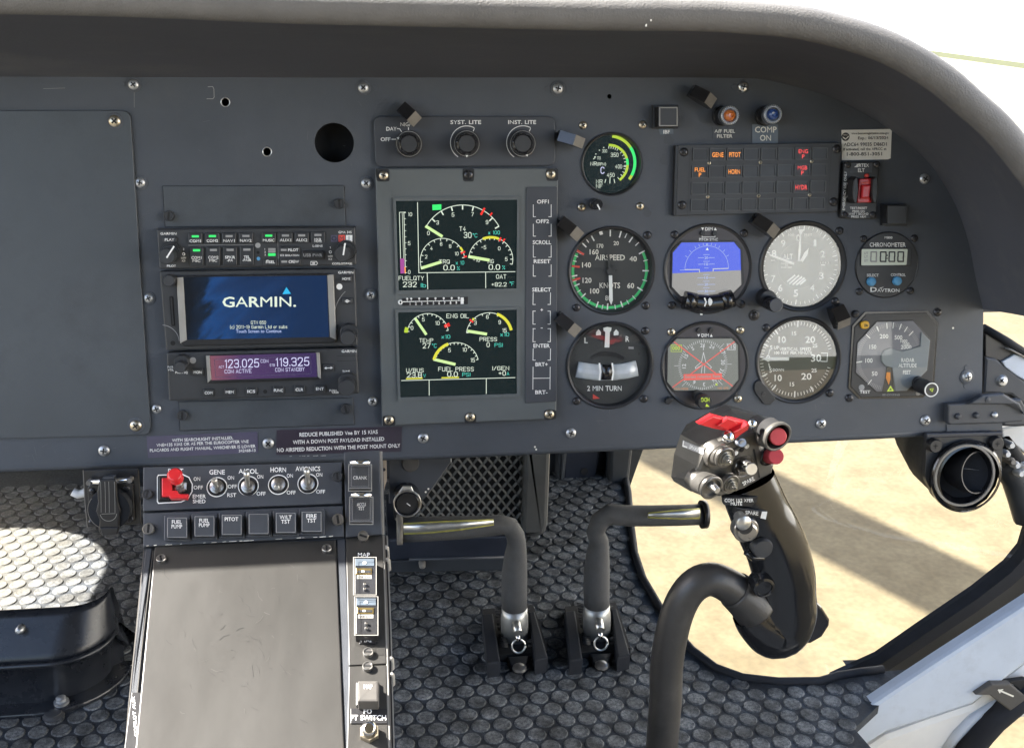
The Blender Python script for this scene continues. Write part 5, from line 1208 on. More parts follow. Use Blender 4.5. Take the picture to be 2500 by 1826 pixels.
b.flat(pl(cG, (1070, 240), (1495, 236), (1548, 300), (1552, 462), (996, 488), (1000, 322)), z, 'e_blue'); b.flat(pl(cG, (996, 488), (1552, 462), (1556, 580), (1470, 665), (1065, 672), (994, 595)), z, 'e_gnd'); z += .0002
o = cG(1273, 448)
b.arc(o, 53, -90, 90, 1.0, z, 'e_pale'); b.stroke(pl(cG, (1058, 462), (1215, 455), (1213, 470)), 1.1, z, 'e_pale')
b.stroke(pl(cG, (1098, 458), (1213, 457), (1216, 478)), 2, z + .0001, 'e_silver'); b.stroke(pl(cG, (1325, 470), (1325, 452), (1446, 448)), 2, z + .0001, 'e_silver')
b.flat(pl(cG, (1265, 300), (1290, 300), (1278, 280)), z, 'e_white'); b.flat(pl(cG, (1265, 248), (1285, 248), (1276, 268)), z, 'e_pale')
b.ticks(o, [-60, -45, -30, -20, -10, 10, 20, 30, 45, 60], 55, 61, 1.2, z, 'e_pale')
for y, l, s in ((338, 24, ''), (362, 66, '20'), (392, 24, ''), (414, 66, '10'), (445, 16, ''), (498, 24, ''), (523, 70, '10'), (552, 24, ''), (577, 70, '20'), (605, 24, ''), (632, 70, '30'), (660, 18, '')):
    x0 = 1270
    if s: b.stroke(pl(cG, (x0 - l, y + 1), (x0 - 20, y)), 1.1, z, 'e_pale'); b.stroke(pl(cG, (x0 + 20, y), (x0 + l, y - 1)), 1.1, z, 'e_pale'); b.text(s, cG(x0, y), 6.5, 'e_pale', z, w=9)
    else: b.stroke(pl(cG, (x0 - l, y), (x0 + l, y - 1)), 1.1, z, 'e_pale')
b.build('screen', t)
b = MB(PANEL)
pts = [cG(x, y) for x, y in ((1090, 702), (1180, 720), (1285, 728), (1390, 716), (1480, 690))]
b.tube([PANEL.p(p, zf + .005) for p in pts], .0078, 'gloss', 18)
for q in ((0, 1), (3, 4)): b.tube([PANEL.p(pts[i], zf + .0052) for i in q], .0086, 'gloss', 18)
for x, rr in ((1262, 3), ): b.stroke(pl(cG, (x - 5, 690), (x + 6, 718), (x - 5, 750)), 3.4, zf + .0131, 'white')
b.prism(pl(cG, (1302, 686), (1318, 700), (1322, 720), (1316, 740), (1300, 752), (1290, 738), (1287, 718), (1291, 698)), zf + .0115, zf + .0136, 'white', bev=.0008); b.build('slip_tube', t)
b = MB(PANEL); b.prism(pl(cG, (1165, 770), (1180, 752), (1380, 750), (1400, 765), (1372, 785), (1315, 790), (1270, 765), (1225, 792)), zf - .001, zf + .002, 'bezel', bev=.0004)
for x, y in ((1186, 775), (1360, 770)): b.cyl(cG(x, y), 5, zf, zf + .003, 'blacksteel', .0004, 14)
b.flat(rc(cG, 1220, 810, 1240, 824), .0014, 'white'); b.build('tube_bracket', t)
b = MB(PANEL); b.prism(pl(cG, (1490, 715), (1535, 690), (1560, 720), (1582, 745), (1560, 768), (1520, 750)), 0, .0018, 'bezel', bev=.0004); b.build('corner_lug', t)
# heading display
t, c, rd, zd = gauge_base('heading_display', 'round electronic heading display crossed out in red with an HDG knob', 'gauge', 'hsi', screws=scr4(cG, (988, 960), (1543, 945), (1524, 1498)), sk='brass', rd=90)
b = face(c, HOLES['hsi'][1]); z = zf + .0001
b.text('DIM', cG(1260, 987), 8, 'white', z, w=18); b.flat(pl(cG, (1196, 978), (1220, 978), (1208, 1000)), z, 'white'); b.flat(pl(cG, (1298, 1000), (1322, 1000), (1310, 976)), z, 'white'); b.build('faceplate', t)
b = MB(PANEL)
for x in (1215, 1311): b = MB(PANEL); b.cyl(cG(x, 948), 6, zf - .001, zf + .0022, 'black', .0004, 18); b.build('dim_button', t)
so = pl(cG, (1030, 1008), (1492, 1002), (1540, 1060), (1545, 1340), (1470, 1440), (1010, 1445), (948, 1370), (950, 1075)); si = pl(cG, (1032, 1016), (1478, 1013), (1528, 1070), (1532, 1345), (1462, 1428), (1018, 1434), (956, 1362), (962, 1085))
b = MB(PANEL); b.frame(so, si, zf - .0008, zf + .0012, 'black'); b.build('screen_frame', t)
b = MB(PANEL); z = zf + .0002; b.flat(si, z, 'e_hsi'); z += .0002; o = cG(1243, 1226)
b.ticks(o, [i * 5 for i in range(72)], 54, 60, 1.2, z, 'e_silver'); b.ticks(o, [0, 90, 180, 270, 45, 135, 225, 315], 58, 70, 1.0, z, 'e_silver')
for s, x, y, a in (('21', 1238, 1067, 0), ('24', 1316, 1080, -28), ('27', 1402, 1118, -55), ('30', 1404, 1205, -90), ('33', 1390, 1275, -118), ('N', 1335, 1350, -150), ('3', 1252, 1382, 180), ('6', 1172, 1366, 155), ('12', 1090, 1235, 90), ('15', 1106, 1155, 60), ('S', 1160, 1093, 30)): b.text(s, cG(x, y), 9, 'e_silver', z, rot=a)
b.stroke(pl(cG, (1247, 1125), (1265, 1200), (1312, 1245), (1300, 1256), (1258, 1225), (1256, 1290)), 1.6, z, 'e_silver'); b.stroke(pl(cG, (1247, 1125), (1232, 1200), (1180, 1245), (1185, 1256), (1238, 1225), (1230, 1290)), 1.6, z, 'e_silver'); b.stroke(pl(cG, (1247, 1065), (1247, 1105)), 1.6, z, 'e_silver')
b.stroke(pl(cG, (1010, 1040), (1480, 1395)), 2.6, z + .0001, 'e_redl'); b.stroke(pl(cG, (1495, 1040), (1000, 1405)), 2.6, z + .00015, 'e_redl')
b.flat(pl(cG, (1086, 1300), (1395, 1292), (1396, 1342), (1088, 1350)), z + .0002, 'e_redl'); b.text('Excess rotation Rate', cG(1240, 1318), 7, 'e_gnd', z + .0003, w=86, rot=1.2)
b.text('000', cG(1026, 1090), 9.5, 'e_lime', z, w=19); b.stroke(rc(cG, 986, 1065, 1070, 1118), 1.2, z, 'e_lime', closed=True); b.text('215', cG(1470, 1080), 9.5, 'e_silver', z, w=20); b.stroke(rc(cG, 1438, 1055, 1504, 1104), 1.2, z, 'e_silver', closed=True)
b.text('MAG MODE', cG(1068, 1418), 5, 'e_org', z, w=34); b.text('NO GPS', cG(1405, 1412), 5, 'e_org', z, w=26); b.flat(pl(cG, (1340, 1390), (1364, 1390), (1352, 1370)), z, 'e_lime')
b.build('screen', t)
b = MB(PANEL); b.lathe(cG(1210, 1478), [(13, zf), (13, .012)], 'black', 24, zc=.008); b.lathe(cG(1262, 1528), [(17.5, .010), (17.5, .021), (16.5, .022), (0, .022)], 'black', 32, zc=.022, lobes=0)
b.text('HDG', cG(1262, 1506), 10, 'e_lime', .0222, w=20, rot=180); b.flat(pl(cG, (1262, 1562), (1296, 1562), (1272, 1536)), .0222, 'e_lime'); b.build('knob', t)
b = MB(PANEL); b.prism(pl(cG, (940, 1510), (975, 1485), (1010, 1495), (1000, 1520), (970, 1548), (945, 1540)), 0, .005, 'bezel', bev=.001); b.build('corner_lug', t)
# radar altimeter
t = thing('radar_altimeter', 'octagonal radar altimeter with orange needle tip and lower right knob', 'gauge', PANEL, cH(1190, 1140))
o = [PANEL.p(p, .0016) for p in OCT]; cc = sum(o, Vector()) / 8
b = MB(PANEL); b.ext([cc + (p - cc) * 1.012 for p in o], -.001, .0012, 'gloss'); b.ext([cc + (p - cc) * .965 for p in o], .001, .0020, 'bezel', bev=.0004); b.ext([cc + (p - cc) * .99 for p in o], -.06, -.001, 'black')
z = .0022; b.text('TEST', cH(964, 1443), 7, 'white', z, w=26); b.text('BENDIX/KING', cH(1175, 1466), 4.5, 'greym', z, w=42); b.cyl(cH(938, 1408), 7, .0018, .0026, 'greym', .0002, 16); b.cyl(cH(1392, 1455), 5.5, .0018, .0026, 'bezelworn', .0002, 16); b.build('faceplate', t)
b = MB(PANEL); b.prism(rc(cH, 930, 872, 1002, 936), .0016, .0042, 'amber', bev=.001, r=9); b.text('DH', cH(975, 908), 6.5, 'ink', .0044, w=9); b.build('warning_light', t)
win = pl(cH, (1060, 880), (1350, 870), (1400, 925), (1490, 1030), (1465, 1270), (1300, 1435), (1060, 1440), (892, 1285), (905, 1050))
b = MB(PANEL); wo = [PANEL.p(p, .0022) for p in win]; wc = sum(wo, Vector()) / len(wo)
b.ext([wc + (p - wc) * 1.03 for p in wo], .0015, .0024, 'black', bev=.0004)
M['maskm'] = mat('mask_grey', (.20, .225, .25), .45, var=.06)
M['radial'] = mat('radar_dial_grey', (0.17, 0.17, 0.20), .6, var=.05)
b.flat(win, .0026, 'radial'); z = .0028; o = cH(1160, 1160)
for a0, a1, st_ in ((193, 345, 3.4), (345, 430, 3.2)):
    a = a0
    while a < a1: b.tick(o, a, 70, 79, 1.5, z, 'greym'); a += st_
b.ticks(o, [-8, 4, 18, 30, 43, -26 , -48, 262, 217], 66, 80, 2.4, z + .0001, 'white')
for s, x, y, h, w_ in (('200', 1118, 995, 10, 21), ('500', 1234, 1004, 10, 19), ('1000', 1278, 1033, 7, 17), ('1500', 1296, 1057, 7, 16), ('2000', 1296, 1082, 9, 26), ('150', 1028, 1080, 10, 17), ('100', 996, 1190, 10, 18), ('50', 1042, 1296, 10, 14)): b.text(s, cH(x, y), h, 'white', z, w=w_)
b.flat(pl(cH, (1100, 1440), (1145, 1240), (1180, 1240), (1200, 1436)), z, 'dial')
b.build('dial', t)
b = MB(PANEL); b.prism(pl(cH, (1100, 1200), (1098, 1150), (1120, 1108), (1165, 1090), (1265, 1116), (1410, 1075), (1420, 965), (1490, 1030), (1465, 1270), (1300, 1435), (1210, 1436), (1185, 1250), (1130, 1232)), .0026, .0040, 'maskm', bev=.0005)
z = .0042
for s, x, y, w_ in (('RADAR', 1310, 1187, 32), ('ALTITUDE', 1308, 1230, 44), ('FEET', 1302, 1285, 19)): b.text(s, cH(x, y), 9, 'white', z, w=w_)
b.build('mask', t)
b = MB(PANEL); b.prism(pl(cH, (1140, 1285), (1168, 1285), (1170, 1340), (1156, 1385), (1134, 1330)), .003, .0036, 'orange'); b.prism(pl(cH, (1142, 1240), (1172, 1240), (1168, 1285), (1140, 1285)), .003, .0035, 'black'); b.flat(pl(cH, (1140, 1440), (1198, 1436), (1170, 1392)), .0032, 'e_lime'); b.flat(pl(cH, (1156, 1430), (1182, 1428), (1170, 1410)), .0034, 'dial'); b.build('needle', t)
b = MB(PANEL); k = PANEL.k(cH(1500, 1420)); wg = [PANEL.p(p, .0046) for p in win]; b.ext(wg, .0045, .0047, 'glass'); b.build('glass', t)
b = MB(PANEL); b.lathe(cH(1400, 1370), [(15, .002), (15, .008)], 'black', 28, zc=.006); b.lathe(cH(1502, 1427), [(17.5, .006), (17.5, .028), (16.5, .029), (0, .029)], 'black', 36, zc=.029); b.ring(cH(1502, 1427), 14, 16.8, .028, .0293, 'white'); b.flat(pl(cH, (1482, 1420), (1518, 1412), (1508, 1445)), .0294, 'e_lime'); b.flat(pl(cH, (1492, 1422), (1511, 1418), (1505, 1436)), .0296, 'black'); b.build('knob', t)
for p in ((1548, 800), (838, 1492), (885, 815)): screw(t, PANEL, cH(*p), 9.5, 'black')
# chronometer
t = thing('chronometer', 'small round chronometer with grey display reading 00:00 and two blue buttons', 'clock', PANEL, cH(1137, 420))
c = cH(1137, 420)
b = MB(PANEL); b.lathe(c, [(76.5, -.001), (76.5, .001), (75.5, .0016), (74.5, .0012), (74, .0014), (0, .0014)], 'bezel', 64); z = .0016
for s, x, y, h, w_ in (('M800', 1154, 200, 5.5, 19), ('CHRONOMETER', 1147, 257, 10, 88), ('SELECT', 1027, 503, 6.5, 29), ('CONTROL', 1232, 500, 6.5, 36), ('AVTRON', 1152, 625, 8, 54), ('D', 1034, 618, 11, 16)): b.text(s, cH(x, y), h, 'white', z, w=w_)
b.flat(pl(cH, (1080, 606), (1118, 596), (1090, 612)), z, 'white')
b.build('faceplate', t)
b = MB(PANEL); b.prism(pl(cH, (930, 286), (1342, 283), (1335, 430), (928, 432)), .0012, .0026, 'black', bev=.0004, r=5); b.flat(pl(cH, (938, 292), (1308, 292), (1300, 420), (934, 424)), .0028, 'lcd', r=3)
z = .0030
for s, x in (('0', 1035), ('0', 1112), ('0', 1182), ('0', 1253)):
    for q in (((-20, -38), (20, -38)), ((-20, 38), (20, 38)), ((-22, -34), (-22, -3)), ((22, -34), (22, -3)), ((-24, 3), (-24, 34)), ((20, 3), (20, 34))): b.stroke(pl(cH, (x + q[0][0], 354 + q[0][1]), (x + q[1][0], 354 + q[1][1])), 3.2, z, 'ink' if x > 1080 else 'greym')
b.flat(rc(cH, 1140, 338, 1150, 348), z, 'ink'); b.flat(rc(cH, 1138, 362, 1148, 372), z, 'ink')
for s, y in (('UT', 325), ('LT', 354), ('ET', 386)): b.text(s, cH(974, y), 5.5, 'greym', z)
b.build('display', t)
for x, y in ((1024, 556), (1232, 551)):
    b = MB(PANEL); b.lathe(cH(x, y), [(10.5, .001), (10.5, .004), (9, .0052), (5, .0058), (0, .006)], 'blueb', 28, zc=.005); b.build('button', t)
for p in ((952, 210), (1362, 206), (918, 634), (1330, 628)): screw(t, PANEL, cH(*p), 8.5, 'black')
M['annf'] = mat('caption_frame', (0.075, 0.077, 0.08), .4)
# ------------------------------------------------------------------ eyebrow lamps: post, angled head with worn facet
def eyebrow(lab, base, tip, wpx=27):
    # base and tip: photo pixels of the post foot and of the far end of the head
    t = thing('eyebrow_lamp', lab, 'lamp', PANEL, base, group='eyebrow lamps on the panel')
    b = MB(PANEL); b.lathe(base, [(13, 0), (13, .009), (12, .010), (0, .010)], 'gloss', 24, zc=.003)
    b.ring(base, 12.5, 14.5, .002, .0035, 'chrome', 24); b.build('post', t)
    p0 = PANEL.p(base, .013); p1 = PANEL.p(tip, .018)
    d = Vector((p1.x - p0.x, p1.y - p0.y, 0)); L_ = d.length; d.normalize(); n = Vector((-d.y, d.x, 0)); W_ = wpx * PANEL.k(base) / 2
    prof = [(-.006, .005), (-.006, .016), (L_ * .42, .0235), (L_, .0165), (L_ * .98, .007), (L_ * .3, .004)]
    q = [Vector((p0.x, p0.y, 0)) + d * a + Vector((0, 0, z)) for a, z in prof]
    b = MB(PANEL); K = len(q); vs_ = [p + n * W_ for p in q] + [p - n * W_ for p in q]
    fs = [(i, (i + 1) % K, K + (i + 1) % K, K + i) for i in range(K) if i != 2] + [tuple(range(K))[::-1], tuple(range(K, 2 * K))]
    b.add(vs_, fs, 'gloss'); hd_ = b.build('head', t)
    e = .0006; b = MB(PANEL); nn = Vector((0, 0, .0003))
    b.add([q[2] + n * W_ + nn * 0, q[3] + n * W_, q[3] - n * W_, q[2] - n * W_], [(0, 1, 2, 3)], 'bezelworn'); b.build('facet', hd_)
eyebrow('eyebrow lamp hanging over the NIGHT label of the dimmer panel', cC(415, 45), cC(525, 148), 30)
eyebrow('eyebrow lamp left of the rotor speed gauge', cE(165, 680), cE(375, 745), 25)
eyebrow('eyebrow lamp at the upper left of the airspeed dial', cG(130, 95), cG(258, 200), 27)
eyebrow('eyebrow lamp at the upper left of the turn indicator', cG(110, 865), cG(240, 972), 27)
eyebrow('eyebrow lamp near the orange lens, highest on the panel', cE(1575, 215), cE(1760, 320), 27)
eyebrow('eyebrow lamp at the upper left of the altimeter', cH(110, 70), cH(258, 172), 27)
eyebrow('black eyebrow lamp between the altimeter and the radar altimeter', cH(745, 800), cH(800, 925), 32)
# dimmer knob below the rotor gauge
t = thing('dimmer_knob', 'tiny black dimmer knob with white pointer below the rotor speed gauge', 'knob', PANEL, cE(500, 1395))
b = MB(PANEL); b.lathe(cE(488, 1385), [(13.5, 0), (13.5, .006), (12, .0065)], 'black', 24, zc=.003); b.lathe(cE(522, 1390), [(12.5, .006), (12.5, .016), (11.5, .017), (0, .017)], 'gloss', 28, zc=.017); b.build('cap', t)
b = MB(PANEL); b.stroke(pl(cE, (518, 1395), (540, 1440)), 3.4, .0173, 'white'); b.build('pointer', t)
# square push switches
def push(lab, c, x0, y0, x1, y1, edge_mt, grp='square push switches on the panel'):
    t = thing('push_switch', lab, 'switch', PANEL, c((x0 + x1) / 2, (y0 + y1) / 2), group=grp)
    b = MB(PANEL); b.prism(rc(c, x0 - 52, y0 - 14, x1, y1 + 16), 0, .004, 'black', bev=.0006, r=2); b.build('housing', t)
    b = MB(PANEL); b.prism(rc(c, x0, y0, x1, y1), .003, .014, 'black', bev=.0008, r=3); b.frame(rc(c, x0 + 8, y0 + 8, x1 - 8, y1 - 8), rc(c, x0 + 20, y0 + 20, x1 - 20, y1 - 20), .0138, .0146, edge_mt); b.flat(rc(c, x0 + 20, y0 + 20, x1 - 20, y1 - 20), .0142, 'radio'); b.build('button', t)
push('square black push switch with pale rim above the IBF tape', cE, 1163, 348, 1376, 568, 'radiolite')
push('square all black push switch between the emergency switch and the hood', cF, 1590, 1398, 1805, 1600, 'keycap')
t = thing('tape_label', 'small strip of clear tape reading IBF under the square switch', 'label', PANEL, cE(1250, 620))
b = MB(PANEL); b.flat(pl(cE, (1165, 588), (1320, 584), (1322, 640), (1250, 642), (1180, 650)), .0004, 'tagblue'); b.text('IBF', cE(1250, 620), 8.5, 'white', .0006, w=16); b.build('tape', t)
# press-to-test lights
def indicator(lab, face, basec, lens, ringmt):
    t = thing('press_light', lab, 'indicator light', PANEL, basec, group='press to test lights')
    b = MB(PANEL); b.lathe(basec, [(23, 0), (23, .004), (21, .005), (20.5, .014), (21, .016)], 'black', 32, zc=.004); b.build('body', t)
    b = MB(PANEL); c = face; b.ring(c, 13.5, 22.5, .010, .0185, ringmt, 36, bev=.0012)
    for i in range(28): b.tick(c, i * 360 / 28, 19.5, 21.5, 1.2, .0188, 'white')
    b.build('collar', t)
    b = MB(PANEL); b.lathe(c, [(14, .016), (13.5, .0195), (11, .0215), (6, .0225), (5, .0215), (0, .0213)], lens, 32, zc=.02); b.build('lens', t)
M['lens_o'] = mat('amber_lens', (0.62, 0.17, 0.035), 0.12, var=.1, coat=.6); M['lens_b'] = mat('blue_lens', (0.03, 0.075, 0.26), 0.12, var=.1, coat=.6)
M['collar'] = mat('light_collar', (0.30, 0.32, 0.36), .3, .5, var=.1)
indicator('press light with orange lens above the A/F fuel filter tag', cE(1925, 445), cE(1845, 450), 'lens_o', 'collar')
indicator('press light with dark blue lens above the COMP ON tag', cF(382, 432), cF(300, 450), 'lens_b', 'collar')
t = thing('placard', 'small dark tag reading A/F FUEL FILTER under the orange light', 'placard', PANEL, cE(1865, 638), group='placards on the panel')
b = MB(PANEL); b.prism(rc(cE, 1738, 578, 1985, 698), 0, .0006, 'keygrey'); b.text('A/F FUEL', cE(1867, 612), 8, 'cream', .0008, w=50); b.text('FILTER', cE(1867, 664), 8, 'cream', .0008, w=38); b.build('tag', t)
t = thing('placard', 'slate blue tag reading COMP ON in large letters under the blue light', 'placard', PANEL, cF(297, 640), group='placards on the panel')
b = MB(PANEL); b.prism(rc(cF, 160, 540, 432, 740), 0, .0008, 'tagblue'); b.text('COMP', cF(303, 596), 14, 'cream', .001, w=53); b.text('ON', cF(299, 684), 14, 'cream', .001, w=27); b.build('tag', t)
# annunciator panel
t = thing('annunciator_panel', 'dark annunciator panel with four rows of caption windows, some lit orange and red', 'annunciator', PANEL, (1850, 440))
ZP = .006
lx0, ly0 = cE(1345, 762); b = MB(PANEL)
b.prism([cE(1345, 762), cF(1100, 735), cF(1062, 1468), cE(1322, 1508)], 0, ZP, 'black', bev=.0008)
b.prism([cE(1378, 760), cF(1098, 737), cF(1060, 1466), cE(1350, 1505)], ZP - .001, ZP + .0004, 'radio', bev=.0002)
b.stroke(pl(cE, (1503, 765), (1472, 1502)), 1.2, ZP + .0006, 'black'); b.stroke(pl(cF, (1003, 745), (960, 1470)), 1.2, ZP + .0006, 'black')
b.build('faceplate', t)
caps = {(1, 0): (('GENE',), 'e_amber'), (2, 0): (('PITOT',), 'e_amber'), (0, 1): (('FUEL', 'P'), 'e_amber'), (2, 1): (('HORN',), 'e_amber'), (6, 0): (('ENG', 'P'), 'e_red'), (6, 1): (('MGB', 'P'), 'e_red'), (6, 2): (('HYDR',), 'e_red')}
def win_c(i, j):
    a = [(1710.7, 377.8), (1709.2, 420.3), (1707.5, 461), (1706, 501.5)][j]; e = [(2002.9, 375.3), (2000.8, 414.8), (1998, 456), (1995.5, 496.8)][j]
    f = i / 7; return (a[0] + (e[0] - a[0]) * f, a[1] + (e[1] - a[1]) * f)
for j in range(4):
    for i in range(8):
        x, y = win_c(i, j); b = MB(PANEL)
        r4 = [(x - 17, y - 12.8), (x + 17, y - 12.8), (x + 16.5, y + 12.8), (x - 17.5, y + 12.8)]
        r5 = [(x - 19, y - 14.8), (x + 19, y - 14.8), (x + 18.5, y + 14.8), (x - 19.5, y + 14.8)]
        b.frame(r5, r4, ZP, ZP + .0014, 'annf'); b.flat(r4, ZP + .0006, 'black')
        if (i, j) in caps:
            ls, mt_ = caps[(i, j)]
            if len(ls) == 1: b.text(ls[0], (x, y + 1), 11, mt_, ZP + .0008, w=28 if ls[0] != 'HYDR' else 29, bold=.03)
            else: b.text(ls[0], (x, y - 5.5), 9.5, mt_, ZP + .0008, w=23 if ls[0] != 'FUEL' else 26, bold=.03); b.text(ls[1], (x, y + 7), 9.5, mt_, ZP + .0008, bold=.03)
        b.build('caption_window', t, label='lit caption ' + ' '.join(caps[(i, j)][0]) if (i, j) in caps else None)
for p in ((1432, 835), (1412, 1396)): screw(t, PANEL, cE(*p), 10.5, 'black', ZP)
for p in ((1055, 803), (1020, 1362)): screw(t, PANEL, cF(*p), 10.5, 'black', ZP)
for c_, p in ((cE, (1702, 950)), (cE, (2245, 942)), (cE, (1685, 1308)), (cE, (2225, 1298)), (cF, (245, 942)), (cF, (790, 932)), (cF, (225, 1298)), (cF, (768, 1288))): screw(t, PANEL, c_(*p), 4.6, 'brass', ZP)
# registration sticker
t = thing('registration_sticker', 'white beacon registration sticker with phone number above the red emergency switch', 'sticker', PANEL, cF(1370, 760))
b = MB(PANEL); b.prism(pl(cF, (1108, 600), (1622, 590), (1640, 610), (1628, 900), (1600, 912), (1112, 922)), 0, .0005, 'sticker'); z = .0007
for s, x, y, h, w_ in (('www.beaconregistration.noaa.gov', 1412, 634, 5, 92), ('Exp.: 06/13/2024', 1442, 684, 6.5, 74), ('ADC64 99035 D86D1', 1360, 752, 8, 105), ('If activated, call the AFRCC at', 1355, 802, 6, 105), ('1-800-851-3051', 1350, 854, 8, 86)): b.text(s, cF(x, y), h, 'ink' if h > 6.2 else 'radio', z, w=w_, rot=.6)
b.cyl(cF(1150, 672), 9.5, 0, .0008, 'ink', n=28); b.flat(pl(cF, (1118, 668), (1150, 690), (1182, 660), (1186, 672), (1150, 704), (1122, 684)), .001, 'sticker'); b.text('NOAA', cF(1148, 652), 3, 'sticker', .001, w=10); b.build('paper', t)
# emergency locator switch
t = thing('emergency_switch', 'black emergency locator panel with a red rocker switch', 'switch', PANEL, cF(1310, 1240))
ZT = .005
b = MB(PANEL); b.prism(pl(cF, (1130, 940), (1508, 938), (1475, 1545), (1092, 1535)), 0, ZT, 'black', bev=.0008, r=5); z = ZT + .0002
b.flat(pl(cF, (1210, 948), (1435, 948), (1428, 1052), (1195, 1052)), z, 'keygrey')
b.text('ARTEX', cF(1328, 975), 8, 'white', z + .0001, w=32); b.flat(pl(cF, (1240, 995), (1290, 955), (1282, 995)), z + .0001, 'white'); b.text('ELT', cF(1316, 1027), 8.5, 'white', z + .0001, w=16)
b.text('EMERGENCY USE ONLY', cF(1140, 1245), 6, 'white', z, w=95, rot=87); b.text('ON', cF(1192, 1168), 6.5, 'white', z, w=11); b.text('ARM', cF(1195, 1305), 6.5, 'white', z, w=17)
for s, y, w_ in (('TEST/RESET', 1428, 42), ('PRESS ON', 1462, 30), ('WAIT 1 SECOND', 1490, 48), ('PRESS ARM', 1520, 36)): b.text(s, cF(1287, y), 5.2, 'white', z, w=w_)
b.build('faceplate', t)
b = MB(PANEL)
for x in (1262, 1470): b.prism(pl(cF, (x, 1095), (x + 22, 1105), (x + 30, 1235), (x + 10, 1378), (x - 18, 1378), (x - 38, 1330), (x - 42, 1240), (x - 30, 1130)), ZT, ZT + .011, 'black', bev=.001)
b.build('guard', t)
b = MB(PANEL); b.prism(pl(cF, (1295, 1118), (1460, 1112), (1444, 1368), (1272, 1372)), ZT, ZT + .006, 'redp', bev=.0008); b.frame(pl(cF, (1316, 1152), (1432, 1148), (1415, 1332), (1306, 1336)), pl(cF, (1326, 1170), (1424, 1168), (1408, 1324), (1316, 1328)), ZT + .005, ZT + .0066, 'redm'); b.prism(pl(cF, (1326, 1182), (1424, 1178), (1408, 1324), (1314, 1328)), ZT + .005, ZT + .009, 'redp', bev=.0016); b.build('rocker', t)
b = MB(PANEL); b.lathe(cF(1370, 1085), [(5, ZT), (5, ZT + .002), (3, ZT + .003), (0, ZT + .0032)], 'redm', 16, zc=ZT); b.build('lamp', t)
for p in ((1172, 970), (1482, 965), (1138, 1502), (1440, 1500)): screw(t, PANEL, cF(*p), 8, 'black', ZT)
# loose panel screw between the gauges
screw(ip, PANEL, cG(1655, 825), 9, 'blackw')
# long placards on the lower edge
t = thing('placard', 'violet placard about the searchlight, left of the plum one', 'placard', PANEL, cI(910, 190), group='placards on the panel')
b = MB(PANEL); b.prism(pl(cI, (515, 132), (1302, 98), (1306, 245), (526, 284)), 0, .0005, 'placardv'); z = .0007; r_ = 2.4
for s, x, y, h, w_ in (('WITH SEARCHLIGHT INSTALLED,', 912, 150, 7, 149), ('VNE=135 KIAS OR AS PER THE EUROCOPTER VNE', 912, 180, 7, 225), ('PLACARDS AND FLIGHT MANUAL, WHICHEVER IS LOWER', 913, 215, 7, 258), ('342468-13', 1228, 231, 6.5, 41)): b.text(s, cI(x, y), h, 'white', z, w=w_, rot=r_)
b.build('tag', t)
t = thing('placard', 'long plum placard about down post payload under the engine display', 'placard', PANEL, cW(748, 975), group='placards on the panel')
b = MB(PANEL); b.prism([cI(1438, 86), (981, 1041), (979, 1102), cI(1432, 262)], 0, .0005, 'placard'); r_ = 2.2
for s, c_, h, w_ in (('REDUCE PUBLISHED Vne BY 15 KIAS', cW(748, 957), 9, 191), ('WITH A DOWN POST PAYLOAD INSTALLED', cW(748, 973), 9, 223), ('NO AIRSPEED REDUCTION WITH THE POST MOUNT ONLY', cW(748, 989), 9, 301)): b.text(s, c_, h, 'white', z, w=w_, rot=r_)
b.build('tag', t)
# ------------------------------------------------------------------ air vent nozzle, bracket and right-hand structure
VF = PANEL.shifted(.004)
t = thing('air_vent', 'glossy black air nozzle in a bracket below the right end of the panel', 'air vent', VF, cM(1170, 920))
b = MB(VF)
vo = [VF.p(p) for p in pl(cM, (866, 590), (1482, 580), (1478, 780), (1455, 900), (1425, 1010), (1350, 1120), (1240, 1195), (1130, 1215), (1010, 1180), (920, 1090), (855, 950), (860, 760))]
vc = VF.p(cM(1172, 925)); n = 72; oo = []
for i in range(n):
    a = 6.28318 * i / n; dx, dy = math.cos(a), math.sin(a); best = None
    for j in range(len(vo)):
        p, q = vo[j], vo[(j + 1) % len(vo)]; ex, ey = q.x - p.x, q.y - p.y; dt = dx * ey - dy * ex
        if abs(dt) < 1e-12: continue
        tt = ((p.x - vc.x) * ey - (p.y - vc.y) * ex) / dt; uu = ((p.x - vc.x) * dy - (p.y - vc.y) * dx) / dt
        if tt > 0 and -1e-6 <= uu <= 1 + 1e-6: best = tt if best is None else min(best, tt)
    oo.append(vc + Vector((dx, dy, 0)) * best)
vin = [vc + Vector((math.cos(6.28318 * i / n), math.sin(6.28318 * i / n), 0)) * .033 for i in range(n)]
rows = [[p + Vector((0, 0, -.006)) for p in oo], oo, vin, [p + Vector((0, 0, -.006)) for p in vin]]
b.add([p for r_ in rows for p in r_], [(k_ * n + i, k_ * n + (i + 1) % n, (k_ + 1) * n + (i + 1) % n, (k_ + 1) * n + i) for k_ in range(3) for i in range(n)], 'bezel')
b.prism(pl(cM, (866, 588), (1484, 574), (1484, 606), (866, 626)), -.002, .004, 'navy', bev=.001); b.build('mounting_plate', t)
b = MB(VF); c = cM(1172, 925); k = VF.k(c); o = VF.p(c)
b.lathe_at(o, [(.0375, 0), (.0375, .004), (.034, .009), (.0315, .0095)], 'gloss', 56, cap=False)
b.lathe_at(VF.p(cM(1175, 928), .01), [(.0320, .008), (.0318, .0105), (.0296, .0105), (.0294, .009)], 'bezelworn', 56, cap=False)
b.build('housing', t)
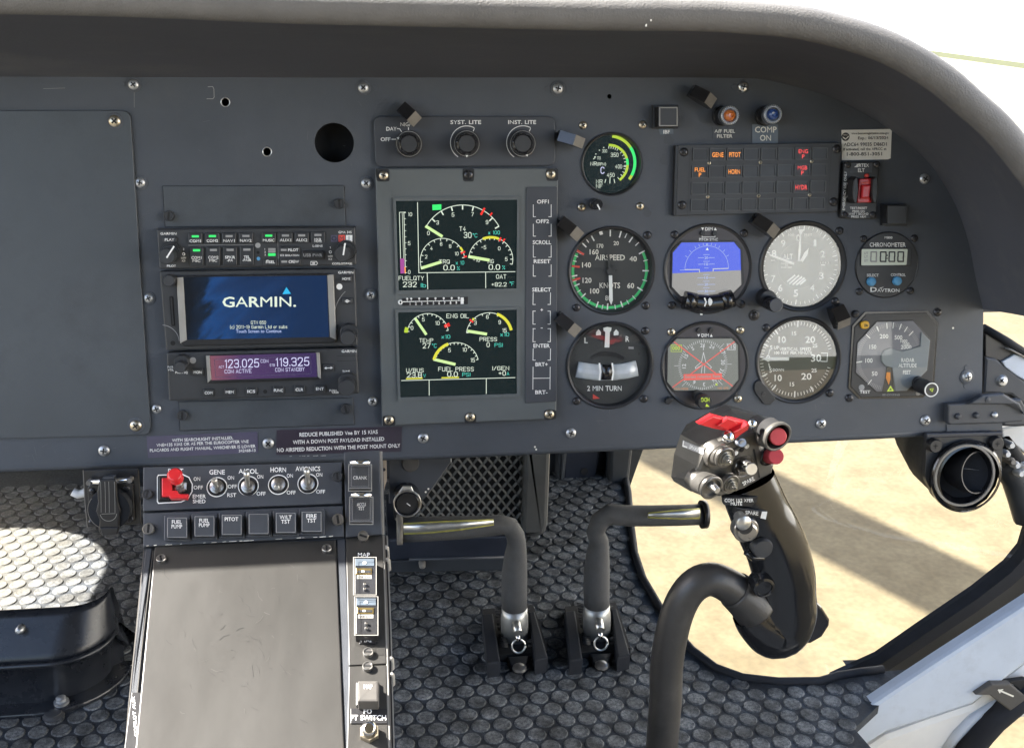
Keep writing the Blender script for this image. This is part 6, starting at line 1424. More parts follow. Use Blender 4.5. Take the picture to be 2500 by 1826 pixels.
b = MB(VF); b.lathe_at(VF.p(cM(1175, 925), .01), [(.0296, .009), (.0292, .0035), (.027, -.006), (.02, -.014), (0, -.016)], 'gloss', 48); b.build('ball_socket', t)
# tilted inner barrel, aimed to the right and up
NM = PANEL_M @ Matrix.Translation(VF.p(cM(1238, 895), .0)+Vector((0,0,.004))) @ Matrix.Rotation(math.radians(16), 4, 'Y') @ Matrix.Rotation(math.radians(-6), 4, 'X')
NF = Frame(NM); b = MB(NF)
b.lathe_at((0, 0), [(.0215, -.006), (.0215, .0065), (.0203, .0065), (.0200, -.018), (0, -.018)], 'black', 44)
b.tube([(-.0185, .005, -.002), (-.006, .0035, .001), (.008, .0005, .001), (.0185, -.0045, -.002)], .0005, 'keygrey', 6); b.build('nozzle', t)
for p in ((940, 690), (1440, 672)):
    b = MB(VF); b.lathe(cM(*p), [(16, 0), (16, .005), (14, .007), (0, .007)], 'black', 28, zc=.006); 
    for a in (0, 90): b.tick(cM(*p), a, -6, 6, 2.4, .0072, 'dark')
    b.build('knob_screw', t)
b = MB(PANEL); z0 = -.006
b.tube([PANEL.p(cM(1120, 900), -.004), PANEL.p(cM(1080, 860), -.04), PANEL.p(cM(960, 740), -.09), PANEL.p(cM(840, 560), -.14)], [.034, .036, .038, .036], 'rubber', 26, flat=.9); b.build('hose', t)
t = thing('panel_bracket', 'grey angle bracket with three rivets joining the panel to the right pillar', 'bracket', PANEL, cX(340, 860))
b = MB(PANEL); b.prism(pl(cX, (95, 792), (590, 758), (640, 850), (600, 905), (470, 918), (110, 928), (95, 915)), .0015, .010, 'tagblue' if False else 'console', bev=.0015)
b.prism(pl(cX, (230, 790), (330, 730), (470, 720), (585, 790), (610, 860), (560, 800), (480, 795)), .008, .014, 'console', bev=.002)
for x, y in ((160, 870), (282, 863), (405, 860)): b.lathe(cX(x, y), [(7.5, .009), (7, .012), (4, .0135), (0, .0137)], 'zinc' if x > 400 else 'console', 18, zc=.01)
b.lathe(cX(358, 758), [(7, .013), (6, .015), (0, .0155)], 'console', 16, zc=.013); b.build('angle_plate', t)
t = thing('pillar', 'dark windscreen pillar with a large screw right of the panel', 'pillar', PANEL, cX(450, 600))
PB = PANEL.shifted(-.03)
b = MB(PB); b.prism(pl(cX, (300, 290), (345, 285), (640, 480), (800, 620), (800, 930), (560, 945), (460, 940), (470, 800), (300, 780)), -.03, 0, 'console', bev=.003, cap0=True)
b.prism(pl(cX, (345, 470), (420, 480), (640, 650), (640, 820), (520, 730), (330, 720)), -.01, .006, 'console', bev=.003); b.build('gusset', t)
b = MB(PB); b.prism(pl(cX, (345, 300), (640, 500), (640, 560), (345, 470)), -.02, .004, 'black', bev=.001); b.tube([PB.p(cX(330, 275), .004), PB.p(cX(480, 360), .006), PB.p(cX(640, 465), .008)], .0042, 'rubber', 10); b.tube([PB.p(cX(480, 415), .008), PB.p(cX(520, 425), .01), PB.p(cX(640, 490), .01)], .0012, 'bezelworn', 6); b.build('seal', t)
b = MB(PB); b.prism(pl(cX, (460, 505), (545, 455), (700, 500), (700, 680), (560, 600), (480, 540)), .004, .007, 'sill', bev=.001); b.build('pale_tab', t)
b = MB(PB); b.lathe(cX(455, 640), [(20, 0), (20, .004), (19, .005)], 'black', 32, zc=.002); b.lathe(cX(458, 633), [(14.5, .004), (14.5, .006), (10, .0085), (0, .0092)], 'zinc', 32, zc=.006)
for a in (40, 130): b.tick(cX(458, 633), a, -6, 6, 2.6, .0096, 'dark')
b.build('screw', t)
RF = PANEL.shifted(-.07)
t = thing('outer_skin', 'pale outer skin and hinge fittings seen right of the air nozzle', 'outer skin', RF, cX(540, 1020))
b = MB(RF); b.prism(pl(cX, (455, 955), (700, 900), (700, 1180), (560, 1080), (460, 1020)), -.01, 0, 'sillw', bev=.002, cap0=True); b.build('skin', t)
b = MB(RF); b.tube([RF.p(cX(*p), .012) for p in ((470, 1040), (520, 1100), (570, 1170), (640, 1240))], .008, 'dark', 12)
for x, y in ((480, 1120), (508, 1060), (515, 1170), (545, 1195), (570, 1250), (590, 1235), (600, 1200)): b.lathe(RF and cX(x, y), [(9, .010), (9, .022), (6, .026), (0, .026)], 'sillw' if y != 1170 else 'bezelworn', 10, zc=.02)
b.build('hinge', t)
b = MB(RF); b.tube([RF.p(cX(*p), 0) for p in ((440, 1160), (500, 1200), (560, 1300), (600, 1420), (640, 1560))], .016, 'nose', 12); b.build('rail', t)
# ------------------------------------------------------------------ power socket
SKF = PANEL.shifted(.015)
t = thing('power_socket', 'round capped power socket on a black bracket under the panel edge', 'socket', SKF, cS(640, 900))
b = MB(SKF); b.prism(pl(cS, (170, 205), (1175, 180), (1190, 250), (1235, 1200), (250, 1260), (205, 800)), -.003, 0, 'black', bev=.0008); b.stroke(pl(cS, (172, 215), (205, 800), (245, 1250)), 2, .0002, 'bezelworn'); b.build('bracket', t)
b = MB(SKF); b.prism(pl(cS, (250, 540), (300, 470), (1050, 440), (1080, 480), (1115, 1130), (1080, 1170), (330, 1210), (285, 1170)), 0, .004, 'black', bev=.0008); b.build('flange', t)
for p in ((345, 588), (970, 548), (1035, 1110), (330, 1160)): screw(t, SKF, cS(*p), 8.5, 'black', .004)
b = MB(SKF); b.lathe(cS(640, 940), [(53, .004), (53, .012), (52, .0135), (46, .0145), (0, .015)], 'rubber', 48, zc=.014); b.arc(cS(640, 940), 51, -200, -50, 1.6, .0142, 'bezelworn'); b.build('cap', t)
b = MB(SKF); b.prism(pl(cS, (470, 380), (760, 365), (780, 600), (800, 800), (855, 960), (830, 1110), (830, 1260), (800, 1370), (500, 1395), (455, 1330), (470, 1130), (405, 960), (440, 800), (425, 610)), .013, .018, 'black', bev=.0012)
for x in (490, 570, 640, 745): b.stroke(pl(cS, (x, 420), (x + 8, 620), (x + 12, 980)), 1.1, .0184, 'radiolite')
b.arc(cS(635, 1000), 20, 95, 265, 1.4, .0184, 'radiolite'); b.stroke(pl(cS, (510, 1010), (760, 1000)), 1.2, .0184, 'radiolite'); b.prism(pl(cS, (475, 1262), (830, 1248), (800, 1390), (520, 1420)), .017, .0195, 'black', bev=.0012); b.prism(pl(cS, (530, 340), (745, 325), (745, 365), (530, 372)), .012, .0185, 'console'); b.build('cap_lever', t)
b = MB(SKF); b.tube([SKF.p(cS(x, y), .010) for x, y in ((260, 432), (640, 408), (1040, 385))], .0026, 'chrome', 12)
for x in (280, 1035): b.lathe(cS(x, 432 - (x - 280) * .06), [(6, .004), (6, .013), (0, .013)], 'bezelworn', 14, zc=.01)
b.build('hinge_pin', t)
b = MB(PANEL.shifted(-.02)); FRL = PANEL.shifted(-.02)
b.tube([FRL.p(cS(*p)) for p in ((-20, 600), (80, 650), (200, 625), (260, 560))], .004, 'sillw', 10)
b.build('cable', label='thin white cable loop beside the capped power socket', cat='cable')
M['scuff'] = mat('scuff', (0.022, 0.021, 0.020), .5)
M['lid2'] = mat('scuff_pale', (0.062, 0.059, 0.055), .5)
M['boxm'] = mat('box_black', (0.016, 0.018, 0.023), 0.28, var=.2, vs=25, bump=.1, wear=(.06, .062, .066), wearamt=.3, wscale=90)
# ------------------------------------------------------------------ centre console
A_SW, A_LID = math.radians(50), math.radians(19.6)
SWI = slope(A_SW, cW(545, 1200), .81)
LIDF = slope(A_LID, cW(545, 1205), .81)
con = thing('centre_console', 'sloping centre console with dark grey sides and large plain lid', 'console', LIDF, cW(540, 1430))
b = MB(LIDF)
tl, tr, br, bl = LIDF.p(cW(316, 1206)), LIDF.p(cW(852, 1182)), LIDF.p(cW(868, 1760)), LIDF.p(cW(262, 1760))
R3 = LIDF.M.to_3x3().inverted()
down = R3 @ Vector((0, 0, -1))
q = [tl, tr, br, bl]
vs_ = [p + Vector((0, 0, -.004)) for p in q] + [p + down * (.45) for p in q]
b.add(vs_, [(0, 1, 2, 3), (0, 4, 5, 1), (1, 5, 6, 2), (2, 6, 7, 3), (3, 7, 4, 0)], 'console'); b.build('body', con)
b = MB(SWI); t0, t1, b1, b0 = SWI.p(cW(318, 1036)), SWI.p(cW(846, 1016)), SWI.p(cW(852, 1186)), SWI.p(cW(316, 1208))
q = [t0, t1, b1, b0]; dn = SWI.M.to_3x3().inverted() @ Vector((0, .06, -.35))
vs_ = [p + Vector((0, 0, -.003)) for p in q] + [p + dn for p in q]
b.add(vs_, [(0, 1, 2, 3), (0, 4, 5, 1), (1, 5, 6, 2), (2, 6, 7, 3), (3, 7, 4, 0)], 'console'); b.build('upper_body', con)
# lid
b = MB(LIDF); b.prism(pl(cW, (342, 1204), (742, 1192), (764, 1745), (290, 1745)), -.002, .003, 'lid', bev=.0008)
b.build('lid', con)
random.seed(11); b = MB(LIDF)
for i in range(70):
    x, y = random.gauss(545, 95), random.gauss(1390, 110)
    if not (345 < x < 730 and 1235 < y < 1640): continue
    a = random.choice((-.5, .4, .9, 1.2)) + random.gauss(0, .25); l = random.uniform(4, 26); c = random.uniform(-.4, .4)
    b = MB(LIDF); b.stroke([cW(x, y), cW(x + l * .5 * math.cos(a), y + l * .5 * math.sin(a)), cW(x + l * math.cos(a + c), y + l * math.sin(a + c))], random.uniform(.6, 1.7), .0032, random.choice(('scuff', 'scuff', 'lid2'))); b.build('scuff_mark', con)
for p in ((357, 1238), (722, 1216)): part_copy(SCR['slotm'], 'fastener', con, LIDF, cW(*p), .002, random.uniform(-.3, .3), 12 * LIDF.k(cW(*p)))
b = MB(LIDF); b.prism(pl(cW, (322, 1210), (336, 1210), (286, 1560), (296, 1745), (268, 1745), (292, 1520)), -.002, .0015, 'console', bev=.0006)
b.stroke(pl(cW, (338, 1215), (312, 1440), (288, 1690)), 1.6, .0018, 'strap')
b.stroke(pl(cW, (318, 1212), (300, 1400), (284, 1560), (270, 1740)), 2.4, .0018, 'strap'); b.build('left_edge_strip', con)
b = MB(LIDF); b.prism(pl(cO, (712, 1350), (765, 1350), (740, 1660), (672, 1660)), .001, .0026, 'black', bev=.0003); b.text('COPILOT AUX', cO(728, 1480), 7, 'white', .0028, w=98, rot=94); b.build('edge_label', con)
b = MB(LIDF); b.prism(pl(cW, (744, 1192), (762, 1190), (782, 1745), (764, 1745)), -.002, .0015, 'console', bev=.0004); b.build('seam_strip', con)
# switch panel
t = thing('switch_panel', 'console panel with a red guarded BATT switch and four toggle switches', 'switch panel', SWI, cI(1195, 480))
ZS = .003
b = MB(SWI); b.prism(pl(cI, (492, 348), (1898, 312), (1900, 606), (490, 658)), -.004, ZS, 'console', bev=.0006); z = ZS + .0002
for s, x, y, h, w_ in (('BATT', 722, 376, 11, 37), ('GENE', 1015, 384, 11, 38), ('A/COL', 1237, 378, 11, 48), ('HORN', 1448, 367, 11, 38), ('AVIONICS', 1658, 360, 11, 60), ('ON', 872, 432, 9, 16), ('OFF', 881, 492, 9, 23), ('EMER', 889, 555, 9, 32), ('SHED', 888, 590, 9, 31), ('ON', 1112, 423, 9, 16), ('OFF', 1122, 485, 9, 22), ('RST', 1119, 546, 9, 22), ('ON', 1320, 416, 9, 15), ('OFF', 1326, 536, 9, 22), ('ON', 1530, 409, 9, 15), ('OFF', 1539, 528, 9, 22), ('ON', 1738, 402, 9, 15), ('OFF', 1748, 522, 9, 22)): b.text(s, cI(x, y), h, 'white', z, w=w_, bold=.012)
for x, y in ((1014, 489), (1236, 480), (1449, 472), (1658, 464)): b.ring(cI(x, y), 23, 25.5, ZS, z, 'white', 40)
b.stroke(pl(cI, (592, 418), (600, 405), (770, 400), (815, 420), (840, 470), (838, 520), (810, 570), (760, 595), (600, 604), (592, 590)), 2.6, z, 'white', closed=True)
b.build('faceplate', t)
for x, y, r in ((525, 545, 14), (1868, 420, 14)): part_copy(SCR['slot'], 'fastener', t, SWI, cI(x, y), ZS - .001, random.uniform(-.3, .3), r * SWI.k(cI(x, y)) * .9)
def toggle(root, c, tilt, lab=None):
    b = MB(SWI); b.cyl(c, 22.5, ZS - .002, ZS + .0004, 'black', n=32); b.lathe(c, [(17, ZS), (17, ZS + .002), (13, ZS + .0025), (12, ZS + .004), (8, ZS + .0045), (0, ZS + .0045)], 'gun', 28, zc=ZS)
    o = SWI.p(c, ZS + .003); k = SWI.k(c)
    d = Vector((0, math.sin(math.radians(tilt)), math.cos(math.radians(tilt))))
    b.tube([o, o + d * .006, o + d * .013, o + d * .0155], [4.5 * k, 5 * k, 8 * k, 5 * k], 'alu', 16); b.build('toggle', root, label=lab)
for p, tl_ in (((1014, 489), 8), ((1236, 488), 33), ((1449, 472), -22), ((1658, 470), 33)): toggle(t, cI(*p), tl_)
b = MB(SWI); b.flat(pl(cI, (600, 412), (770, 408), (815, 428), (832, 470), (830, 520), (805, 562), (758, 587), (604, 596)), ZS + .0003, 'dark')
b.prism(pl(cS, (1610, 350), (1800, 335), (1800, 580), (1890, 575), (1930, 640), (2095, 640), (2060, 720), (1765, 730), (1740, 690), (1610, 690)), ZS, ZS + .007, 'redp', bev=.0008); b.prism(pl(cS, (1565, 320), (1720, 310), (1720, 350), (1600, 355), (1610, 690), (1740, 700), (1740, 740), (1570, 740)), ZS, ZS + .004, 'black', bev=.0004); b.build('guard', t, label='red stepped switch guard')
b = MB(SWI); o = SWI.p(cS(1960, 520), ZS); e = SWI.p(cS(1845, 280), ZS + .022)
b.lathe(cS(1960, 520), [(18, ZS), (18, ZS + .003), (12, ZS + .004), (0, ZS + .004)], 'gun', 6, zc=ZS, smooth=False); b.tube([o, o.lerp(e, .5)], .0028, 'alu', 12)
b.tube([o.lerp(e, .35), o.lerp(e, .62)], [.0040, .0046], 'clear', 16)
b.tube([o.lerp(e, .58), o.lerp(e, .64), o.lerp(e, .70), o.lerp(e, .74), o.lerp(e, .95), o.lerp(e, 1.0)], [.0036, .0052, .0052, .0038, .0056, .0040], 'redp', 20); b.build('lever', t, label='red tipped battery lever')
# pushbutton panel
t = thing('pushbutton_panel', 'console panel with a row of six square push buttons under the toggles', 'switch panel', SWI, cI(1200, 760))
b = MB(SWI); b.prism(pl(cI, (492, 675), (1903, 622), (1915, 838), (492, 910)), -.004, ZS, 'console', bev=.0006)
for i in range(26):
    f = random.random(); x = 500 + 1400 * f; y = 906 - 72 * f; b.stroke(pl(cI, (x, y), (x + random.uniform(5, 40), y - 2)), random.uniform(.8, 2.2), ZS + .0001, 'cream')
b.build('faceplate', t)
for s, x, y in ((('FUEL', 'PUMP'), 730, 778), (('FUEL', 'PUMP'), 924, 768), (('PITOT',), 1117, 758), ((), 1308, 752), (('W/LT', 'TST'), 1500, 744), (('FIRE', 'TST'), 1683, 736)):
    b = MB(SWI); b.prism(rc(cI, x - 92, y - 92, x + 94, y + 92), ZS - .001, ZS + .0022, 'keygrey', bev=.0008, r=6, n=3); b.prism(rc(cI, x - 72, y - 76, x + 74, y + 72), ZS, ZS + .008, 'console', bev=.001, r=4, n=3)
    q = rc(cI, x - 66, y - 70, x + 68, y + 66); b.stroke(q, .9, ZS + .0082, 'greym', closed=True)
    for i, w_ in enumerate(s): b.text(w_, cI(x, y - 42 + 32 * i), 9, 'white', ZS + .0083, w={'PITOT': 33, 'FUEL': 24, 'PUMP': 26, 'W/LT': 29, 'TST': 22, 'FIRE': 25}[w_], bold=.01)
    b.build('push_button', t)
for x, y in ((535, 790), (1872, 725)): part_copy(SCR['slotm'], 'fastener', t, SWI, cI(x, y), ZS - .001, random.uniform(-.3, .3), 14.5 * SWI.k(cI(x, y)))
# side strip
t = thing('side_strip', 'narrow dark equipment strip along the right edge of the console', 'equipment strip', SWI, cJ(250, 200))
b = MB(SWI); b.prism(pl(cJ, (140, -40), (342, -50), (357, 430), (150, 448)), -.004, ZS - .0005, 'console', bev=.0006)
b.build('upper_plate', t)
b = MB(LIDF); b.prism(pl(cJ, (150, 452), (362, 434), (382, 1168), (168, 1178)), -.004, .0018, 'lid', bev=.0005); b.prism(pl(cJ, (168, 1184), (382, 1176), (400, 1900), (150, 1900)), -.004, .0018, 'lid', bev=.0005)
b.build('lower_plate', t)
b = MB(LIDF)
for i, (dx, mt_) in enumerate(((0, 'radiolite'), (9, 'bezelworn'), (18, 'dark'), (26, 'radiolite'))):
    b.stroke(pl(cJ, (360 + dx, 440), (382 + dx, 1000), (402 + dx, 1800)), 4, .0012 - i * .0012, mt_)
b.build('metal_edge', t)
b = MB(SWI); b.stroke(pl(cJ, (348, -40), (362, 430)), 3, ZS - .001, 'bezelworn'); b.stroke(pl(cJ, (356, -40), (368, 430)), 3, ZS - .003, 'radiolite'); b.build('metal_edge', t)
for x, y in ((380, 530), (388, 600), (408, 1165), (412, 1255)):
    b = MB(LIDF); b.lathe(cJ(x, y), [(9, -.012), (8, -.002), (4, 0), (0, 0)], 'radiolite', 14, zc=-.006); b.build('rivet', t)
for fr, x, y, r, zz in ((SWI, 250, 445, 13, .002), (LIDF, 278, 1115, 12.5, .0015), (LIDF, 275, 1195, 12.5, .0015)): part_copy(SCR['slotm'], 'fastener', t, fr, cJ(x, y), zz, random.uniform(1.2, 1.8), r * fr.k(cJ(x, y)))
def guarded(lab, x0, y0, x1, y1, words, hy):
    t = thing('guarded_button', lab, 'push button', SWI, cJ((x0 + x1) / 2, (y0 + y1) / 2), group='buttons under clear guards')
    b = MB(SWI); b.prism(rc(cJ, x0 + 6, y0 + 22, x1 - 6, y1 - 12), ZS - .001, ZS + .006, 'keygrey', bev=.0006)
    q = rc(cJ, x0 + 16, y0 + 32, x1 - 16, y1 - 26); b.stroke(q, .8, ZS + .0062, 'greym', closed=True)
    for i, s in enumerate(words): b.text(s, cJ((x0 + x1) / 2, hy + i * 23), 8, 'white', ZS + .0063, w=34 if s == 'CRANK' else (21 if s == 'ACCU' else 15), bold=.008)
    b.build('button', t)
    b = MB(SWI); q = rc(cJ, x0, y0 + 22, x1, y1); b.ext(b.loc(q, ZS + .010), ZS + .0085, ZS + .010, 'clear', cap0=True)
    b.stroke(q, 1.6, ZS + .0102, 'radiolite', closed=True); b.stroke(pl(cJ, (x0 + 4, y1 - 16), (x1 - 4, y1 - 16)), .9, ZS + .0102, 'greym'); b.build('clear_guard', t)
    b = MB(SWI); b.tube([SWI.p(cJ(x0 + 10, y0 + 12), ZS + .008), SWI.p(cJ(x1 - 10, y0 + 12), ZS + .008)], .0022, 'chrome', 10)
    for x in (x0 + 12, x1 - 12): b.prism(rc(cJ, x - 8, y0, x + 8, y0 + 34), ZS, ZS + .0105, 'clear', bev=.0005)
    b.build('hinge', t)
guarded('button under a clear flip guard marked CRANK', 166, 10, 298, 184, ('CRANK',), 108)
guarded('button under a clear flip guard marked ACCU TST', 172, 195, 306, 374, ('ACCU', 'TST'), 260)
def usb(lab, x0, y0, x1, y1):
    t = thing('usb_port', lab, 'usb port', LIDF, cJ((x0 + x1) / 2, (y0 + y1) / 2), z=.002, group='clear cased usb ports')
    z0 = .0018
    b = MB(LIDF); b.prism(rc(cJ, x0, y0, x1, y1), z0, z0 + .008, 'black', bev=.0006); b.prism(rc(cJ, x0 + 4, y0 + 6, x1 - 10, y0 + 45), z0 + .007, z0 + .0085, 'tagblue'); b.cyl(cJ((x0 + x1) / 2 - 4, y0 + 27), 4.6, z0 + .008, z0 + .009, 'white', n=14)
    b.flat(rc(cJ, x0 + 14, y0 + 98, x1 - 24, y0 + 120), z0 + .0083, 'radiolite'); b.text('USB 2.1A', cJ((x0 + x1) / 2 - 6, y0 + 109), 5, 'ink', z0 + .0085, w=30)
    for y in (150, 178): b.lathe(cJ((x0 + x1) / 2 - 2, y0 + y), [(4, z0 + .008), (4, z0 + .0095), (2, z0 + .0105), (0, z0 + .0106)], 'chrome', 12, zc=z0 + .009)
    b.build('case', t)
    b = MB(LIDF); b.prism(rc(cJ, x0 + 8, y0 + 58, x1 - 22, y0 + 92), z0 + .007, z0 + .0088, 'gold', bev=.0003); b.prism(rc(cJ, x0 + 16, y0 + 72, x1 - 30, y0 + 86), z0 + .008, z0 + .009, 'dark'); b.prism(rc(cJ, x0 + 40, y0 + 72, x0 + 56, y0 + 82), z0 + .008, z0 + .0092, 'white'); b.build('socket', t)
    b = MB(LIDF); q = rc(cJ, x0 - 6, y0 - 4, x1 + 2, y1 + 4); b.ext(b.loc(q, z0 + .0115), z0, z0 + .0115, 'clear', bev=.0008); b.stroke(q, 1.6, z0 + .0117, 'radiolite', closed=True); b.build('clear_case', t)
usb('clear cased usb port just below the upper MAP tag', 200, 565, 322, 772)
usb('clear cased usb port just above the lower MAP tag', 206, 790, 332, 1002)
def tag(lab, x0, y0, x1, y1, lines):
    t = thing('placard', lab, 'placard', LIDF, cJ((x0 + x1) / 2, (y0 + y1) / 2), z=.002, group='placards on the console strip')
    b = MB(LIDF); b.prism(rc(cJ, x0, y0, x1, y1), .0018, .0026, 'black', bev=.0002)
    for s, x, y, h, w_ in lines: b.text(s, cJ(x, y), h, 'white', .0028, w=w_)
    b.build('tag', t)
tag('black tag reading MAP above the upper usb port', 210, 528, 298, 566, (('MAP', 254, 547, 9.5, 29),))
tag('black tag reading MAP below the lower usb port', 228, 1014, 320, 1056, (('MAP', 272, 1035, 10, 31),))
tag('black tag reading FO FT SWITCH above the metal toggle', 178, 1424, 388, 1510, (('FO', 276, 1441, 11, 20), ('FT SWITCH', 280, 1477, 12, 86)))
t = thing('map_button', 'square brown-grey push button marked MAP on the console strip', 'push button', LIDF, cJ(278, 1330), z=.002)
b = MB(LIDF); b.prism(rc(cJ, 208, 1272, 342, 1408), .0015, .0045, 'black', bev=.0008, r=4, n=3); b.prism(rc(cJ, 218, 1264, 338, 1384), .003, .0125, 'strap', bev=.0014, r=4, n=3); b.text('MAP', cJ(278, 1300), 11, 'white', .0127, w=20); b.build('button', t)
t = thing('toggle_switch', 'bright metal toggle switch in a hex nut at the bottom of the console strip', 'switch', LIDF, cJ(285, 1560), z=.002)
b = MB(LIDF); b.lathe(cJ(285, 1562), [(25, .0018), (25, .0055), (22, .0065), (0, .0065)], 'brass', 6, zc=.004, smooth=False); b.build('hex_nut', t)
b = MB(LIDF); c = cJ(285, 1555); b.lathe(c, [(17, .006), (17, .010), (12, .012), (10, .016), (0, .016)], 'brass', 24, zc=.008)
o = LIDF.p(cJ(285, 1552), .010); e = LIDF.p(cJ(284, 1536), .024); b.tube([o, o.lerp(e, .5), o.lerp(e, .85), e], [.0028, .0035, .0048, .003], 'chrome', 16); b.build('lever', t)
# ------------------------------------------------------------------ dark box on the left footwell floor
t = thing('footwell_cover', 'black box shaped cover bolted to the left footwell floor', 'cover', FLOOR, cW(120, 1500))
def at_z(px, z): q = Frame(Matrix.Translation((0, 0, z))).p(px); return Vector((q.x, q.y, z))
H, HB = .125, .070
xl = -1.35
fl = at_z(cW(190, 1545), .006)                       # front lower corner
tB = at_z(cW(205, 1338), H); mB = at_z(cW(196, 1460), HB)
mB.y = min(mB.y, tB.y - .02); yb = tB.y + .012
prof = [(fl.y, .006, fl.x), (fl.y + .004, HB - .012, (fl.x + mB.x) / 2), (mB.y, HB, mB.x), (mB.y + .012, HB + .008, mB.x), (tB.y - .010, H - .006, tB.x), (tB.y, H, tB.x), (yb, H - .006, tB.x), (yb + .05, .0, tB.x)]
corner_r = [.055, .052, .050, .048, .036, .034, .034, .034]
b = MB(FLOOR); rows = []
for (y, z, x), r_ in zip(prof, corner_r):
    row = [Vector((xl, y, z)), Vector((x - r_, y, z))]
    for i in range(1, 9):
        a = i / 8 * math.pi / 2; row.append(Vector((x - r_ + 1.35 * r_ * math.sin(a), y + 1.2 * r_ * (1 - math.cos(a)), z)))
    row.append(Vector((x + .35 * r_ + .012 * (1 - z / H), max(y + 1.2 * r_, yb + .03) + .01, z * .5)))
    rows.append(row)
K = len(rows[0]); vs_ = [p for r_ in rows for p in r_]
b.add(vs_, [(k_ * K + i, k_ * K + i + 1, (k_ + 1) * K + i + 1, (k_ + 1) * K + i) for k_ in range(len(rows) - 1) for i in range(K - 1)], 'boxm', True); b.build('cover_box', t)
b = MB(FLOOR); b.tube([p + Vector((0, -.002, 0)) for p in rows[2]], .0035, 'boxm', 10); b.build('edge_bead', t)
b = MB(FLOOR); q = [Vector((p.x, p.y - .022, 0)) if i < 2 else Vector((p.x + .022 * math.sin(min(1, (i - 1) / 8) * 1.57), p.y - .022 * math.cos(min(1, (i - 1) / 8) * 1.57), 0)) for i, p in enumerate(rows[0])]
b.ext(q + [Vector((xl, yb + .05, 0))], 0, .007, 'boxm', bev=.002); b.build('flange', t)
b = MB(FLOOR); b.lathe_at(at_z(cW(136, 1552), .007), [(.009, .006), (.009, .010), (.006, .011), (.006, .015), (.003, .017), (0, .017)], 'zinc', 18); b.build('bolt', t)
b = MB(FLOOR); o = at_z(cW(45, 1392), .108); b.tube([o + Vector((0, .01, 0)), o + Vector((0, -.004, .002)), o + Vector((0, -.007, .0025))], [.005, .005, .002], 'zinc', 14); b.build('stud', t)
b = MB(FLOOR); b.lathe_at(FLOOR.p(cO(290, 1476)), [(.013, 0), (.013, .002), (.010, .004), (.010, .006), (0, .008)], 'radio', 18); b.build('floor_stud', label='raised round stud on the floor near the black cover', cat='stud')
M['primer'] = mat('primer_yellow', (0.42, 0.40, 0.10), .6, var=.3, vs=200)
M['gridm'] = mat('expanded_metal', (0.10, 0.10, 0.095), .5, var=.2, vs=80)
M['postm'] = mat('post_grey', (0.055, 0.057, 0.058), .5, var=.15, vs=25, bump=.2)
M['tanm'] = mat('tan_metal', (0.30, 0.24, 0.18), .5, var=.1)
M['wornm'] = mat('polished_wear', (0.55, 0.55, 0.54), .34, .85, var=.08, vs=80)
M['sleeve'] = mat('zinc_sleeve', (0.34, 0.345, 0.34), .4, .8, var=.12, vs=60)
M['stick'] = mat('stick_black', (0.040, 0.038, 0.036), 0.40, var=.15, vs=40, bump=.15, bs=900, wear=(.10, .095, .09), wearamt=.35, wscale=50)
M['grip'] = mat('grip_gloss', (0.009, 0.0095, 0.011), 0.11, var=.15, vs=30, coat=.15, wear=(.03, .03, .03), wearamt=.2, wscale=40)
M['headm'] = mat('worn_head', (0.105, 0.10, 0.09), 0.45, 0.2, var=.16, vs=55, bump=.15, bs=700, wear=(.06, .057, .052), wearamt=.6, wscale=70)
M['spring'] = mat('knurled_steel', (0.40, 0.39, 0.365), .34, 1.0, var=.12, vs=90)
M['barrel'] = mat('barrel_metal', (0.19, 0.182, 0.17), .38, .8, var=.15, vs=60)
# ------------------------------------------------------------------ mesh screen, gusset and boxes behind the pedals
GW = wall(.46)
t = thing('mesh_screen', 'expanded metal mesh screen in a dark rounded frame behind the pedals', 'mesh screen', GW, cW(1040, 1090))
b = MB(GW); b.prism(pl(cW, (870, 940), (1172, 940), (1160, 1215), (870, 1215)), -.05, -.03, 'dark'); b.build('backing', t)
b = MB(GW)
px0, px1, py0, py1 = 985, 1278, 1060, 1325; pw, ph = 24.5, 14.6
for j in range(20):
    for i in range(13):
        x = px0 + i * pw + (pw / 2 if j % 2 else 0) - j * .55; y = py0 + j * ph
        a, c_, d = GW.p((x - pw / 2, y), 0), GW.p((x, y + ph), 0), GW.p((x + pw / 2, y), 0)
        for u, v in ((a, c_), (c_, d)):
            dd = (v - u); nn = Vector((-dd.y, dd.x, 0)).normalized() * .0012
            b.add([u - nn + Vector((0, 0, .0022)), v - nn + Vector((0, 0, .0022)), v + nn + Vector((0, 0, -.0016)), u + nn + Vector((0, 0, -.0016))], [(0, 1, 2, 3)], 'gridm')
        m_ = GW.p((x, y + ph * 1.0), .0026); k = GW.k((x, y))
        b.add([m_ + Vector((-4.4 * k, 0, 0)), m_ + Vector((-1 * k, -1.7 * k, 0)), m_ + Vector((4.4 * k, -.6 * k, 0)), m_ + Vector((1 * k, 1.8 * k, .001))], [(0, 1, 2, 3)], 'gridm')
b.build('mesh', t)
b = MB(GW); b.prism(pl(cK, (1052, -60), (1228, -60), (1205, 560), (1180, 620), (1120, 640), (1028, 632), (1035, 500)), -.08, .014, 'postm', bev=.006, r=4); b.build('frame_post', t)
b = MB(wall(.43)); BW = wall(.43)
t = thing('heater_box', 'low navy box on the floor under the mesh screen', 'box', BW, cK(600, 740))
b = MB(BW); b.prism(pl(cK, (130, 650), (940, 628), (1060, 640), (1050, 775), (270, 790), (130, 795)), -.14, 0, 'navy', bev=.003); b.tube([BW.p(cK(270, 786), .001), BW.p(cK(930, 770), .001)], .0022, 'keygrey', 8); b.build('body', t)
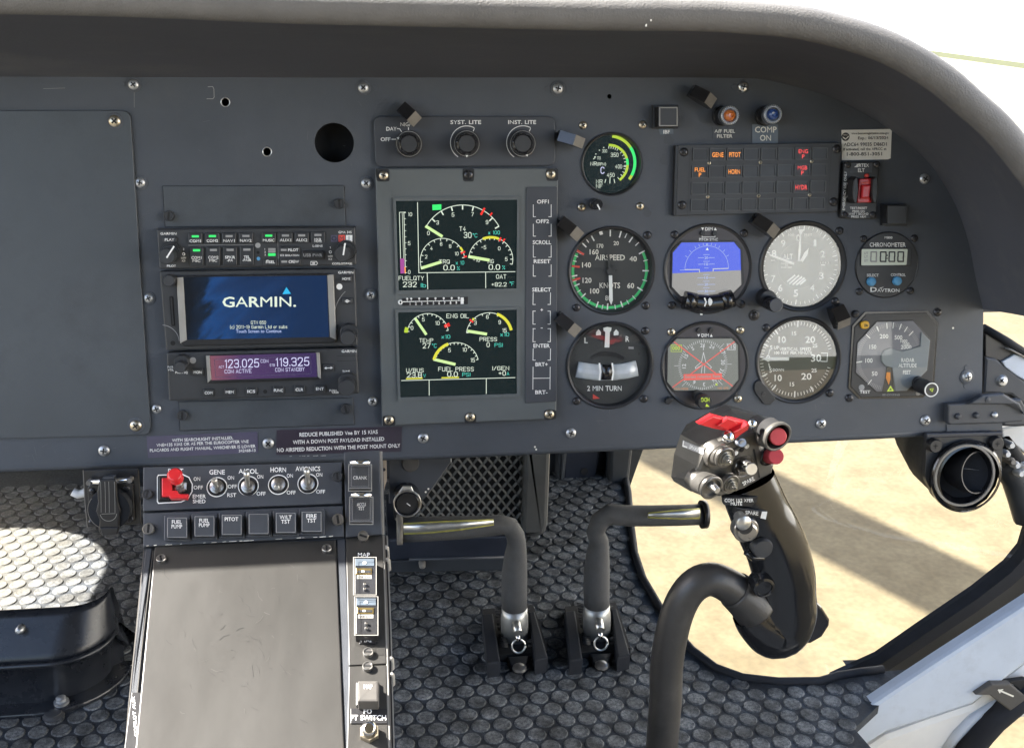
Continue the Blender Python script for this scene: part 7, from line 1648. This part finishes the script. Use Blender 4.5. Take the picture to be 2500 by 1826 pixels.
b = MB(BW); b.prism(pl(cK, (140, 796), (950, 776), (950, 860), (140, 876)), -.14, -.006, 'nose', bev=.002); b.lathe(cK(360, 820), [(9, -.01), (8, .004), (5, .007), (0, .008)], 'bezelworn', 14, zc=0); b.build('base', t)
GF = PANEL.shifted(-.025)
t = thing('gusset_plate', 'dark triangular gusset under the panel with a round plug', 'bracket', GF, cT(800, 400))
b = MB(GF); b.prism(pl(cT, (462, 120), (1250, 100), (1246, 240), (940, 672), (870, 690), (800, 740), (462, 765)), -.004, 0, 'console', bev=.0006, cap0=True); b.stroke(pl(cT, (1246, 110), (1246, 240)), 2, .0002, 'sillw'); b.stroke(pl(cT, (1246, 240), (942, 672)), 1.2, .0002, 'bezelworn'); b.cyl(cT(926, 625), 2.4, 0, .0004, 'cream', n=10); b.cyl(cT(960, 585), 2.4, 0, .0004, 'cream', n=10); b.build('plate', t)
b = MB(GF); b.lathe(cT(735, 268), [(21.5, 0), (21, .0015), (19, .0022), (0, .0024)], 'strap', 36, zc=.002); b.build('plug', t)
GF2 = PANEL.shifted(.0)
t = thing('gauge_pod', 'small black round gauge in a clip at the left end of the pedal bar', 'gauge', GF2, cT(695, 775))
b = MB(GF2); b.lathe(cT(695, 775), [(34, -.03), (34, .002), (33, .004), (27, .0045), (26, .002)], 'gloss', 44, zc=.003, cap=False); b.ring(cT(695, 775), 31, 34.5, .002, .0048, 'gun', 44); b.build('case', t)
b = MB(GF2); b.lathe(cT(695, 775), [(26.5, .0015), (0, .0015)], 'black', 36, zc=.0015); b.stroke(pl(cT, (690, 768), (728, 795)), 2, .002, 'white'); b.build('face', t)
b = MB(GF2); b.prism(pl(cT, (640, 552), (745, 556), (775, 618), (690, 612), (585, 635)), .0, .003, 'alu', bev=.0006); b.build('clip', t)
b = MB(PANEL.shifted(-.01)); BR = PANEL.shifted(-.01)
b.prism(pl(cT, (362, 150), (430, 150), (436, 470), (395, 640), (372, 640)), -.02, 0, 'tanm', bev=.0006); b.lathe(cT(400, 340), [(4.2, 0), (4, .001), (0, .001)], 'dark', 16, zc=0)
b.build('console_bracket', label='tan metal strap between the console and the gusset plate', cat='bracket')
# ------------------------------------------------------------------ pedals
def pedal(lab, ox, oy, bar, cap_at):
    c = lambda x, y: cK(x + ox, y + oy)
    base = FLOOR.p(c(985, 1345)); PW = wall(base.y)
    t = thing('rudder_pedal', lab, 'pedal', FLOOR, c(985, 1345), group='pair of pedals')
    P_ = lambda x, y, z=0: PW.M @ PW.p(c(x, y), z)
    Q_ = lambda p, z=0: PW.M @ PW.p(p, z)
    k = PW.k(c(985, 1000)) / 2.753
    b = MB(FLOOR)
    up_ = [P_(980, 1125), P_(978, 1000), P_(980, 880), P_(988, 760), P_(995, 680)]
    bend = [P_(*p) for p in bar['bend']]; br = [Q_(p) for p in bar['bar']]
    rad = [84 * k, 86 * k, 85 * k, 74 * k, 62 * k] + [60 * k, 62 * k, 66 * k][:len(bend)]
    pts = up_ + bend + br
    rad = rad + [r * k for r in bar['r']][-len(br):]
    b.tube(pts, rad, 'foam', 22); fbar = b.build('foot_bar', t)
    b = MB(FLOOR)
    b.tube([Q_(p, bar['wz']) for p in bar['wear']], [r * k for r in bar['wr']], 'wornm', 14, flat=.55, up=(0, 1, 0))
    b.tube([Q_(p, bar['wz'] - .0022) for p in bar['wear']], [(r + 9) * k for r in bar['wr']], 'primer', 14, flat=.55, up=(0, 1, 0)); b.build('worn_strip', fbar, label='bare metal strip worn through yellow primer')
    b = MB(FLOOR); e = br[-1]; d = (br[-1] - br[-2]).normalized()
    b.tube([e - d * .001, e + d * .006], bar['capr'] * k, 'black' if cap_at else 'bezelworn', 22); b.build('end_cap', fbar)
    b = MB(FLOOR); b.tube([P_(980, 1105), P_(980, 1150), P_(980, 1160), P_(982, 1400)], [86 * k, 87 * k, 92 * k, 92 * k], 'sleeve', 26); slv = b.build('sleeve', t)
    b = MB(FLOOR); z = .036
    b.tube([P_(992, 1215, z - .012), P_(1005, 1280, z + .004)], [30 * k, 28 * k], 'alu', 16); b.tube([P_(1000, 1290, z), P_(1008, 1335, z + .004)], 15 * k, 'chrome', 12); b.build('locking_pin', slv)
    b = MB(FLOOR); cc = P_(1008, 1368, z + .004); rr = 44 * k
    ring = [cc + Vector((rr * math.cos(a * .3142), rr * .25 * math.sin(a * .3142), rr * math.sin(a * .3142))) for a in range(21)]
    b.tube(ring, 7 * k, 'alu', 8); b.build('pull_ring', slv)
    b = MB(FLOOR)
    q = [FLOOR.p(c(*p)) for p in ((800, 1482), (1205, 1440), (1105, 1130), (765, 1160))]
    b.ext(q, 0, .010, 'dark', cap0=True)
    for pts_ in (((800, 1482), (885, 1470), (835, 1145), (762, 1152)), ((1120, 1462), (1205, 1440), (1115, 1130), (1075, 1138))):
        Ft = Frame(Matrix.Translation((0, 0, .024)))
        b.ext([Ft.p(c(*p)) for p in pts_], 0, .024, 'rubber', bev=.002, cap0=True)
    splate = b.build('slot_plate', t)
    random.seed(3); bb = [MB(FLOOR), MB(FLOOR)]
    for s_ in range(60):
        b = bb[s_ % 2]
        f = random.random(); side = s_ % 2
        a0 = FLOOR.p(c(842 + 40 * f, 1160 + 290 * f) if side else c(1078 + 42 * f, 1150 + 290 * f)); a1 = FLOOR.p(c(905 + 30 * f, 1165 + 280 * f) if side else c(1030 + 40 * f, 1160 + 280 * f))
        b.tube([a0 + Vector((0, 0, .018)), a1 + Vector((0, 0, .016))], .0007, 'black', 4)
    for b in bb: b.build('brush', splate)
    b = MB(FLOOR); b.ext([FLOOR.p(c(*p)) for p in ((930, 1470), (1085, 1462), (1060, 1530), (1030, 1562), (985, 1560), (955, 1530))], 0, .008, 'black', bev=.002)
    b.lathe_at(Frame(Matrix.Translation((0, 0, .009))).p(c(1015, 1515)), [(.0095, .008), (.009, .011), (.005, .014), (0, .015)], 'gun', 18); b.build('mounting_lug', t)
pedal('left pedal with foot bar reaching left to the console, polished by wear', 0, 0, dict(bend=((985, 620), (950, 565), (890, 552)), bar=(cK(800, 562), cK(600, 572), cK(380, 580), cK(222, 584)), r=(62, 66, 64, 68, 76, 80, 82), wear=(cK(235, 580), cK(400, 572), cK(600, 558), cK(840, 536)), wr=(30, 32, 26, 12), wz=.034, capr=98), False)
pedal('right pedal with foot bar reaching right towards the cyclic grip', 553, -18, dict(bend=((972, 620), (1000, 545), (1060, 500)), bar=(cW(1385, 1139), cW(1440, 1139), cW(1500, 1138), cW(1550, 1136)), r=(62, 66, 66, 68, 68, 68, 68), wear=(cW(1432, 1138), cW(1465, 1137), cW(1505, 1136), cW(1545, 1134)), wr=(10, 18, 26, 28), wz=.027, capr=92), True)
# ------------------------------------------------------------------ cyclic stick
CW_ = wall(-.20)
cyc = thing('cyclic_stick', 'curved black control stick with a button covered metal grip head', 'control stick', CW_, cL(640, 1260))
def path(fr, pts):
    return [fr.M @ fr.p(cL(x, y), z) for x, y, z, r in pts], [r * fr.k(cL(900, 1000)) / 2.504 for x, y, z, r in pts]
def smooth(pts, f=4):
    out = []; n = len(pts)
    for i in range(n - 1):
        p0, p1, p2, p3 = pts[max(0, i - 1)], pts[i], pts[i + 1], pts[min(n - 1, i + 2)]
        for j in range(f):
            t = j / f
            out.append(tuple(0.5 * (2 * p1[k] + (p2[k] - p0[k]) * t + (2 * p0[k] - 5 * p1[k] + 4 * p2[k] - p3[k]) * t * t + (3 * p1[k] - p0[k] - 3 * p2[k] + p3[k]) * t ** 3) for k in range(len(p1))))
    out.append(pts[-1]); return out
p, r = path(CW_, smooth([(165, 1800, 0, 98), (168, 1640, 0, 98), (195, 1440, 0, 97), (250, 1250, 0, 96), (330, 1130, 0, 96), (430, 1085, 0, 97), (530, 1115, 0, 100), (640, 1190, 0, 108)]))
p[:1] = [Vector((p[0].x, p[0].y, 0.02)), p[0]]; r[:1] = [r[0], r[0]]
MB(FLOOR).tube(p, r, 'stick', 28).build('stick_tube', cyc)
p, r = path(CW_, smooth([(585, 1150, 0, 112), (640, 1192, 0, 124), (690, 1235, 0, 135), (715, 1262, 0, 138)], 3))
MB(FLOOR).tube(p, r, 'stick', 28).build('collar', cyc)
p, r = path(CW_, smooth([(690, 1250, 0, 138), (745, 1325, .0, 158), (825, 1380, .0, 180), (905, 1330, .0, 186), (900, 1210, 0, 176), (888, 1060, .0, 176), (848, 920, .0, 178), (788, 790, 0, 176), (730, 670, 0, 168), (672, 560, 0, 158), (650, 500, 0, 150)], 4))
# hook: round bottom, then an upright grip
def grip_body():
    b = MB(FLOOR)
    pts = smooth([(700, 1262, 0, 140), (760, 1335, 0, 165), (845, 1385, 0, 186), (895, 1300, 0, 183), (892, 1180, 0, 180), (884, 1060, 0, 180), (845, 910, 0, 180), (790, 785, 0, 178), (735, 670, 0, 170), (690, 560, 0, 164), (660, 480, 0, 158)], 9)
    p, r = path(CW_, pts)
    N = len(p); n = 28; vs_ = []; fs = []
    for i in range(N):
        t = (p[min(i + 1, N - 1)] - p[max(i - 1, 0)]).normalized(); yv = Vector((0, -1, 0)); s = t.cross(yv).normalized()
        for j in range(n):
            a = 2 * math.pi * j / n; ca, sa = math.cos(a), math.sin(a)
            e = .82
            ca = math.copysign(abs(ca) ** e, ca); sa = math.copysign(abs(sa) ** e, sa)
            vs_.append(p[i] + s * ca * r[i] + yv * sa * r[i] * .74)
    for i in range(N - 1):
        for j in range(n): k = (j + 1) % n; fs.append((i * n + j, i * n + k, (i + 1) * n + k, (i + 1) * n + j))
    b.add(vs_, fs, 'grip', True); return b.build('grip', cyc)
gbody = grip_body()
GS = CW_.shifted(-.02)
b = MB(GS); b.prism(pl(cL, (1010, 1195), (1075, 1215), (1120, 1260), (1168, 1335), (1165, 1370), (1120, 1440), (1050, 1480), (990, 1480)), -.006, .006, 'gloss', bev=.002, cap0=True); b.build('hand_rest', gbody)
zf_ = 164 * CW_.k(cL(800, 800)) / 2.504 * .74
GP = CW_.shifted(zf_)
b = MB(GP); b.prism(pl(cL, (515, 590), (725, 582), (722, 612), (690, 645), (520, 632)), -.004, .0012, 'black', bev=.0004); b.text('COM 1&2 XFER', cL(612, 604), 8, 'white', .0014, w=71, rot=0); b.text('MUTE', cL(596, 625), 8, 'white', .0014, w=28); b.build('upper_label', gbody)
b = MB(GP); b.prism(pl(cL, (598, 650), (770, 668), (758, 712), (582, 692)), -.004, .0018, 'black', bev=.0005); b.text('SPARE', cL(690, 681), 9, 'white', .002, w=32, rot=-4); b.flat(pl(cL, (752, 672), (784, 672), (776, 720), (742, 712)), .002, 'white'); b.build('lower_label', gbody)
b = MB(GP); b.lathe(cL(650, 780), [(31, -.006), (31, .002), (29, .003), (25, .003), (24, .006), (20, .007)], 'gun', 36, zc=.0); b.lathe(cL(648, 765), [(20, .004), (17, .008), (0, .008)], 'black', 28, zc=.006); b.lathe(cL(640, 742), [(13, .006), (15, .012), (18.5, .016), (18, .0185), (14, .0195), (0, .02)], 'alu', 30, zc=.018); b.build('hat_button', gbody)
b = MB(GP); b.lathe(cL(755, 895), [(26, -.008), (25, .002), (22, .0045), (0, .005)], 'knobg', 34, zc=.002) if False else b.lathe(cL(755, 895), [(26, -.008), (25, .002), (22, .0045), (0, .005)], 'radio', 34, zc=.002); b.tube([GP.p(cL(655, 918), -.003), GP.p(cL(700, 955), -.002), GP.p(cL(790, 955), -.003), GP.p(cL(818, 880), -.006)], .003, 'grip', 8); b.build('blank_plug', gbody)
b = MB(GP); b.lathe(cL(762, 1132), [(27, -.012), (27, .0), (25, .002), (19, .0025), (18, .0015), (0, .0018)], 'grip', 34, zc=.0); b.build('round_cap', gbody)
# --- head
HM = CW_.M @ Matrix.Translation(CW_.p(cV(1000, 800), .022)) @ Matrix.Rotation(math.radians(17), 4, 'Y') @ Matrix.Rotation(math.radians(6), 4, 'X')
HF = Frame(HM)
front = pl(cV, (430, 1200), (560, 990), (680, 690), (930, 560), (1140, 470), (1470, 430), (1560, 660), (1775, 940), (1740, 1085), (1290, 1335), (900, 1460), (430, 1380))
back = pl(cV, (125, 1150), (172, 780), (275, 465), (830, 160), (1085, 45), (1720, 230), (1960, 330), (1790, 880), (1620, 1080), (1100, 1250), (700, 1330), (160, 1220))
zfr, zbk = 0.0, -.030
fq = [HF.p(a, zfr) for a in front]; mq = [HF.p(a, zbk) for a in back]; bq = [p + Vector((.004, .002, -.030)) for p in mq]
bq = [sum(mq, Vector()) / 12 + (p - sum(mq, Vector()) / 12) * .8 + Vector((0.01, 0, -.02)) for p in mq]
fi = [p + Vector((0, 0, .0015)) for p in inset(fq, .0022)]
n = 12; vs_ = bq + mq + [a.lerp(c_, .06) for a, c_ in zip(mq, fq)] + [a.lerp(c_, .94) for a, c_ in zip(mq, fq)] + fq + fi
fs = [(r_ * n + i, r_ * n + (i + 1) % n, (r_ + 1) * n + (i + 1) % n, (r_ + 1) * n + i) for r_ in range(5) for i in range(n)] + [tuple(range(n - 1, -1, -1)), tuple(range(5 * n, 6 * n))]
b = MB(HF); b.add(vs_, fs, 'headm'); ghead = b.build('grip_head', cyc)
def stepped(c, r, z0, z1, steps=5):
    pr = []
    for i in range(steps):
        a = r * (1 - i / steps); zz = z0 + (z1 - z0) * i / steps; zz2 = z0 + (z1 - z0) * (i + 1) / steps
        pr += [(a, zz), (a * .98, zz2), (a - r / steps * .9, zz2)]
    return pr + [(0, z1)]
def barrel(name, basec, facec, rb, rf, zf, face, cone=None, tip=None, mid='barrel'):
    b = MB(HF); o0 = HF.p(cV(*basec), .002); o1 = HF.p(cV(*facec), zf); k = HF.k(cV(*facec), zf) / 6.609
    n = 40
    rows = [(o0, rb, -.004), (o0, rb, .004), (o0, rb * .95, .0055), (o0.lerp(o1, .22), rf * 1.02, .0056), (o1, rf * 1.02, zf - .0045), (o1, rf * .93, zf - .0042), (o1, rf * .93, zf - .0030), (o1, rf * 1.05, zf - .0027), (o1, rf * 1.05, zf - .0004), (o1, rf * .99, zf), (o1, rf * .82, zf), (o1, rf * .79, zf - .003), (o1, 0.001, zf - .003)]
    ring_ = lambda o, r_, z: [(o.x + r_ * k * math.sin(6.28318 * i / n), o.y + r_ * k * math.cos(6.28318 * i / n), z) for i in range(n)]
    for q in range(len(rows) - 1): b.add(ring_(*rows[q]) + ring_(*rows[q + 1]), [((i + 1) % n, i, n + i, n + (i + 1) % n) for i in range(n)], mid, True)
    if cone: b.lathe_at(HF.p(cV(*cone[0]), zf), stepped(None, cone[1] * k, zf - .003, zf + .006), 'spring', 32, smooth=False)
    if tip: b.lathe_at(HF.p(cV(*tip[0]), zf + .006), [(tip[1] * k * 1.1, zf - .003), (tip[1] * k, zf + .006), (tip[1] * k * .8, zf + .007), (0, zf + .007)], 'alu', 24)
    b.build(name, ghead)
barrel('trim_hat', (850, 800), (1005, 850), 185, 138, .016, 'barrel', cone=((1025, 865), 108))
barrel('round_switch', (560, 1220), (785, 1335), 150, 158, .022, 'barrel', tip=((858, 1362), 48))
barrel('small_hat', (1030, 1240), (1085, 1280), 130, 130, .012, 'barrel', cone=((1105, 1290), 100))
b = MB(HF); k = HF.k(cV(1270, 970)) / 6.609
b.lathe_at(HF.p(cV(1265, 965), .001), [(150 * k, 0), (150 * k, .003), (135 * k, .0045), (112 * k, .003), (108 * k, .0055), (95 * k, .006)], 'gun', 36)
b.tube([HF.p(cV(1275, 950), .002), HF.p(cV(1310, 960), .010), HF.p(cV(1370, 985), .017)], [92 * k, 82 * k, 66 * k], 'black', 24)
b.tube([HF.p(cV(1362, 985), .0165), HF.p(cV(1405, 1015), .0205), HF.p(cV(1424, 1028), .0225)], [66 * k, 76 * k, 72 * k], 'alu', 24); b.build('thumb_button', ghead)
b = MB(HF); k = HF.k(cV(1850, 510), .02) / 6.609
o0, o1 = HF.p(cV(1640, 460), .0), HF.p(cV(1850, 510), .020)
n = 40; rows = [(o0, 160, -.014), (o0, 165, .001), (o1, 200, .0175), (o1, 198, .0200), (o1, 186, .0205), (o1, 168, .0198), (o1, 160, .006), (o1, 10, .006)]; vs_ = []
for o, r_, z in rows:
    for i in range(n): a = 6.28318 * i / n; vs_.append((o.x + r_ * k * math.sin(a), o.y + r_ * k * math.cos(a), z))
b.add(vs_[:6 * n], [(q * n + (i + 1) % n, q * n + i, (q + 1) * n + i, (q + 1) * n + (i + 1) % n) for q in range(5) for i in range(n)], 'headm', True)
b.add(vs_[5 * n:], [(q * n + (i + 1) % n, q * n + i, (q + 1) * n + i, (q + 1) * n + (i + 1) % n) for q in range(2) for i in range(n)], 'dark', True); b.build('button_shroud', ghead)
b = MB(HF); b.tube([HF.p(cV(1770, 480), .006), HF.p(cV(1810, 490), .013), HF.p(cV(1842, 498), .0185), HF.p(cV(1850, 500), .0195)], [104 * k, 108 * k, 112 * k, 100 * k], 'redb', 28); b.build('red_button', ghead)
b = MB(HF); k = HF.k(cV(1800, 820), .01) / 6.609
b.lathe_at(HF.p(cV(1660, 820), .0), [(118 * k, -.012), (118 * k, .002), (105 * k, .003), (100 * k, .0015)], 'black', 32); b.tube([HF.p(cV(1690, 810), -.002), HF.p(cV(1735, 815), .006), HF.p(cV(1815, 820), .014), HF.p(cV(1822, 820), .015)], [98 * k, 98 * k, 98 * k, 90 * k], 'redb', 28); b.build('red_button', ghead)
b = MB(HF); b.prism(pl(cV, (1380, 480), (1490, 640), (1545, 760), (1440, 700), (1395, 560)), .0, .0012, 'dark'); b.flat(pl(cV, (1440, 700), (1470, 700), (1562, 1165), (1535, 1170)), .0020, 'dark'); b.flat(pl(cV, (1110, 700), (1190, 655), (1235, 672), (1125, 728)), .0019, 'dark'); b.cyl(cV(1265, 715), 5, 0, .0022, 'dark', n=14)
for p_ in ((1170, 770), (1350, 660)): b.cyl(cV(*p_), 5, 0, .0024, 'white', n=16)
b.build('face_marking', ghead)
b = MB(HF); k = HF.k(cV(1260, 600), .006) / 6.609; b.tube([HF.p(cV(1195, 580), .001), HF.p(cV(1268, 598), .010)], 54 * k, 'collar', 22); b.lathe_at(HF.p(cV(1268, 598), .0102), [(36 * k, .0102), (0, .0102)], 'greym', 18); b.build('toggle_tip', ghead)
FG = HF.shifted(.004)
b = MB(FG); b.prism(pl(cV, (575, 310), (805, 172), (1050, 240), (1120, 225), (1385, 290), (1370, 400), (1150, 540), (1085, 430), (790, 372)), -.004, .001, 'redp', bev=.0008); b.prism(pl(cV, (870, 330), (1050, 205), (1130, 235), (1200, 290), (1030, 400)), .0, .0035, 'redp', bev=.0006)
b.prism(pl(cV, (1130, 430), (1360, 305), (1375, 370), (1150, 555)), .0, .0055, 'redp', bev=.0008)
for d in (0, 28): b.stroke(pl(cV, (1145, 470 + d), (1365, 335 + d)), 1.6, .0058, 'redm')
b.build('red_guard', ghead)
b = MB(HF); k = HF.k(cV(1040, 510)) / 6.609
for c_, r_ in (((1040, 505), 82), ((1425, 295), 66)):
    o = HF.p(cV(*c_), .008); n = 18; vs_ = []; fs = []
    pr = [(r_ * k * math.sin(a * math.pi / 8), r_ * k * -math.cos(a * math.pi / 8)) for a in range(9)]
    b.lathe_at((o.x, o.y), [(x, .008 + zz) for x, zz in pr], 'chrome', 20)
b.build('hinge_pin', ghead)
b = MB(HF); b.prism(pl(cV, (1265, 1245), (1455, 1150), (1475, 1180), (1465, 1205), (1285, 1300)), .001, .0022, 'black', bev=.0003); b.text('SPARE', cV(1370, 1218), 9, 'white', .0024, w=31, rot=27); b.build('face_label', ghead)
# worn label on the left flank of the head
fa, fb_, fc = mq[1].lerp(fq[1], .1), mq[2].lerp(fq[2], .1), fq[2]
nx = (HM.to_3x3() @ (fc - fb_)).normalized(); ny = (HM.to_3x3() @ (fb_ - fa)).normalized(); nz = nx.cross(ny).normalized()
if nz.y > 0: nz = -nz
ny = nz.cross(nx).normalized(); oo = HM @ fb_.lerp(fc, .3)
LF = Frame(Matrix(((nx.x, ny.x, nz.x, oo.x), (nx.y, ny.y, nz.y, oo.y), (nx.z, ny.z, nz.z, oo.z), (0, 0, 0, 1))))
b = MB(LF); b.prism(pl(cV, (310, 560), (650, 700), (640, 795), (298, 662)), -.001, .0010, 'greym'); b.text('SPARE', cV(490, 690), 8, 'white', .0014, w=24, rot=-22); b.stroke(pl(cV, (325, 575), (312, 650), (375, 672)), 2.2, .0014, 'white'); b.build('flank_label', ghead)
